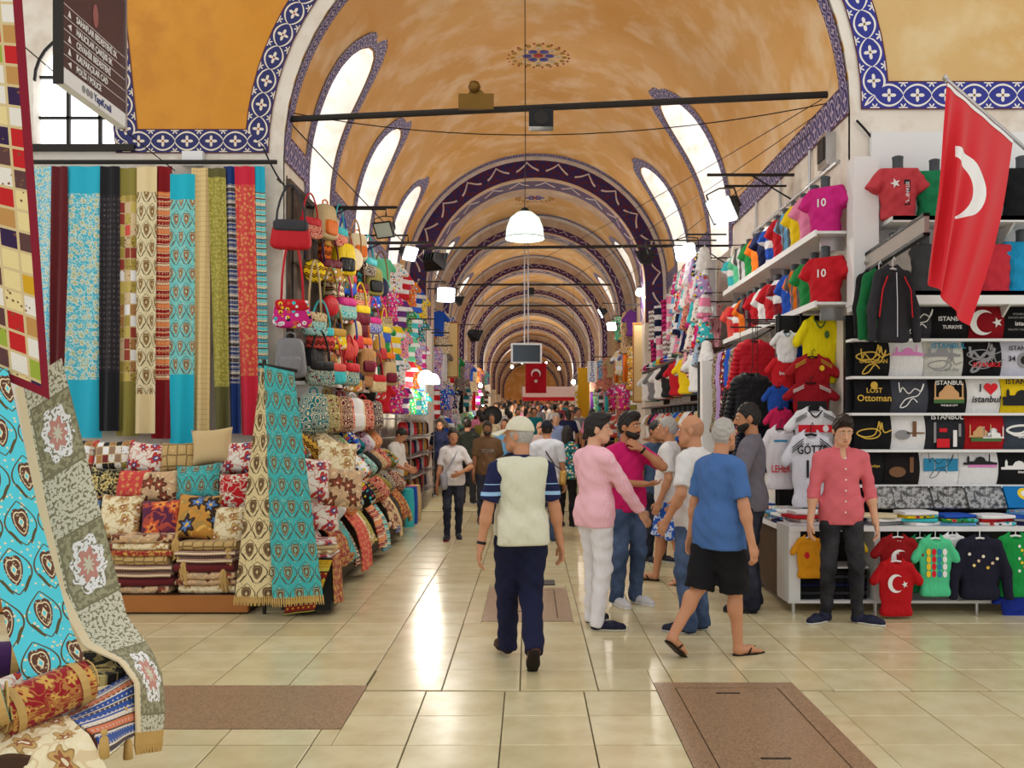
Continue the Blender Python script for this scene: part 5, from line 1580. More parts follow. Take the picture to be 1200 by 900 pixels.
# row 5
board(4, 1000, 1035, C('black'), 'black', 'with a gold line print behind the young man', [L('Turkiye', .03, Gd, .03, .02)])
board(4, 1035, 1076, s2l((30, 26, 28)), 'brown black', 'with a dim lute', [D('saz', saz_body, M_PBROWN, -.05, -.03, 1.2), D('fig', rect(.04, .13), M_PBROWN, .07, .03)])
board(4, 1076, 1122, C('white'), 'white', 'with three teal picture boxes', [D('b1', rect(.085, .10), Bl, -.10, .03), D('b1', rect(.085, .10), Bl, 0, .03), D('b1', rect(.085, .10), Bl, .10, .03), Q('loopy', loopy, Bk, -.0, .03, .003)])
board(4, 1122, 1168, C('white'), 'white', 'with a pink and black skyline', [D('skyl', skyl, Bk, 0, .03, .95), D('gr3', rect(.22, .02), M_PPINK, .02, .02, y=-.001)])
board(4, 1168, 1212, C('black'), 'black', 'with a white skyline', [D('skyl', skyl, W, 0, -.01), L('istanbul', .03, W, .04, -.03)])
for r in range(5):
    board(r, 1217, 1260, [C('white'), C('red'), C('black'), C('white'), C('navy')][r], ['white', 'red', 'black', 'white', 'navy'][r], 'at the far end', [L('ISTANBUL', .05, [Rd, W, Gd, Bk, W][r], 0, .04)])
# leaning prints above the counter
def photo_print():
    t = NT('photo_print_cloth'); v = t.uv(coord='Object')
    n = t.noise(v, 16, 4, .65)
    g = t.ramp(n, [(.36, (.01, .01, .012)), (.47, (.25, .25, .25)), (.56, (.9, .9, .9)), (.66, (.2, .2, .2))])
    return t.done(t.mix(.5, t.mix(1.0, t.oc(), (.35, .35, .35), 'MULTIPLY'), g), .7, t.noise(v, 200, 1), .1)
M_PHOTO = photo_print()
for i, (x0, x1, cn, cc) in enumerate(((1022, 1046, 'grey photo', C('grey')), (1046, 1090, 'black and white portrait photo', s2l((96, 98, 104))), (1091, 1131, 'black tree sketch', C('black')), (1132, 1176, 'blue photo', s2l((60, 90, 120))), (1177, 1215, 'bright blue', s2l((20, 120, 190))))):
    w = (x1 - x0) * 8.7 / FOC - .008
    t = thing('folded_print_shirt', '%s shirt leaning behind the folded shirts, %s from the young man' % (cn, ORD[i]), 'T-shirt', (xx((x0 + x1) / 2, 8.7), 8.68, zz(582, 8.7)), group='leaning folded print shirts')
    t.rotation_euler[0] = -.55
    MB().box(-w / 2, w / 2, 0, .03, -.11, .11).build('folded_body', M_OC if i == 4 else M_PHOTO, t, color=cc)
    yy = -.003
    if i == 4:
        decal('disc_y', disc_pts(.06, .06), M_PYEL, t, .03, .03, yy); decal('disc_c', disc_pts(.03, .03), M_PWHITE, t, .03, .03, yy - .003)
# counter
ct = thing('shop_counter', 'white shop counter with open shelves under the printed T-shirts', 'counter')
MB().box(2.28, 6.4, 8.30, 8.72, .735, .775).build('counter_top', M_WHITEP, ct)
MB().box(2.28, 6.4, 8.32, 8.70, .10, .125).build('bottom_shelf', M_WHITEP, ct)
for x in (2.28, 3.03, 4.6, 6.36):
    MB().box(x, x + .10 if x < 2.5 else x + .05, 8.31, 8.71, .125, .735).build('side_panel', M_WHITEP, ct)
MB().box(2.3, 6.4, 8.71, 8.73, .125, .735).build('back_board', M_BLACK, ct)
for x in (2.33, 3.05, 3.95, 4.6, 6.2):
    MB().tube([(x, 8.36, 0), (x, 8.36, .10)], .017, 8).build('leg', M_STEEL, ct)
MB().box(2.40, 3.0, 8.36, 8.70, .40, .415).build('middle_shelf', M_WHITEP, ct)
for c in range(3):
    for j in range(7):
        me = folded_mesh('folded_shirt', M_OC, .19, .26, .034) if (c, j) == (0, 0) else fsm
        fsm = me
        cn = ['black', 'charcoal', 'black', 'navy', 'black', 'charcoal', 'black'][j]
        single(me, M_OC, C(cn), (2.50 + c * .195, 8.50, .127 + j * .036), (0, 0, random.uniform(-.04, .04)), 'folded_shirt', 'dark folded shirt, layer %s, low shelf pile %s' % (ORD[j], ('nearest the aisle', 'at the middle', 'behind the young man')[c]), 'T-shirt', 'dark folded shirts on the low shelf')
M_FOLD = folded_mesh('folded_shirt', M_OC, .30, .26, .028)
fc = ['white', 'blue', 'light blue', 'navy', 'turquoise', 'red', 'cream', 'white', 'blue', 'green', 'grey', 'yellow', 'navy', 'white', 'red', 'light blue', 'blue', 'cream']
nf = 0
for c in range(11):
    for j in range(3 if c % 3 else 4):
        cn = fc[(c * 5 + j * 7) % len(fc)]
        X = 2.48 + c * .335
        o = single(M_FOLD, [M_OC, M_FLO, M_OC, M_STR][(c + j) % 4], C(cn), (X + random.uniform(-.03, .03), 8.51 + random.uniform(-.03, .03), .777 + j * .031), (0, 0, random.uniform(-.4, .4)), 'folded_shirt', '%s folded shirt, layer %s of pile %s along the counter top' % (cn, ORD[j], ORD[c]), 'T-shirt', 'folded shirts on the counter top')
# shirts hung under the counter edge
def hung(x, ytop, Y, w, me, mat, cn, what, prints=(), col=None, rot=0.0, name='hung_shirt', grp='shirts hung on the counter front', sq=1.0, hm=None):
    s = w * Y / FOC / (.66 if me in (ME_HUNG, ME_HUNG_LO) else .62)
    return garment(me, mat, col or C(cn), (xx(x, Y), Y, zz(ytop, Y)), rot, name, '%s %s' % (cn, what), 'shirt' if name != 'jacket' else 'jacket', grp, (s, s, s * sq), True, False, 0, prints, hm)
def tp(f, y=-.056):
    return lambda t: f(t, y)
hung(1052, 627, 8.20, 64, ME_HUNG, M_OC, 'dark red', 'T-shirt with white crescent top hung under the counter', [lambda t: lettering('34', .05, M_PWHITE, t, 0, -.08, -.045), lambda t: decal('cr2', crescent_pts(.10), M_PWHITE, t, 0, -.27, -.056)], s2l((150, 20, 26)))
hung(1050, 655, 8.10, 62, ME_HUNG, M_OC, 'bright red', 'T-shirt with white crescent and star hung lowest under the counter', [lambda t: decal('cr2', crescent_pts(.10), M_PWHITE, t, -.02, -.26, -.056), lambda t: decal('st2_', star_pts(.04), M_PWHITE, t, .09, -.27, -.056)], s2l((190, 22, 30)), sq=1.15)
hung(1078, 628, 8.27, 52, ME_HUNG, M_OC, 'dark green', 'T-shirt half hidden by the mint one', [], s2l((20, 110, 66)), sq=1.35)
hung(1096, 628, 8.18, 58, ME_HUNG, M_OC, 'mint green', 'T-shirt with a crowd of colourful dots hung under the counter', [(lambda q: lambda t: decal('ch%d' % (q % 4), disc_pts(.03, .036, 10), [M_PYEL, M_PRED, M_PBLUE, M_PWHITE][q % 4], t, -.11 + .072 * (q % 4), -.16 - .075 * (q // 4), -.055 - .001 * (q % 3)))(q) for q in range(16)], s2l((84, 206, 150)), sq=1.3)
hung(1116, 625, 8.28, 44, ME_HUNG, M_OC, 'white', 'T-shirt tucked behind the navy hooded jacket', [], C('white'), sq=1.3)
hung(1148, 628, 8.20, 74, ME_LONG, M_OC, 'navy', 'long-sleeved hooded jacket with flower embroidery hung under the counter', [(lambda q: lambda t: decal('em%d' % (q % 3), disc_pts(.016, .016, 8), [M_PWHITE, M_PYEL, M_PTAN][q % 3], t, -.13 + .045 * (q % 7), -.17 - .022 * ((q * 5) % 7), -.068))(q) for q in range(16)], s2l((30, 30, 48)), name='jacket')
hung(1190, 625, 8.24, 66, ME_HUNG, M_OC, 'grass green', 'T-shirt with pale flowers hung at the counter end', [(lambda q: lambda t: decal('em%d' % (q % 3), disc_pts(.016, .016, 8), [M_PWHITE, M_PYEL, M_PTAN][q % 3], t, .02 + .03 * (q % 3), -.12 - .04 * q, -.056))(q) for q in range(7)], s2l((26, 150, 70)), sq=1.2)
hung(1192, 694, 8.26, 60, ME_HUNG, M_OC, 'royal blue', 'shirt hung low below the grass green one', [], s2l((30, 50, 150)), sq=.55)
hung(948, 628, 8.27, 44, ME_HUNG, M_OC, 'orange yellow', 'football jersey hung inside the aisle end of the counter', [lambda t: decal('bdg', disc_pts(.045, .05), M_PRED, t, -.05, -.28, -.056)], s2l((236, 160, 30)), sq=1.2)
hung(966, 628, 8.285, 30, ME_HUNG, M_OC, 'maroon', 'football jersey beside the orange yellow one in the counter', [], s2l((96, 24, 40)), sq=1.8)
hung(1005, 632, 8.285, 24, ME_HUNG, M_OC, 'lemon yellow', 'jersey hung behind the young man in the counter', [], C('yellow'), sq=1.5)

# shelves of T-shirt forms above
for nm, y, Yb in (('upper', 258, 8.62), ('lower', 345, 8.62)):
    s = thing('wall_shelf', '%s white shelf of T-shirt forms behind the big flag' % nm, 'shelf')
    z = zz(y, 8.6)
    MB().box(3.27, 6.4, 8.5, 8.92, z - .02, z + .02).build('board', M_WHITEP, s)
    MB().box(3.27, 6.4, 8.5, 8.515, z - .10 if nm == 'lower' else z - .035, z + .02).build('front_lip', M_WHITEP, s)
    for x in (3.45, 4.4, 5.4):
        MB().poly([(0, -.02), (.0, -.22), (.03, -.22), (.30, -.02)], .02, Matrix.Translation((x, 8.9, z)) @ Matrix.Rotation(-PI / 2, 4, 'Z')).build('bracket', M_WHITEP, s)
FR = [(1052, 250, 1.05, 'red', 'T-shirt form with a star badge and lettering strip on the upper shelf', [lambda t: decal('stx', star_pts(.045), M_PWHITE, t, -.05, .30, -.10), lambda t: decal('strip', rect(.05, .22), M_PBLACK, t, .05, .22, -.098), lambda t: lettering('ISTANBUL', .04, M_PWHITE, t, .05, .22, -.102, 1, 0, PI / 2)], s2l((196, 66, 74))),
      (1095, 250, 1.0, 'green', 'T-shirt form half behind the flag on the upper shelf', [], s2l((30, 130, 84))),
      (1140, 250, 1.0, 'white', 'T-shirt form hidden behind the flag on the upper shelf', [], C('white')),
      (1197, 250, 1.05, 'black', 'T-shirt form at the picture edge on the upper shelf', [], C('black')),
      (1048, 337, 1.0, 'light grey', 'T-shirt form behind the track jackets on the lower shelf', [], s2l((170, 166, 160))),
      (1083, 337, 1.0, 'dark grey', 'T-shirt form next to the flag on the lower shelf', [], s2l((70, 74, 76))),
      (1122, 337, 1.0, 'navy', 'T-shirt form behind the flag on the lower shelf', [], C('navy')),
      (1163, 337, 1.0, 'red', 'striped top form beside the flag on the lower shelf', [], s2l((200, 50, 64))),
      (1197, 337, 1.05, 'bright blue', 'T-shirt form at the picture edge on the lower shelf', [], s2l((30, 150, 200)))]
for x, y, s, cn, what, pr, col in FR:
    z = zz(258 if y < 300 else 345, 8.6) + .021
    garment(ME_FORM, M_OC, col, (xx(x, 8.7), 8.70, z), random.uniform(-.1, .1), 'shirt_form', '%s %s' % (cn, what), 'T-shirt', 'T-shirt forms on the pier shelves', s, neck=True, prints=pr)
# arm with the track jackets
arm = thing('garment_bracket', 'pale display arm with dark edges carrying track jackets', 'arm')
A0, A1 = Vector((3.11, 8.90, 3.14)), Vector((3.17, 7.55, 3.27))
dv = (A1 - A0)
for nm, mat, dz, hgt, wd in (('bar', plain('pale_grey_paint', s2l((176, 166, 160)), .7), 0, .07, .02), ('edge', M_BLACK, .078, .014, .026), ('edge', M_BLACK, -.078, .014, .026)):
    m = MB()
    pts = []
    for p in (A0, A1):
        for sx in (-1, 1):
            for sz in (-1, 1):
                pts.append((p.x + sx * wd, p.y, p.z + dz + sz * hgt))
    n0 = len(m.v); m.v += pts
    for f in ((0, 1, 3, 2), (4, 6, 7, 5), (0, 4, 5, 1), (2, 3, 7, 6), (0, 2, 6, 4), (1, 5, 7, 3)):
        m.face([n0 + i for i in f])
    m.build(nm, mat, arm)
for i, (x, y, Y, w, cn, what, col, rz) in enumerate(((1020, 318, 8.62, 52, 'black and yellow', 'track jacket hung innermost on the pale arm', C('black'), .5), (1030, 316, 8.35, 56, 'green and black', 'track jacket in the middle of the pale arm', s2l((22, 110, 60)), .3), (1046, 312, 8.05, 60, 'charcoal', 'track jacket with red piping hung outermost on the pale arm', s2l((48, 48, 54)), .15))):
    s = w * Y / FOC / .52
    t = garment(ME_LONG, M_OC, col, (xx(x, Y), Y, zz(y, Y)), rz, 'jacket', '%s %s' % (cn, what), 'jacket', 'track jackets on the display arm', (s * .9, s * 1.1, s * 1.25), True)
    pc = [M_PYEL, M_PRED, M_PRED][i]
    for sx in (-1, 1):
        MB().tube([(sx * .10, -.06, -.09), (sx * .17, -.075, -.2), (sx * .20, -.06, -.42)], .007, 5).build('piping', pc, t)
    MB().tube([(0, -.07, -.06), (0, -.085, -.3), (0, -.085, -.58)], .006, 5).build('zip', M_STEEL, t)
    if i == 0:
        lettering('LOS', .07, M_PYEL, t, -.12, -.2, -.085)
# the big flag on its pole
def flag_mat():
    t = NT('crescent_flag_cloth')
    x, y, _ = t.xyz(t.uv())
    def circ(cx, cy, r):
        return t.lt(t.math('ADD', t.math('POWER', t.math('SUBTRACT', x, cx), 2), t.math('POWER', t.math('SUBTRACT', y, cy), 2)), r * r)
    c1, c2 = px(1117, 216, 7.5), px(1105, 221, 7.5)
    mask = t.math('MULTIPLY', circ(c1.x, c1.z, 41 * 7.5 / FOC), t.math('SUBTRACT', 1.0, circ(c2.x, c2.z, 36 * 7.5 / FOC)))
    mask = t.math('MULTIPLY', mask, t.gt(x, px(1119, 0, 7.5).x))
    n = t.noise(t.uv((1, 1)), 300, 1)
    col = t.mix(mask, s2l((206, 26, 40)), (.82, .82, .82))
    return t.done(col, .7, n, .1, sheen=.1)
fl = thing('national_flag', 'large red flag with white crescent hanging from a slanted pole', 'flag')
T0, T1 = Vector((3.20, 7.28, 4.33)), Vector((5.0, 8.93, 3.99))
MB().tube([T0, T1], .017, 8).build('pole', M_STEEL, fl)
MB().lathe([(.001, -.03), (.026, 0), (.001, .04)], 8, Matrix.Translation(T0)).build('finial', M_STEEL, fl)
nu, nv = 41, 30
P = np.zeros((nu, nv, 3))
for i in range(nu):
    u = i / (nu - 1)
    top = T0.lerp(T1, .012 + .53 * u) + Vector((0, 0, -.02))
    bot = px(1089 + 44 * u, 330 + 52 * u, 7.28 + .18 * u)
    for j in range(nv):
        v = j / (nv - 1)
        q = top.lerp(bot, v)
        amp = .003 + .07 * math.sin(PI * min(v * .9, 1)) ** .8 * (.25 + .75 * math.exp(-(u / .33) ** 2))
        q += Vector((.055 * math.sin(PI * v) * u - .02 * math.sin(16 * u + 1.0) * v, -amp * math.sin(24 * u ** .8 + 1.5 * v), -.10 * math.sin(PI * u) * v * (1 - v)))
        P[i, j] = q
fm = sheet_mesh('flag_cloth', P, flag_mat(), .005)
for lp in fm.loops:      # the print is laid out flat on the hanging cloth
    co = fm.vertices[lp.vertex_index].co
    fm.uv_layers[0].data[lp.index].uv = (co.x - (co.y - 7.5) * .42, co.z)
link('flag_cloth', fm, None, fl)
m = MB()
for i in range(nu - 1):
    a, b = Vector(P[i, 0]), Vector(P[i + 1, 0]); c, d = Vector(P[i, 1]), Vector(P[i + 1, 1])
    n_ = Vector((0, -.008, 0))
    m.quad(a + n_, b + n_, b.lerp(d, .55) + n_, a.lerp(c, .55) + n_)
m.build('white_hem', M_PWHITE, fl, weld='open')
# ---------------------------------------------------------------- right: jersey stall along the aisle
ep = MB().box(2.99, 3.22, 8.72, 8.91, 2.72, 4.14).build('shelf_divider', M_WHITEP); tag(ep, 'tall white divider board beside the jersey shelves', 'panel')
for nm, z in (('upper', 3.50), ('lower', 2.83)):
    s = thing('jersey_shelf', '%s white aisle shelf carrying football jersey forms' % nm, 'shelf')
    MB().box(2.72, 3.03, 8.95, 13.2, z - .025, z).build('board', M_WHITEP, s)
    MB().box(2.70, 2.72, 8.95, 13.2, z - .05, z + .01).build('front_lip', M_WHITEP, s)
    for yy in (9.1, 11.0, 13.0):
        MB().box(2.80, 3.03, yy, yy + .03, z - .16, z - .025).build('bracket', M_STEEL, s)
TOP = ['magenta', 'pink', 'yellow', 'light blue', 'red', 'blue', 'navy', 'orange', 'green', 'white', 'mint green', 'turquoise']
BOT = ['red', 'green', 'orange', 'blue', 'dark red', 'red', 'white', 'red', 'burgundy', 'orange', 'red', 'coral']
for r_, (names, z) in enumerate(((TOP, 3.50), (BOT, 2.83))):
    for k, cn in enumerate(names):
        yy = 9.08 + k * .345
        t = garment(ME_FORM, [M_OC, M_OC, M_OC, M_VST, M_OC, M_STR][(k + r_) % 6], C(cn), (2.84, yy, z), -PI / 2 + .75 + random.uniform(-.15, .15), 'jersey_form', '%s jersey form, %s from the white divider on the %s aisle shelf' % (cn, ORD[k], ('upper', 'lower')[r_]), 'jersey', 'jersey forms on the aisle shelves', .98, neck=True)
        if k < 6:
            lettering(['10', '7', '9', '11', '8', '5'][k], .11, M_PWHITE if cn not in ('white', 'yellow') else M_PBLUE, t, 0, .28, -.103)
rk = thing('jersey_rack', 'black metal rack with the cascade of hung jerseys beside the young man', 'rack')
MB().box(2.52, 3.03, 9.66, 9.70, .8, 2.78).build('back_grid', M_BLACK, rk)
for x in (2.54, 2.76, 3.0):
    MB().tube([(x, 9.62, .74), (x, 9.62, 2.8)], .016, 6).build('upright', M_BLACK, rk)
W, Bk, Rd = M_PWHITE, M_PBLACK, M_PRED
def jers(x, y, Y, w, cn, what, col, prints=(), mat=None, sq=1.0, rot=0.0, me=None, name='hung_jersey'):
    me = me or ME_HUNG
    s = w * Y / FOC / (.66 if me is ME_HUNG else .58)
    t = garment(me, mat or M_OC, col, (xx(x, Y), Y, zz(y, Y)), rot, name, '%s %s' % (cn, what), 'jersey' if name != 'puffer_jacket' else 'jacket', 'jerseys and jackets on the aisle rack', (s, s, s * sq), True, False, 0, prints, M_BLACK)
    return t
def badge(mat=M_PGREEN, x=.08):
    return lambda t: decal('bdg', disc_pts(.03, .035), mat, t, x, -.17, -.058)
def trim3(mat):
    def f(t):
        for sx in (-1, 1):
            for k in range(3):
                MB().tube([(sx * .09, -.045 - .002 * k, -.055 - .02 * k), (sx * .22, -.06, -.13 - .02 * k)], .004, 4).build('stripe', mat, t)
    return f
def collar(mat):
    return lambda t: MB().tube([(-.075, -.04, -.03), (-.03, -.055, -.09), (0, -.058, -.11), (.03, -.055, -.09), (.075, -.04, -.03)], .009, 5).build('collar', mat, t)
jers(960, 371, 9.42, 62, 'bright yellow', 'jersey with green collar at the top of the rack', s2l((240, 222, 20)), [collar(M_PGREEN), badge()], sq=1.35)
jers(922, 388, 9.50, 40, 'white', 'sports shirt with navy collar left of the yellow jersey', C('white'), [collar(M_PBLUE)], sq=1.0)
jers(934, 392, 9.58, 40, 'royal blue', 'sports shirt peeking between white and yellow jerseys', s2l((30, 70, 180)), [], sq=1.1)
jers(952, 416, 9.34, 64, 'dark red', 'jersey with thin gold shoulder lines on the rack', s2l((166, 26, 36)), [trim3(M_PGOLD), badge(M_PYEL, .1)], sq=.95)
jers(918, 418, 9.50, 44, 'scarlet', 'jersey with white lettering left of the dark red one', s2l((206, 34, 44)), [lambda t: lettering('bwin', .09, W, t, 0, -.28, -.058)], sq=1.05)
jers(950, 447, 9.26, 66, 'red and black', 'jersey with white shoulder stripes on the rack', s2l((150, 20, 34)), [trim3(W), lambda t: decal('blkb', rect(.34, .26), M_PBLACK, t, 0, -.42, -.058)], sq=.8)
jers(912, 452, 9.46, 40, 'cobalt blue', 'jersey hung left of the red and black one', s2l((36, 80, 170)), [], sq=1.1)
jers(915, 478, 9.40, 42, 'deep pink', 'jersey hung above the striped white one', s2l((206, 36, 90)), [], sq=1.1)
jers(954, 478, 9.16, 70, 'white', 'jersey with black neck and dark red chest band on the rack', s2l((232, 232, 238)), [trim3(Bk), collar(Bk), lambda t: decal('chest', rect(.38, .085), M_PRED, t, 0, -.24, -.060), lambda t: decal('bdgw', disc_pts(.032, .04), W, t, .11, -.24, -.064)], sq=.95)
jers(950, 506, 9.06, 70, 'white', 'jersey back with player name and number nineteen', s2l((228, 228, 240)), [lambda t: lettering('GÖTZE', .10, Bk, t, 0, -.15, -.058), lambda t: lettering('19', .20, Bk, t, 0, -.31, -.062), trim3(Bk)], sq=1.35)
jers(914, 500, 9.22, 52, 'white', 'jersey with thin red lettering at the aisle edge of the rack', s2l((230, 226, 232)), [lambda t: lettering('LEHER', .10, Rd, t, 0, -.42, -.058), lambda t: decal('bluel', rect(.2, .02), M_PBLUE, t, 0, -.14, -.058)], sq=1.5)
jers(903, 510, 9.50, 36, 'navy', 'jersey behind the lettered white one', C('navy'), [], sq=1.3)
for i, (x, y, Y, w, cn, what, col) in enumerate(((884, 398, 10.6, 56, 'bright red', 'quilted puffer jacket beyond the jersey rack', s2l((206, 24, 44))), (880, 437, 10.2, 58, 'black', 'quilted puffer jacket below the red one', s2l((34, 34, 38))), (866, 446, 11.0, 40, 'dark brown', 'quilted puffer jacket beside the black one', s2l((54, 44, 40))), (886, 486, 10.4, 46, 'navy', 'quilted jacket with pale hood hung lowest', s2l((28, 30, 50))))):
    t = jers(x, y, Y, w, cn, what, col, (), M_LEA, 1.0, .1, ME_PUFF, 'puffer_jacket')
    sc_ = t.scale[0]
    MB().tube([(.02, 0, .07), (.02, 0, (2.80 - t.location.z) / sc_)], .005, 5).build('hook_chain', M_IRON, t)
# long garments beyond, on an aisle rail
rl = thing('garment_rail', 'dark rail of long scarves and coats at the end of the jersey stall', 'rail')
MB().tube([(2.62, 10.9, 2.66), (2.62, 13.1, 2.66)], .014, 6).build('bar', M_IRON, rl)
for yy in (10.95, 13.05):
    MB().tube([(2.62, yy, 2.66), (2.86, yy, 2.80)], .010, 6).build('stay', M_IRON, rl)
for yy, x_ in ((10.6, 2.60), (10.2, 2.43), (11.0, 2.44), (10.4, 2.49)):
    MB().tube([(x_ - .1, yy, 2.795), (3.03, yy, 2.795)], .010, 6).build('cross_bar', M_IRON, rl)
for k in range(8):
    cn = ['purple', 'magenta', 'navy', 'charcoal', 'blue', 'burgundy', 'lilac', 'black'][k]
    single(ME_DRESS, [M_OC, M_FLO, M_OC, M_WEA][k % 4], C(cn), (2.62, 11.05 + k * .27, 2.64), (0, 0, -PI / 2 + .9), 'long_scarf_dress', '%s long garment, %s along the dark rail past the puffer jackets' % (cn, ORD[k]), 'garment', 'long garments on the rail', (.8, .8, 1.1))
c2 = thing('aisle_counter', 'low white aisle counter heaped with folded shirts under the jersey rack', 'counter')
MB().box(2.30, 3.0, 8.80, 13.1, .70, .735).build('counter_top', M_WHITEP, c2)
MB().box(2.34, 2.40, 8.84, 13.1, .06, .70).build('front_panel', M_DARKW, c2)
MB().box(2.40, 2.98, 8.84, 8.90, .0, .70).build('end_panel', M_DARKW, c2)
for k in range(10):
    for j in range(4 if k < 2 else 3):
        cn = fc[(k * 7 + j * 5 + 3) % len(fc)]
        single(M_FOLD, [M_OC, M_FLO, M_OC][(k + j) % 3], C(cn), (2.47 + .03 * (j % 2), 8.98 + k * .36, .737 + j * .031), (0, 0, -PI / 2 + random.uniform(-.25, .25)), 'folded_shirt', '%s folded shirt, layer %s of heap %s on the low aisle counter' % (cn, ORD[j], ORD[k]), 'T-shirt', 'folded shirts on the aisle counter')
po = thing('shop_post', 'white shop post with dark edge between the jersey and scarf stalls', 'post')
MB().box(2.42, 2.62, 13.22, 13.42, 0, 2.55).build('white_face', M_WHITEP, po)
MB().box(2.40, 2.86, 13.43, 13.5, 0, 2.55).build('dark_edge', M_BLACK, po)

# ---------------------------------------------------------------- right: scarf and souvenir stall beyond the post
sh = thing('souvenir_shelf', 'dark wooden shelf of caps in the souvenir stall', 'shelf')
MB().box(2.45, 3.03, 13.7, 20.6, 2.74, 2.78).build('board', M_DARKW, sh)
MB().box(2.45, 3.03, 13.7, 20.6, 1.98, 2.01).build('board', M_DARKW, sh)
for yy in (13.8, 17.0, 20.4):
    MB().box(2.9, 3.03, yy, yy + .05, 0, 2.74).build('upright', M_DARKW, sh)
ME_SCARF = None
def scarf_mesh():
    P = np.zeros((5, 14, 3))
    for i in range(5):
        for j in range(14):
            P[i, j] = ((i - 2) * .05, .03 * math.sin(i * 2.2 + j * .25), -j * .062)
    return sheet_mesh('scarf', P, M_OC, .012)
ME_SCARF = scarf_mesh()
scn = ['white', 'pink', 'magenta', 'cream', 'white', 'pink', 'lilac', 'white', 'navy', 'coral', 'pink', 'white', 'silver', 'red']
srl = thing('scarf_rail', 'thin iron rails carrying the scarf rows in the souvenir stall', 'rail')
for z_ in (4.06, 3.43):
    for x_ in (2.62, 2.74):
        MB().tube([(x_, 13.6, z_), (x_, 20.7, z_)], .010, 5).build('bar', M_IRON, srl)
    for y_ in (13.65, 17.0, 20.6):
        MB().tube([(2.60, y_, z_), (3.06, y_, z_)], .010, 5).build('stay', M_IRON, srl)
for r_, z in enumerate((4.05, 3.42)):
    for k in range(15):
        cn = scn[(k * 3 + r_ * 5) % len(scn)]
        single(ME_SCARF, [M_STR, M_WEA, M_BAN, M_STR][(k + r_) % 4], C(cn), (2.62 + .12 * ((k + r_) % 2), 13.75 + k * .45 + .2 * r_, z), (0, 0, -.6 + random.uniform(-.3, .3)), 'hung_scarf', '%s scarf, %s from the white post in the %s scarf row' % (cn, ORD[k], ('upper', 'lower')[r_]), 'scarf', 'scarves hung in the souvenir stall', 1.05)
for k in range(13):
    cn = ['red', 'white', 'orange', 'green', 'charcoal', 'white', 'blue', 'red', 'yellow', 'turquoise', 'white', 'navy', 'magenta'][k]
    hat(C(cn), (2.50, 14.0 + k * .5, 2.785), -PI / 2 + .6, '%s peaked cap, %s from the white post on the souvenir shelf' % (cn, ORD[k]), 'caps on the souvenir shelf')
for k in range(14):
    cn = ['white', 'blue', 'yellow', 'light blue', 'red', 'cream', 'black', 'orange', 'white', 'pink', 'grey', 'teal', 'white', 'green'][k]
    garment(ME_HUNG_LO, [M_OC, M_STR][k % 2], C(cn), (2.50 + .12 * (k % 2), 13.85 + k * .48, 2.70), -PI / 2 + .9, 'hung_shirt', '%s child T-shirt, %s from the white post under the cap shelf' % (cn, ORD[k]), 'T-shirt', 'child T-shirts under the cap shelf', .92)
for k in range(13):
    cn = ['beige', 'black', 'white', 'gold', 'blue', 'turquoise', 'red', 'cream', 'silver', 'magenta', 'navy', 'tan', 'white'][k]
    garment(ME_FORM_LO, M_FLO if k % 2 else M_OC, C(cn), (2.62, 13.95 + k * .5, 1.36), -PI / 2 + .85, 'shirt_form', '%s T-shirt form, %s from the white post in the souvenir stall' % (cn, ORD[k]), 'T-shirt', 'T-shirt forms in the souvenir stall', 1.1, neck=True)
tb = thing('souvenir_table', 'low wooden table of souvenirs along the aisle', 'table')
MB().box(2.30, 2.98, 13.7, 20.6, .60, .65).build('table_top', M_WOOD, tb); MB().box(2.34, 2.40, 13.72, 20.5, 0, .6).build('front_board', M_WOOD, tb)
MB().box(2.46, 2.98, 13.8, 20.5, 1.30, 1.345).build('upper_deck', M_WOOD, tb)
for k in range(15):
    cn = bcols[(k * 5) % len(bcols)]
    bag('tall', [M_FLO, M_LEA, M_PAI][k % 3], C(cn), C('cream'), (2.55, 13.95 + k * .44, 1.09), -PI / 2 + .7, '%s small bag standing %s along the souvenir table' % (cn, ORD[k]), 'small bags on the souvenir table', .95)

# ---------------------------------------------------------------- left: clothes stall beyond the bags
brd = thing('clothes_display', 'white-framed board crowded with bright small clothes beyond the bags', 'board')
MB().box(-2.66, -2.62, 15.3, 20.3, 2.3, 4.5).build('panel', M_WHITEP, brd)
for z in (2.3, 3.4, 4.5):
    MB().box(-2.62, -2.56, 15.3, 20.3, z - .025, z + .025).build('frame_rail', M_WHITEP, brd)
for yy in (15.3, 20.25):
    MB().box(-2.62, -2.50, yy, yy + .05, 2.3, 4.5).build('frame_stile', M_STEEL, brd)
cc = ['mint green', 'turquoise', 'blue', 'magenta', 'white', 'pink', 'green', 'orange', 'lilac', 'teal', 'yellow', 'purple', 'red']
for r_, z in enumerate((4.40, 3.85, 3.35, 2.85, 2.35)):
    for k in range(10):
        cn = cc[(k * 4 + r_ * 3) % len(cc)]
        garment(ME_HUNG_LO, [M_OC, M_FLO, M_OC, M_STR][(k + r_) % 4], C(cn), (-2.42 + .14 * ((k + r_) % 2), 15.5 + k * .5, z), PI / 2 - .8 + random.uniform(-.2, .2), 'small_garment', '%s small garment, %s along row %s of the clothes board' % (cn, ORD[k], ORD[r_]), 'garment', 'small clothes on the bright board', .82)
rackL = thing('shoe_rack', 'steel rack of slippers and pots beside the boy in white', 'rack')
for z in (.35, .72, 1.08, 1.42, 1.76):
    MB().box(-2.6, -2.02, 16.4, 20.4, z - .015, z).build('shelf', M_STEEL, rackL)
for yy in (16.42, 18.4, 20.36):
    for x in (-2.05, -2.58):
        MB().tube([(x, yy, 0), (x, yy, 1.95)], .014, 6).build('upright', M_STEEL, rackL)
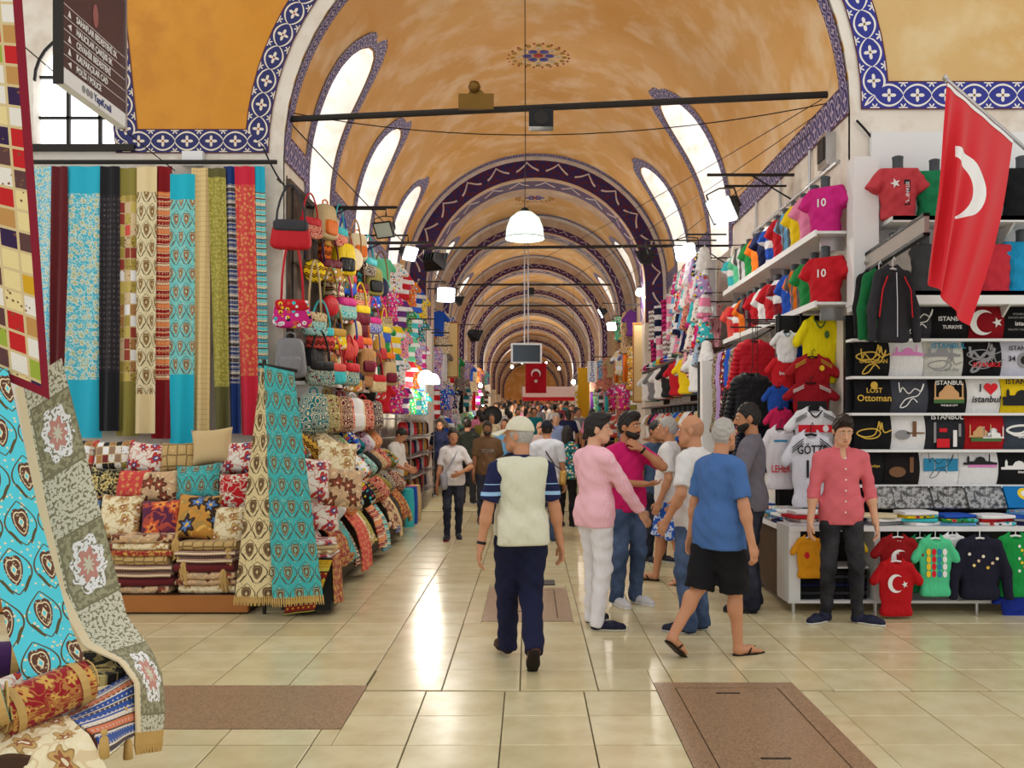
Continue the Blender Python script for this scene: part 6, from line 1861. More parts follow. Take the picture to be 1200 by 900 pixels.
for r_, z in enumerate((.35, .72, 1.08, 1.42)):
    for k in range(9):
        cn = ['red', 'brown', 'gold', 'burgundy', 'tan', 'black', 'red', 'navy', 'silver'][(k + r_ * 2) % 9]
        bag('tall', M_LEA, C(cn), C(cn), (-2.22, 16.65 + k * .43, z + .30), PI / 2 - .7, '%s small pouch, %s from the boy on the %s rack shelf' % (cn, ORD[k], ('bottom', 'second', 'third', 'fourth')[r_]), 'pouches on the steel rack', .62)
for k in range(5):
    cn = ['turquoise', 'teal', 'blue', 'red', 'beige'][k]
    P_ = MB().lathe([(.001, 0), (.11, 0), (.115, .35), (.10, .62), (.001, .62)], 10)
    o = P_.build('rolled_mat', M_OC, None, smooth='auto', loc=(-1.96 - .05 * (k % 2), 15.25 + k * .24, 0), color=C(cn)); tag(o, '%s rolled mat standing on the floor at the end of the bag heap' % cn, 'mat', 'rolled mats by the aisle')

# ---------------------------------------------------------------- far stalls on both sides
allc = list(PAL)
for b, (y0, y1) in enumerate(((22.9, 26.7), (28.5, 33.2), (35.0, 39.7), (41.5, 46.7))):
    for side in (-1, 1):
        xw = (-2.28 if side < 0 else 2.56)
        rowz = (4.3, 3.4, 2.5, 1.7)
        for r_, z in enumerate(rowz[1:] if b > 0 else rowz):
            n_ = 7 if b < 2 else 5
            for k in range(n_):
                cn = (['blue', 'navy', 'white', 'lilac', 'silver', 'blue', 'red', 'cream'] if (side < 0 and b == 0) else allc)[(k * 7 + r_ * 11 + b * 5 + (side > 0) * 13) % (8 if (side < 0 and b == 0) else len(allc))]
                me = [ME_HUNG_LO, ME_DRESS, ME_SCARF, ME_HUNG_LO][(k + r_) % 4]
                yy = y0 + .2 + (y1 - y0 - .3) * k / (n_ - 1)
                single(me, [M_OC, M_FLO, M_STR, M_WEA][(k * 3 + r_) % 4], C(cn), (xw + side * -.12 * (k % 2), yy, z + ground(yy) * .8), (0, 0, side * -.45 + random.uniform(-.3, .3)), 'hung_garment', '%s garment, %s in row %s of far %s-side stall %s' % (cn, ORD[k], ORD[r_], 'textile' if side < 0 else 'jersey', ORD[b]), 'garment', 'garments in the far stalls', 1.05)
        gr = thing('garment_rail', 'iron rails of far %s-side stall %s' % ('textile' if side < 0 else 'jersey', ORD[b]), 'rail', group='far stall rails')
        for z in (rowz[1:] if b > 0 else rowz):
            MB().tube([(xw, y0, z + ground(y0) * .8), (xw, y1, z + ground(y1) * .8)], .012, 5).build('bar', M_IRON, gr)
            MB().tube([(xw, y0 + .1, z + ground(y0) * .8), (WL if side < 0 else WR, y0 + .1, z + ground(y0) * .8)], .012, 5).build('stay', M_IRON, gr)
        o = MB().box(xw - .25 if side < 0 else xw - .42, xw + .42 if side < 0 else xw + .25, y0, y1, ground(y0) - .05, ground(y0) + .75).build('stall_table', M_DARKW)
        tag(o, 'dark stall table in the %s far stall on the %s side' % (ORD[b], 'textile' if side < 0 else 'jersey'), 'table', 'far stall tables')
for k, (x, y, Y, w, h, lab, mt) in enumerate(((523, 410, 24.5, 26, 62, 'golden woven picture panel high in the far textile side stall', TX['gold']), (756, 425, 21.6, 26, 90, 'tan framed textile panel at the entrance of the far jersey side stall', TX['plain_beige']), (742, 430, 24.0, 14, 110, 'brown carpet strip hanging in the far jersey side stall', TX['kilim_wine']), (800, 395, 17.2, 16, 80, 'cream hanging cloth beyond the scarves', TX['tulip_cream']))):
    p = px(x, y, Y); hw, hh = w * Y / FOC / 2, h * Y / FOC / 2
    t = thing('framed_textile', lab, 'wall panel', (p.x, Y, p.z))
    MB().box(-hw, hw, 0, .03, -hh, hh).build('panel', mt, t)
    for a, b, c, d in ((-hw - .03, hw + .03, hh, hh + .04), (-hw - .03, hw + .03, -hh - .04, -hh), (-hw - .03, -hw, -hh, hh), (hw, hw + .03, -hh, hh)):
        MB().box(a, b, -.01, .04, c, d).build('frame_bar', M_WOOD, t)
    MB().tube([(0, .02, hh), (0, .02, hh + .12), ((WL if p.x < 0 else WR) - p.x, .02, hh + .12)], .012, 5).build('hanging_bar', M_IRON, t)

# conduits and boxes on the white wall above the jersey shelves
for k, (y0, z0, y1, z1) in enumerate(((9.3, 4.25, 12.8, 4.25), (10.2, 4.1, 10.2, 4.62), (11.4, 4.05, 11.4, 4.6), (12.6, 4.0, 12.6, 4.62))):
    o = MB().tube([(WR - .03, y0, z0), (WR - .03, y1, z1)], .016, 6).tube([(WR - .03, y0, z0), (WR, y0, z0)], .02, 6).build('wall_conduit', M_STEEL)
    tag(o, 'grey %s conduit on the wall above the jersey shelves, %s from the pier' % ('long level' if k == 0 else 'short upright', ORD[k]), 'pipe', 'wall conduits')
mb_ = thing('meter_box', 'grey electric meter box high on the wall above the jersey shelves', 'box', (WR, 9.55, 4.42))
MB().box(-.10, 0, -.14, .14, -.16, .16).build('case', M_STEEL, mb_); MB().box(-.115, -.10, -.10, .10, -.10, .12).build('door', M_IRON, mb_)

# knotted scarf bundles crowding the corner above the white post
ME_KNOT = sdf_mesh([ell((0, 0, -.05), (.07, .05, .06), .03), cap((-.03, 0, -.06), (-.08, -.01, -.34), .045, .06, .03, True), cap((.03, 0, -.06), (.07, .01, -.30), .045, .055, .03, True), cap((0, .0, -.08), (0, -.03, -.40), .04, .05, .03, True)], .014, name='scarf_bundle', lump=.006, lump_s=34)
ME_KNOT.materials.append(M_STR)
kn = ['white', 'pink', 'magenta', 'lilac', 'white', 'light blue', 'pink', 'red', 'white', 'turquoise', 'navy', 'white']
fr = thing('scarf_rack', 'open iron rack carrying knotted scarves above the white post', 'rack')
for r_, z in enumerate((4.20, 3.86, 3.52, 3.18, 2.86)):
    MB().tube([(2.52, 13.5, z + .02), (2.52, 16.2, z + .02)], .008, 5).build('bar', M_IRON, fr)
    MB().tube([(2.52, 13.52, z + .02), (3.05, 13.52, z + .02)], .008, 5).build('stay', M_IRON, fr)
    for k in range(11):
        cn = kn[(k * 5 + r_ * 3) % len(kn)]
        single(ME_KNOT, [M_STR, M_WEA, M_FLO, M_OC][(k + 2 * r_) % 4], C(cn), (2.52 + random.uniform(-.03, .03), 13.58 + k * .24 + .08 * (r_ % 2), z), (0, 0, random.uniform(-.8, .4)), 'scarf_bundle', '%s knotted scarf, %s from the post in row %s of the scarf rack' % (cn, ORD[k], ORD[r_]), 'scarf', 'knotted scarves on the iron frame', random.uniform(.95, 1.2))
# ---------------------------------------------------------------- people
def rotz(a):
    c, s = math.cos(a), math.sin(a); return np.array([[c, -s, 0], [s, c, 0], [0, 0, 1.0]])
def rotx(a):
    c, s = math.cos(a), math.sin(a); return np.array([[1.0, 0, 0], [0, c, -s], [0, s, c]])
def roty(a):
    c, s = math.cos(a), math.sin(a); return np.array([[c, 0, s], [0, 1.0, 0], [-s, 0, c]])
def ik(a, t, l1, l2, hint):
    a, t, hint = np.array(a, float), np.array(t, float), np.array(hint, float)
    d = t - a; L = np.linalg.norm(d)
    if L > (l1 + l2) * .999:
        t = a + d / L * (l1 + l2) * .999; d = t - a; L = np.linalg.norm(d)
    u = d / L
    x = (l1 * l1 - l2 * l2 + L * L) / (2 * L); h = math.sqrt(max(l1 * l1 - x * x, 1e-6))
    p = hint - u * (hint @ u); p /= np.linalg.norm(p) + 1e-9
    return a + u * x + p * h, t
def nrm(v):
    v = np.array(v, float); return v / (np.linalg.norm(v) + 1e-9)

SKIN = {}
def skin_mat(key, c):
    if key not in SKIN:
        t = NT('skin_' + key)
        v = t.uv(coord='Object')
        col = t.mix(t.math('MULTIPLY', t.noise(v, 14, 3), .5), c, tuple(x * f for x, f in zip(c, (.80, .66, .60))))
        t.b.inputs['Subsurface Weight'].default_value = .08; t.b.inputs['Subsurface Radius'].default_value = (.01, .004, .002)
        SKIN[key] = t.done(col, .5, t.noise(v, 90), .06, spec=.35)
    return SKIN[key]
skin_mat('tan', s2l((196, 142, 108))); skin_mat('olive', s2l((184, 130, 94))); skin_mat('light', s2l((216, 168, 138))); skin_mat('brown', s2l((142, 96, 66)))
def hair_mat(name, c):
    t = NT(name); v = t.uv((60, 60, 14), 'Object'); n = t.noise(v, 3.0, 3)
    return t.done(t.mix(n, tuple(x * .5 for x in c), tuple(min(1, x * 1.6) for x in c)), .55, n, .5, bdist=.004)
HAIR = {'black': hair_mat('black_hair', (.014, .011, .010)), 'brown': hair_mat('brown_hair', s2l((40, 28, 22))), 'grey': hair_mat('grey_hair', s2l((164, 160, 156))), 'stubble': hair_mat('stubble_hair', s2l((168, 122, 94)))}
M_EYEW = plain('eye_white', (.75, .72, .68), .3, bump=0); M_IRIS = plain('eye_iris', (.02, .012, .008), .2, bump=0)
M_LIP = plain('lip_skin', s2l((170, 96, 84)), .5, bump=.03)
def denim(name, c):
    t = NT(name); v = t.uv(coord='Object')
    col = t.mix(t.ramp(t.noise(v, 3.4, 3), [(.42, (0, 0, 0)), (.75, (1, 1, 1))]), c, tuple(min(1, x * 2.2 + .03) for x in c))
    h = t.math('ADD', t.noise(t.uv((5, 5, 12), 'Object'), 3, 3), t.math('MULTIPLY', t.noise(v, 220, 1), .1))
    return t.done(col, .85, h, .55, bdist=.02)
DEN = denim('blue_denim', s2l((52, 70, 100))); DEN_D = denim('dark_denim', s2l((24, 28, 44))); DEN_B = denim('black_denim', s2l((26, 26, 32)))
def print_mat(name, c0, c1, kind):
    t = NT(name); v = t.uv(coord='Object'); x, y, z = t.xyz(v)
    if kind == 'bands':      # white knit bands round the sleeves
        f = t.math('PINGPONG', t.math('MULTIPLY', z, 26.0), 1.0)
        sel = t.math('MULTIPLY', t.lt(f, .35), t.math('MULTIPLY', t.gt(z, 1.165), t.lt(z, 1.30)))
        col = t.mix(sel, c0, c1)
    elif kind == 'check':
        a = t.lt(t.math('PINGPONG', t.math('MULTIPLY', z, 170.0), 1.0), .4); b = t.lt(t.math('PINGPONG', t.math('MULTIPLY', x, 170.0), 1.0), .35)
        col = t.mix(t.math('MULTIPLY', t.math('ADD', a, b), .5), c0, c1)
    elif kind == 'splash':
        col = t.mix(t.gt(t.noise(v, 16, 3), .52), c0, c1)
    elif kind == 'stripes':
        col = t.mix(t.lt(t.math('PINGPONG', t.math('MULTIPLY', z, 42.0), 1.0), .4), c0, c1)
    h = t.math('ADD', t.noise(t.uv((6, 6, 3), 'Object'), 3.2, 3), t.math('MULTIPLY', t.noise(v, 220, 1), .1))
    return t.done(col, .85, h, .45, bdist=.02)
PM_BANDS = print_mat('navy_banded_knit', s2l((24, 30, 70)), s2l((150, 190, 230)), 'bands')
PM_CHECK = print_mat('pink_check_cotton', s2l((206, 92, 104)), s2l((216, 116, 124)), 'check')
PM_PINK = print_mat('pale_pink_check_cotton', s2l((240, 178, 196)), s2l((246, 206, 214)), 'check')
PM_SPLASH = print_mat('blue_splash_cotton', s2l((36, 90, 190)), s2l((200, 214, 236)), 'splash')
PM_BLUET = print_mat('blue_marl_jersey', s2l((76, 116, 178)), s2l((92, 132, 190)), 'check')
PM_BLUEC = print_mat('blue_check_cotton', s2l((70, 100, 170)), s2l((190, 204, 230)), 'check')

def shoe_meshes():
    P = [cap((0, .045, .045), (0, -.09, .045), .040, .045, .02), cap((0, -.09, .045), (0, -.165, .036), .045, .036, .02), cap((0, .035, .05), (0, .03, .10), .042, .042, .03, True)]
    up = sdf_mesh(P, .008, [((0, 0, .018), (0, 0, -1))], 'shoe_upper')
    so = sdf_mesh(grow(P[:2], .005), .007, [((0, 0, .028), (0, 0, 1)), ((0, 0, .0), (0, 0, -1))], 'sole')
    fp = sdf_mesh([cap((0, .045, .03), (0, -.09, .03), .040, .046, .02), cap((0, -.09, .03), (0, -.17, .03), .046, .038, .02)], .008, [((0, 0, .018), (0, 0, 1)), ((0, 0, 0), (0, 0, -1))], 'sole')
    st = MB().tube([(-.047, -.03, .02), (-.03, -.06, .055), (0, -.115, .060), (.03, -.06, .055), (.047, -.03, .02)], .008, 6).mesh('strap', smooth=True)
    return up, so, fp, st
ME_SHOE, ME_SOLE, ME_FLIP, ME_STRAP = shoe_meshes()
ME_SHOE.materials.append(M_LEA); ME_SOLE.materials.append(M_OC); ME_FLIP.materials.append(M_LEA); ME_STRAP.materials.append(M_LEA)
ME_BALL = superell('eye', M_EYEW, 1, 1, 12, 8, (1, 1, 1)); ME_IRIS = superell('iris', M_IRIS, 1, 1, 10, 6, (1, 1, 1))

def join_meshes(name, meshes, mats):
    V, Q, n = [], [], 0
    for me in meshes:
        v = np.empty(len(me.vertices) * 3, np.float32); me.vertices.foreach_get('co', v)
        q = np.empty(len(me.loops), np.int32); me.loops.foreach_get('vertex_index', q)
        V.append(v.reshape(-1, 3)); Q.append(q.reshape(-1, 4) + n); n += len(me.vertices)
        bpy.data.meshes.remove(me)
    V, Q = np.concatenate(V), np.concatenate(Q)
    me = bpy.data.meshes.new(name)
    me.vertices.add(len(V)); me.vertices.foreach_set('co', V.ravel())
    me.loops.add(len(Q) * 4); me.loops.foreach_set('vertex_index', Q.ravel().astype(np.int32))
    me.polygons.add(len(Q)); me.polygons.foreach_set('loop_start', np.arange(0, len(Q) * 4, 4, dtype=np.int32)); me.polygons.foreach_set('use_smooth', np.ones(len(Q), bool))
    me.update(calc_edges=True)
    for m in mats:
        me.materials.append(m)
    return me

def person(X, Y, rz, label, H=1.75, fat=1.0, lean=0.0, slean=0.0, head=(0, 0), wrists=(None, None), hints=(None, None), ankles=(None, None), feet=((0, 0), (0, 0)),
           shirt='short', shirt_mat=None, shirt_col=(.5, .5, .5), hem=.86, loose=.016, legs='long', leg_mat=None, leg_col=(.1, .1, .2), leg_loose=.016,
           shoes='sneaker', shoe_col=(.02, .02, .03), sole_col=(.7, .7, .7), skin='tan', hair='black', hairstyle='short', beard=None, vest=None, cap_col=None, detail=1.0,
           palms=(None, None), collar=True, group=None, fist=(.55, .55), female=False, bald=False, extra=None, z0=None):
    k = H / 1.75
    S = SKIN[skin]
    hb, hh, hd = .013 * detail, .0065 * detail, .006 * detail
    root = thing('person', label, 'person', (X, Y, ground(Y) if z0 is None else z0), rz, group)
    root.scale = (k, k, k)
    T = rotx(lean) @ roty(slean)                       # torso frame, bends about the pelvis
    pel = np.array([0, 0, .94])
    tp_ = lambda p: pel + T @ (np.array(p, float) - pel)
    sw = .178 if not female else .155
    sh = [tp_((s * sw, .012, 1.398)) for s in (-1, 1)]           # index 0 = person's right (-X), 1 = left
    hip = [np.array((s * .088, 0, .93)) for s in (-1, 1)]
    ank, knee, wr, elb = [], [], [], []
    for i, s in enumerate((-1, 1)):
        t = ankles[i] or (s * .105, .02, .085)
        kn, t = ik(hip[i], t, .425, .425, (s * .12, -1, 0)); knee.append(kn); ank.append(t)
        t = wrists[i] or (s * .255, -.03, .83)
        e, t = ik(sh[i], t, .285, .262, hints[i] or (s * .5, 1, -.2)); elb.append(e); wr.append(t)
    # --- torso
    f = fat
    tor = [ell(tp_((0, .0, 1.295)), (.150 * (.5 + .5 * f) * (.88 if female else 1), .105 * f, .175), .05, T), cap(tp_((-sw * .75, .012, 1.392)), tp_((sw * .75, .012, 1.392)), .054, .054, .05), cap(tp_((-.10, .018, 1.425)), tp_((.10, .018, 1.425)), .040, .040, .05),
           ell(tp_((0, -.012 * f, 1.10)), (.138 * f, .105 * f ** 1.3, .17), .06, T), ell((0, .0, .955), (.152 * (.6 + .4 * f), .112 * f, .115), .06)]
    if f > 1.08:
        tor.append(ell(tp_((0, -.06 * f, 1.08)), (.13 * f, .10 * f, .14), .06, T))
    if female:
        tor.append(ell(tp_((0, -.07, 1.27)), (.12, .05, .06), .05, T))
    for s in (-1, 1):
        tor.append(ell((s * .072, .036, .92), (.08, .076, .09), .04))
    arms = []
    for i in (0, 1):
        g = .9 if female else 1.0
        arms.append([cap(sh[i], elb[i], .050 * g, .039 * g, .03), cap(elb[i], wr[i], .039 * g, .028 * g, .03)])
        arms[i].append(ell(elb[i] + (wr[i] - elb[i]) * .28, np.array([.044, .044, .05]) * g, .03))
    lg = []
    for i in (0, 1):
        lg.append([cap(hip[i] + np.array((0, 0, -.02)), knee[i], .088 * (.7 + .3 * f), .056, .04), cap(knee[i], ank[i], .054, .037, .03), ell(knee[i] + (ank[i] - knee[i]) * .33 + np.array((0, .018, 0)), (.05, .052, .09), .03)])
    # --- head frame
    Hm = T @ rotz(head[0]) @ rotx(head[1])
    nb = tp_((0, .022, 1.46))
    hc = tp_((0, -.012, 1.556)) + Hm @ np.array((0, -.012, .088))
    hp = lambda p: hc + Hm @ np.array(p, float)
    neck = cap(nb + np.array((0, 0, -.05)), hp((0, .022, -.06)), .060 if not female else .05, .052 if not female else .045, .02)
    skull = [ell(hp((0, .014, .010)), (.075, .094, .103), .02, Hm)]
    face = [ell(hp((0, -.034, -.045)), (.059, .058, .076), .02, Hm), ell(hp((0, -.060, -.092)), (.036, .032, .026), .025, Hm), cap(hp((-.045, -.078, .022)), hp((.045, -.078, .022)), .012, .012, .02),
            cap(hp((-.05, -.02, -.07)), hp((-.02, -.066, -.095)), .02, .02, .02), cap(hp((.05, -.02, -.07)), hp((.02, -.066, -.095)), .02, .02, .02)]
    feat = [cap(hp((0, -.092, .002)), hp((0, -.113, -.040)), .008, .0125, .010), cap(hp((-.010, -.098, -.044)), hp((.010, -.098, -.044)), .010, .010, .008), ell(hp((0, -.091, -.072)), (.024, .010, .011), .008, Hm)]
    ears = [ell(hp((s * .077, .012, -.018)), (.010, .021, .034), .006, Hm) for s in (-1, 1)]
    m_head = sdf_mesh(skull + face + feat + ears + [neck], hh, name='h')
    parts = [m_head]
    core = grow(tor, -.006)
    for i in (0, 1):
        core += grow(arms[i], -.012 if shirt in ('long',) else 0) + (grow(lg[i], -.014) if legs in ('long',) else grow(lg[i], -.004) if legs == 'slim' else lg[i])
    parts.append(sdf_mesh(core + [neck], hb, name='b'))
    # --- hands
    if detail < 1.6:
        for i, s in enumerate((-1, 1)):
            d = nrm(wr[i] - elb[i])
            pn = nrm(palms[i] if palms[i] is not None else (-s, .1, 0)); pn = nrm(pn - d * (pn @ d))
            w = np.cross(d, pn); w = w if (w @ np.array((0, -1, .2))) > 0 else -w        # towards the thumb
            o = wr[i]
            F = np.stack([w, pn, d], axis=1)
            hp_ = [cap(elb[i] + (wr[i] - elb[i]) * .8, o, .031, .029, .02), ell(o + d * .052, (.041, .019, .054), .02, F)]
            cu = fist[i]
            for q, (off, ln) in enumerate(((.030, .070), (.010, .078), (-.010, .072), (-.029, .056))):
                a = o + d * .092 + w * off
                d1 = nrm(d * math.cos(cu * .7) + pn * math.sin(cu * .7)); d2 = nrm(d * math.cos(cu * 1.9) + pn * math.sin(cu * 1.9))
                b = a + d1 * ln * .55; c = b + d2 * ln * .5
                hp_ += [cap(a - d * .02, b, .0098, .009, .004), cap(b, c, .009, .0075, .004)]
            a = o + d * .03 + w * .030; b = a + nrm(d * .75 + w * .6 + pn * .25) * .045; c = b + nrm(d + pn * .35) * .034
            hp_ += [cap(o + d * .02 + w * .015, a, .016, .013, .01), cap(a, b, .0125, .011, .006), cap(b, c, .011, .0085, .004)]
            parts.append(sdf_mesh(hp_, hd, name='hand'))
    else:
        parts.append(sdf_mesh([x for i in (0, 1) for x in (cap(wr[i], wr[i] + nrm(wr[i] - elb[i]) * .15, .032, .028, .02),)], hb, name='hand'))
    # --- feet
    for i, s in enumerate((-1, 1)):
        yaw, pit = feet[i]
        Fm = rotz(s * .14 + yaw) @ rotx(pit)
        base_ = ank[i] - Fm @ np.array((0, .035, .082))
        fo = thing_part = bpy.data.objects.new('shoe' if shoes != 'flip' else 'sandal', None)
        COL.objects.link(fo); fo.parent = root
        M4 = Matrix([[*map(float, Fm[r]), float(base_[r])] for r in range(3)] + [[0, 0, 0, 1]])
        fo.matrix_local = M4
        if shoes == 'flip':
            link('sole', ME_FLIP, None, fo, color=shoe_col); link('strap', ME_STRAP, None, fo, color=shoe_col)
            q = lambda p: base_ + Fm @ np.array(p, float)
            pr = [cap(q((0, .03, .045)), q((0, -.08, .042)), .034, .036, .02), cap(q((0, .03, .05)), ank[i], .036, .037, .03)]
            for t_, (xo, ln) in enumerate(((-.022, .055), (-.006, .056), (.010, .05), (.024, .042), (.035, .03))):
                pr.append(cap(q((xo * -s, -.09, .034)), q((xo * -s * 1.1, -.10 - ln, .028)), .016, .011 if t_ else .014, .008))
            parts.append(sdf_mesh(pr, hd * 1.3, name='foot'))
        else:
            link('upper', ME_SHOE, None, fo, color=shoe_col); link('sole', ME_SOLE, None, fo, color=sole_col)
    link('body', join_meshes('body', parts, [S]), None, root)
    # --- clothes
    sp = grow(tor, loose)
    for i in (0, 1):
        a0, a1, w_ = sh[i], elb[i], wr[i]
        r0, r1, r2 = .050 + loose, .041 + loose, .031 + loose * .8
        if female: r0 -= .008; r1 -= .006
        if shirt == 'short':
            e = a0 + (a1 - a0) * .80; sp.append(cap(a0, e, r0, r1 + .008, .03, True))
        elif shirt == 'sleeveless':
            e = a0 + (a1 - a0) * .22; sp.append(cap(a0, e, r0, r0, .03, True))
        elif shirt == 'rolled':
            e = a1 + (w_ - a1) * .28; sp += [cap(a0, a1, r0, r1, .03), cap(a1, e, r1, r1 - .004, .02, True), cap(e - (w_ - a1) * .12, e, r1 + .004, r1 + .004, .004, True)]
        else:
            e = a1 + (w_ - a1) * .97; sp += [cap(a0, a1, r0, r1, .03), cap(a1, e, r1, r2, .02, True)]
    if collar:
        sp.append(cap(nb + np.array((0, 0, -.04)), nb + (hp((0, .02, -.06)) - nb) * .30, .072, .064, .012, True))
    if hem < .9:
        sp += [cap((-.07, 0, hem), (-.07, 0, 1.0), .097 * f + loose + (.014 if legs == 'shorts' else 0), .104 * f + loose, .05), cap((.07, 0, hem), (.07, 0, 1.0), .097 * f + loose + (.014 if legs == 'shorts' else 0), .104 * f + loose, .05)]
    smesh = sdf_mesh(sp, .011 * detail, [((0, 0, hem), (0, 0, -1))], 'shirt', .004, 26, carve=[(nb + T @ np.array((0, -.085, -.015)), (.026, .06, .075), T)] if shirt in ('rolled',) else ())
    so_ = link('shirt', smesh, shirt_mat or M_OC, root, color=shirt_col)
    if vest:
        vp_ = grow(tor, loose + .014) + [cap((-.07, 0, hem - .03), (-.07, 0, 1.0), .13 * f, .125 * f, .05), cap((.07, 0, hem - .03), (.07, 0, 1.0), .13 * f, .125 * f, .05)]
        link('vest', sdf_mesh(vp_, .011, [((0, 0, hem - .03), (0, 0, -1)), ((sw * 1.04, 0, 0), (1, 0, 0)), ((-sw * 1.04, 0, 0), (-1, 0, 0)), (tp_((0, 0, 1.475)), (0, -.3, 1))], 'vest', .004, 22), M_OC, root, color=vest)
    lp = grow([tor[4]] + tor[-2:], leg_loose * .25)
    for i in (0, 1):
        h0, kk, aa = hip[i], knee[i], ank[i]
        if legs == 'long':
            dn = nrm(aa - kk)
            lp += [cap(h0, kk, .090 * (.7 + .3 * f) + leg_loose, .058 + leg_loose, .04), cap(kk, aa + dn * .045, .060 + leg_loose, .046 + leg_loose, .03, True)]
        elif legs == 'slim':
            dn = nrm(aa - kk)
            lp += [cap(h0, kk, .088 + leg_loose * .4, .056 + leg_loose * .5, .04), cap(kk, aa + dn * .02, .056 + leg_loose * .5, .040 + leg_loose * .5, .03, True), ell(kk + (aa - kk) * .33 + np.array((0, .018, 0)), (.054, .056, .09), .03)]
        else:
            e = h0 + (kk - h0) * 1.06
            lp += [cap(h0, e, .094 * (.7 + .3 * f) + leg_loose, .082 + leg_loose, .05, True)]
    link('trousers' if legs != 'shorts' else 'shorts', sdf_mesh(lp, .011 * detail, [((0, 0, min(1.02, hem + .035)), (0, 0, 1))], 'trousers', .0055, 24), leg_mat or M_OC, root, color=leg_col)
    # --- hair, face details
    HM = HAIR[hair]
    if not bald and cap_col is None:
        hg = .013 if hairstyle == 'short' else (.008 if hairstyle == 'crop' else .018)
        pr = [ell(hp((0, .014, .012)), (.075 + hg * .55, .094 + hg * .75, .103 + hg), .02, Hm)]
        if hairstyle == 'quiff':
            pr.append(ell(hp((0, -.045, .098)), (.060, .058, .040), .03, Hm))
        cuts = [(hp((0, .05, -.080)), Hm @ np.array((0, -.55, -1)))]
        cv = [(hp((0, -.135, -.035)), (.30, .112, .100), Hm)] + [(hp((s * .085, -.004, -.045)), (.035, .028, .050), Hm) for s in (-1, 1)]
        me = sdf_mesh(pr, hh, cuts, 'hair', .0035, 70, carve=cv)
        link('hair', me, HM, root)
        if hairstyle == 'pony':
            link('ponytail', sdf_mesh([ell(hp((0, .115, .03)), (.035, .03, .035), .02, Hm), cap(hp((0, .125, .02)), hp((0, .13, -.10)), .028, .016, .02)], hh * 1.3), HM, root)
        if hairstyle == 'long':
            link('long_hair', sdf_mesh([cap(hp((0, .06, .0)), hp((0, .085, -.16)), .075, .05, .03), cap(hp((-.06, .03, 0)), hp((-.055, .05, -.13)), .035, .03, .03), cap(hp((.06, .03, 0)), hp((.055, .05, -.13)), .035, .03, .03)], hh * 1.3), HM, root)
    elif cap_col is None:
        me = sdf_mesh([ell(hp((0, .014, .010)), (.0775, .0965, .1055), .02, Hm)], hh * 1.1, [(hp((0, 0, .025)), Hm @ np.array((0, -.35, 1))), (hp((0, -.0, -.06)), Hm @ np.array((0, -1, -.7)))], 'hair')
        link('hair', me, HM, root)
    else:
        me = sdf_mesh([ell(hp((0, .014, .010)), (.080, .100, .106), .02, Hm)], hh * 1.1, [(hp((0, 0, .02)), Hm @ np.array((0, -.1, 1))), (hp((0, -.01, -.06)), Hm @ np.array((0, -1, -.5)))], 'hair')
        link('hair', me, HM, root)
        c_ = bpy.data.objects.new('cap', None); COL.objects.link(c_); c_.parent = root
        link('crown', sdf_mesh([ell(hp((0, .014, .022)), (.088, .108, .112), .02, Hm)], hh * 1.1, [(hp((0, 0, .028)), Hm @ np.array((0, -.12, -1)))], 'crown'), M_OC, c_, color=cap_col)
        P = np.array([[hp((r * math.sin(a), -.02 - r * math.cos(a) * 1.05, .040 - .22 * (r - .085) - .35 * (abs(math.sin(a)) ** 2) * (r - .07))) for r in (.080, .11, .14, .165)] for a in np.linspace(-1.15, 1.15, 13)])
        link('brim', sheet_mesh('brim', P, M_OC, .006), None, c_, color=cap_col)
    if beard:
        bp_ = grow(face[:2] + face[3:], .003 if beard == 'short' else .006)
        link('beard', sdf_mesh(bp_, hh, [(hp((0, -.08, -.062)), Hm @ np.array((0, -.30, 1))), (hp((0, .015, -.03)), Hm @ np.array((0, .9, .3)))], 'beard', .0015, 90), HM, root)
        link('moustache', sdf_mesh([cap(hp((-.026, -.090, -.064)), hp((0, -.105, -.056)), .006, .007, .006), cap(hp((.026, -.090, -.064)), hp((0, -.105, -.056)), .006, .007, .006)], hh * .8), HM, root)
    if detail < 1.9:
        for s in (-1, 1):
            p = hp((s * .030, -.0835, .000))
            e = link('eye', ME_BALL, None, root, loc=tuple(p), rot=Matrix(Hm.tolist()).to_euler(), scale=(.0135, .009, .0075 if head[1] < .2 else .0042))
            link('iris', ME_IRIS, None, e, loc=(0, -.78, -.1), scale=(.42, .38, .75))
            link('eyebrow', sdf_mesh([cap(hp((s * .014, -.0935, .022)), hp((s * .046, -.0835, .022)), .0048, .0038, .004)], hh * .7), HAIR['black' if hair in ('black', 'stubble') else hair], root)
        link('lips', sdf_mesh([ell(hp((0, -.0935, -.0715)), (.022, .0095, .0075), .004, Hm)], hh * .7), M_LIP, root)
    if extra:
        extra(root, dict(hp=hp, tp=tp_, sh=sh, elb=elb, wr=wr, Hm=Hm, nb=nb, hip=hip))
    return root
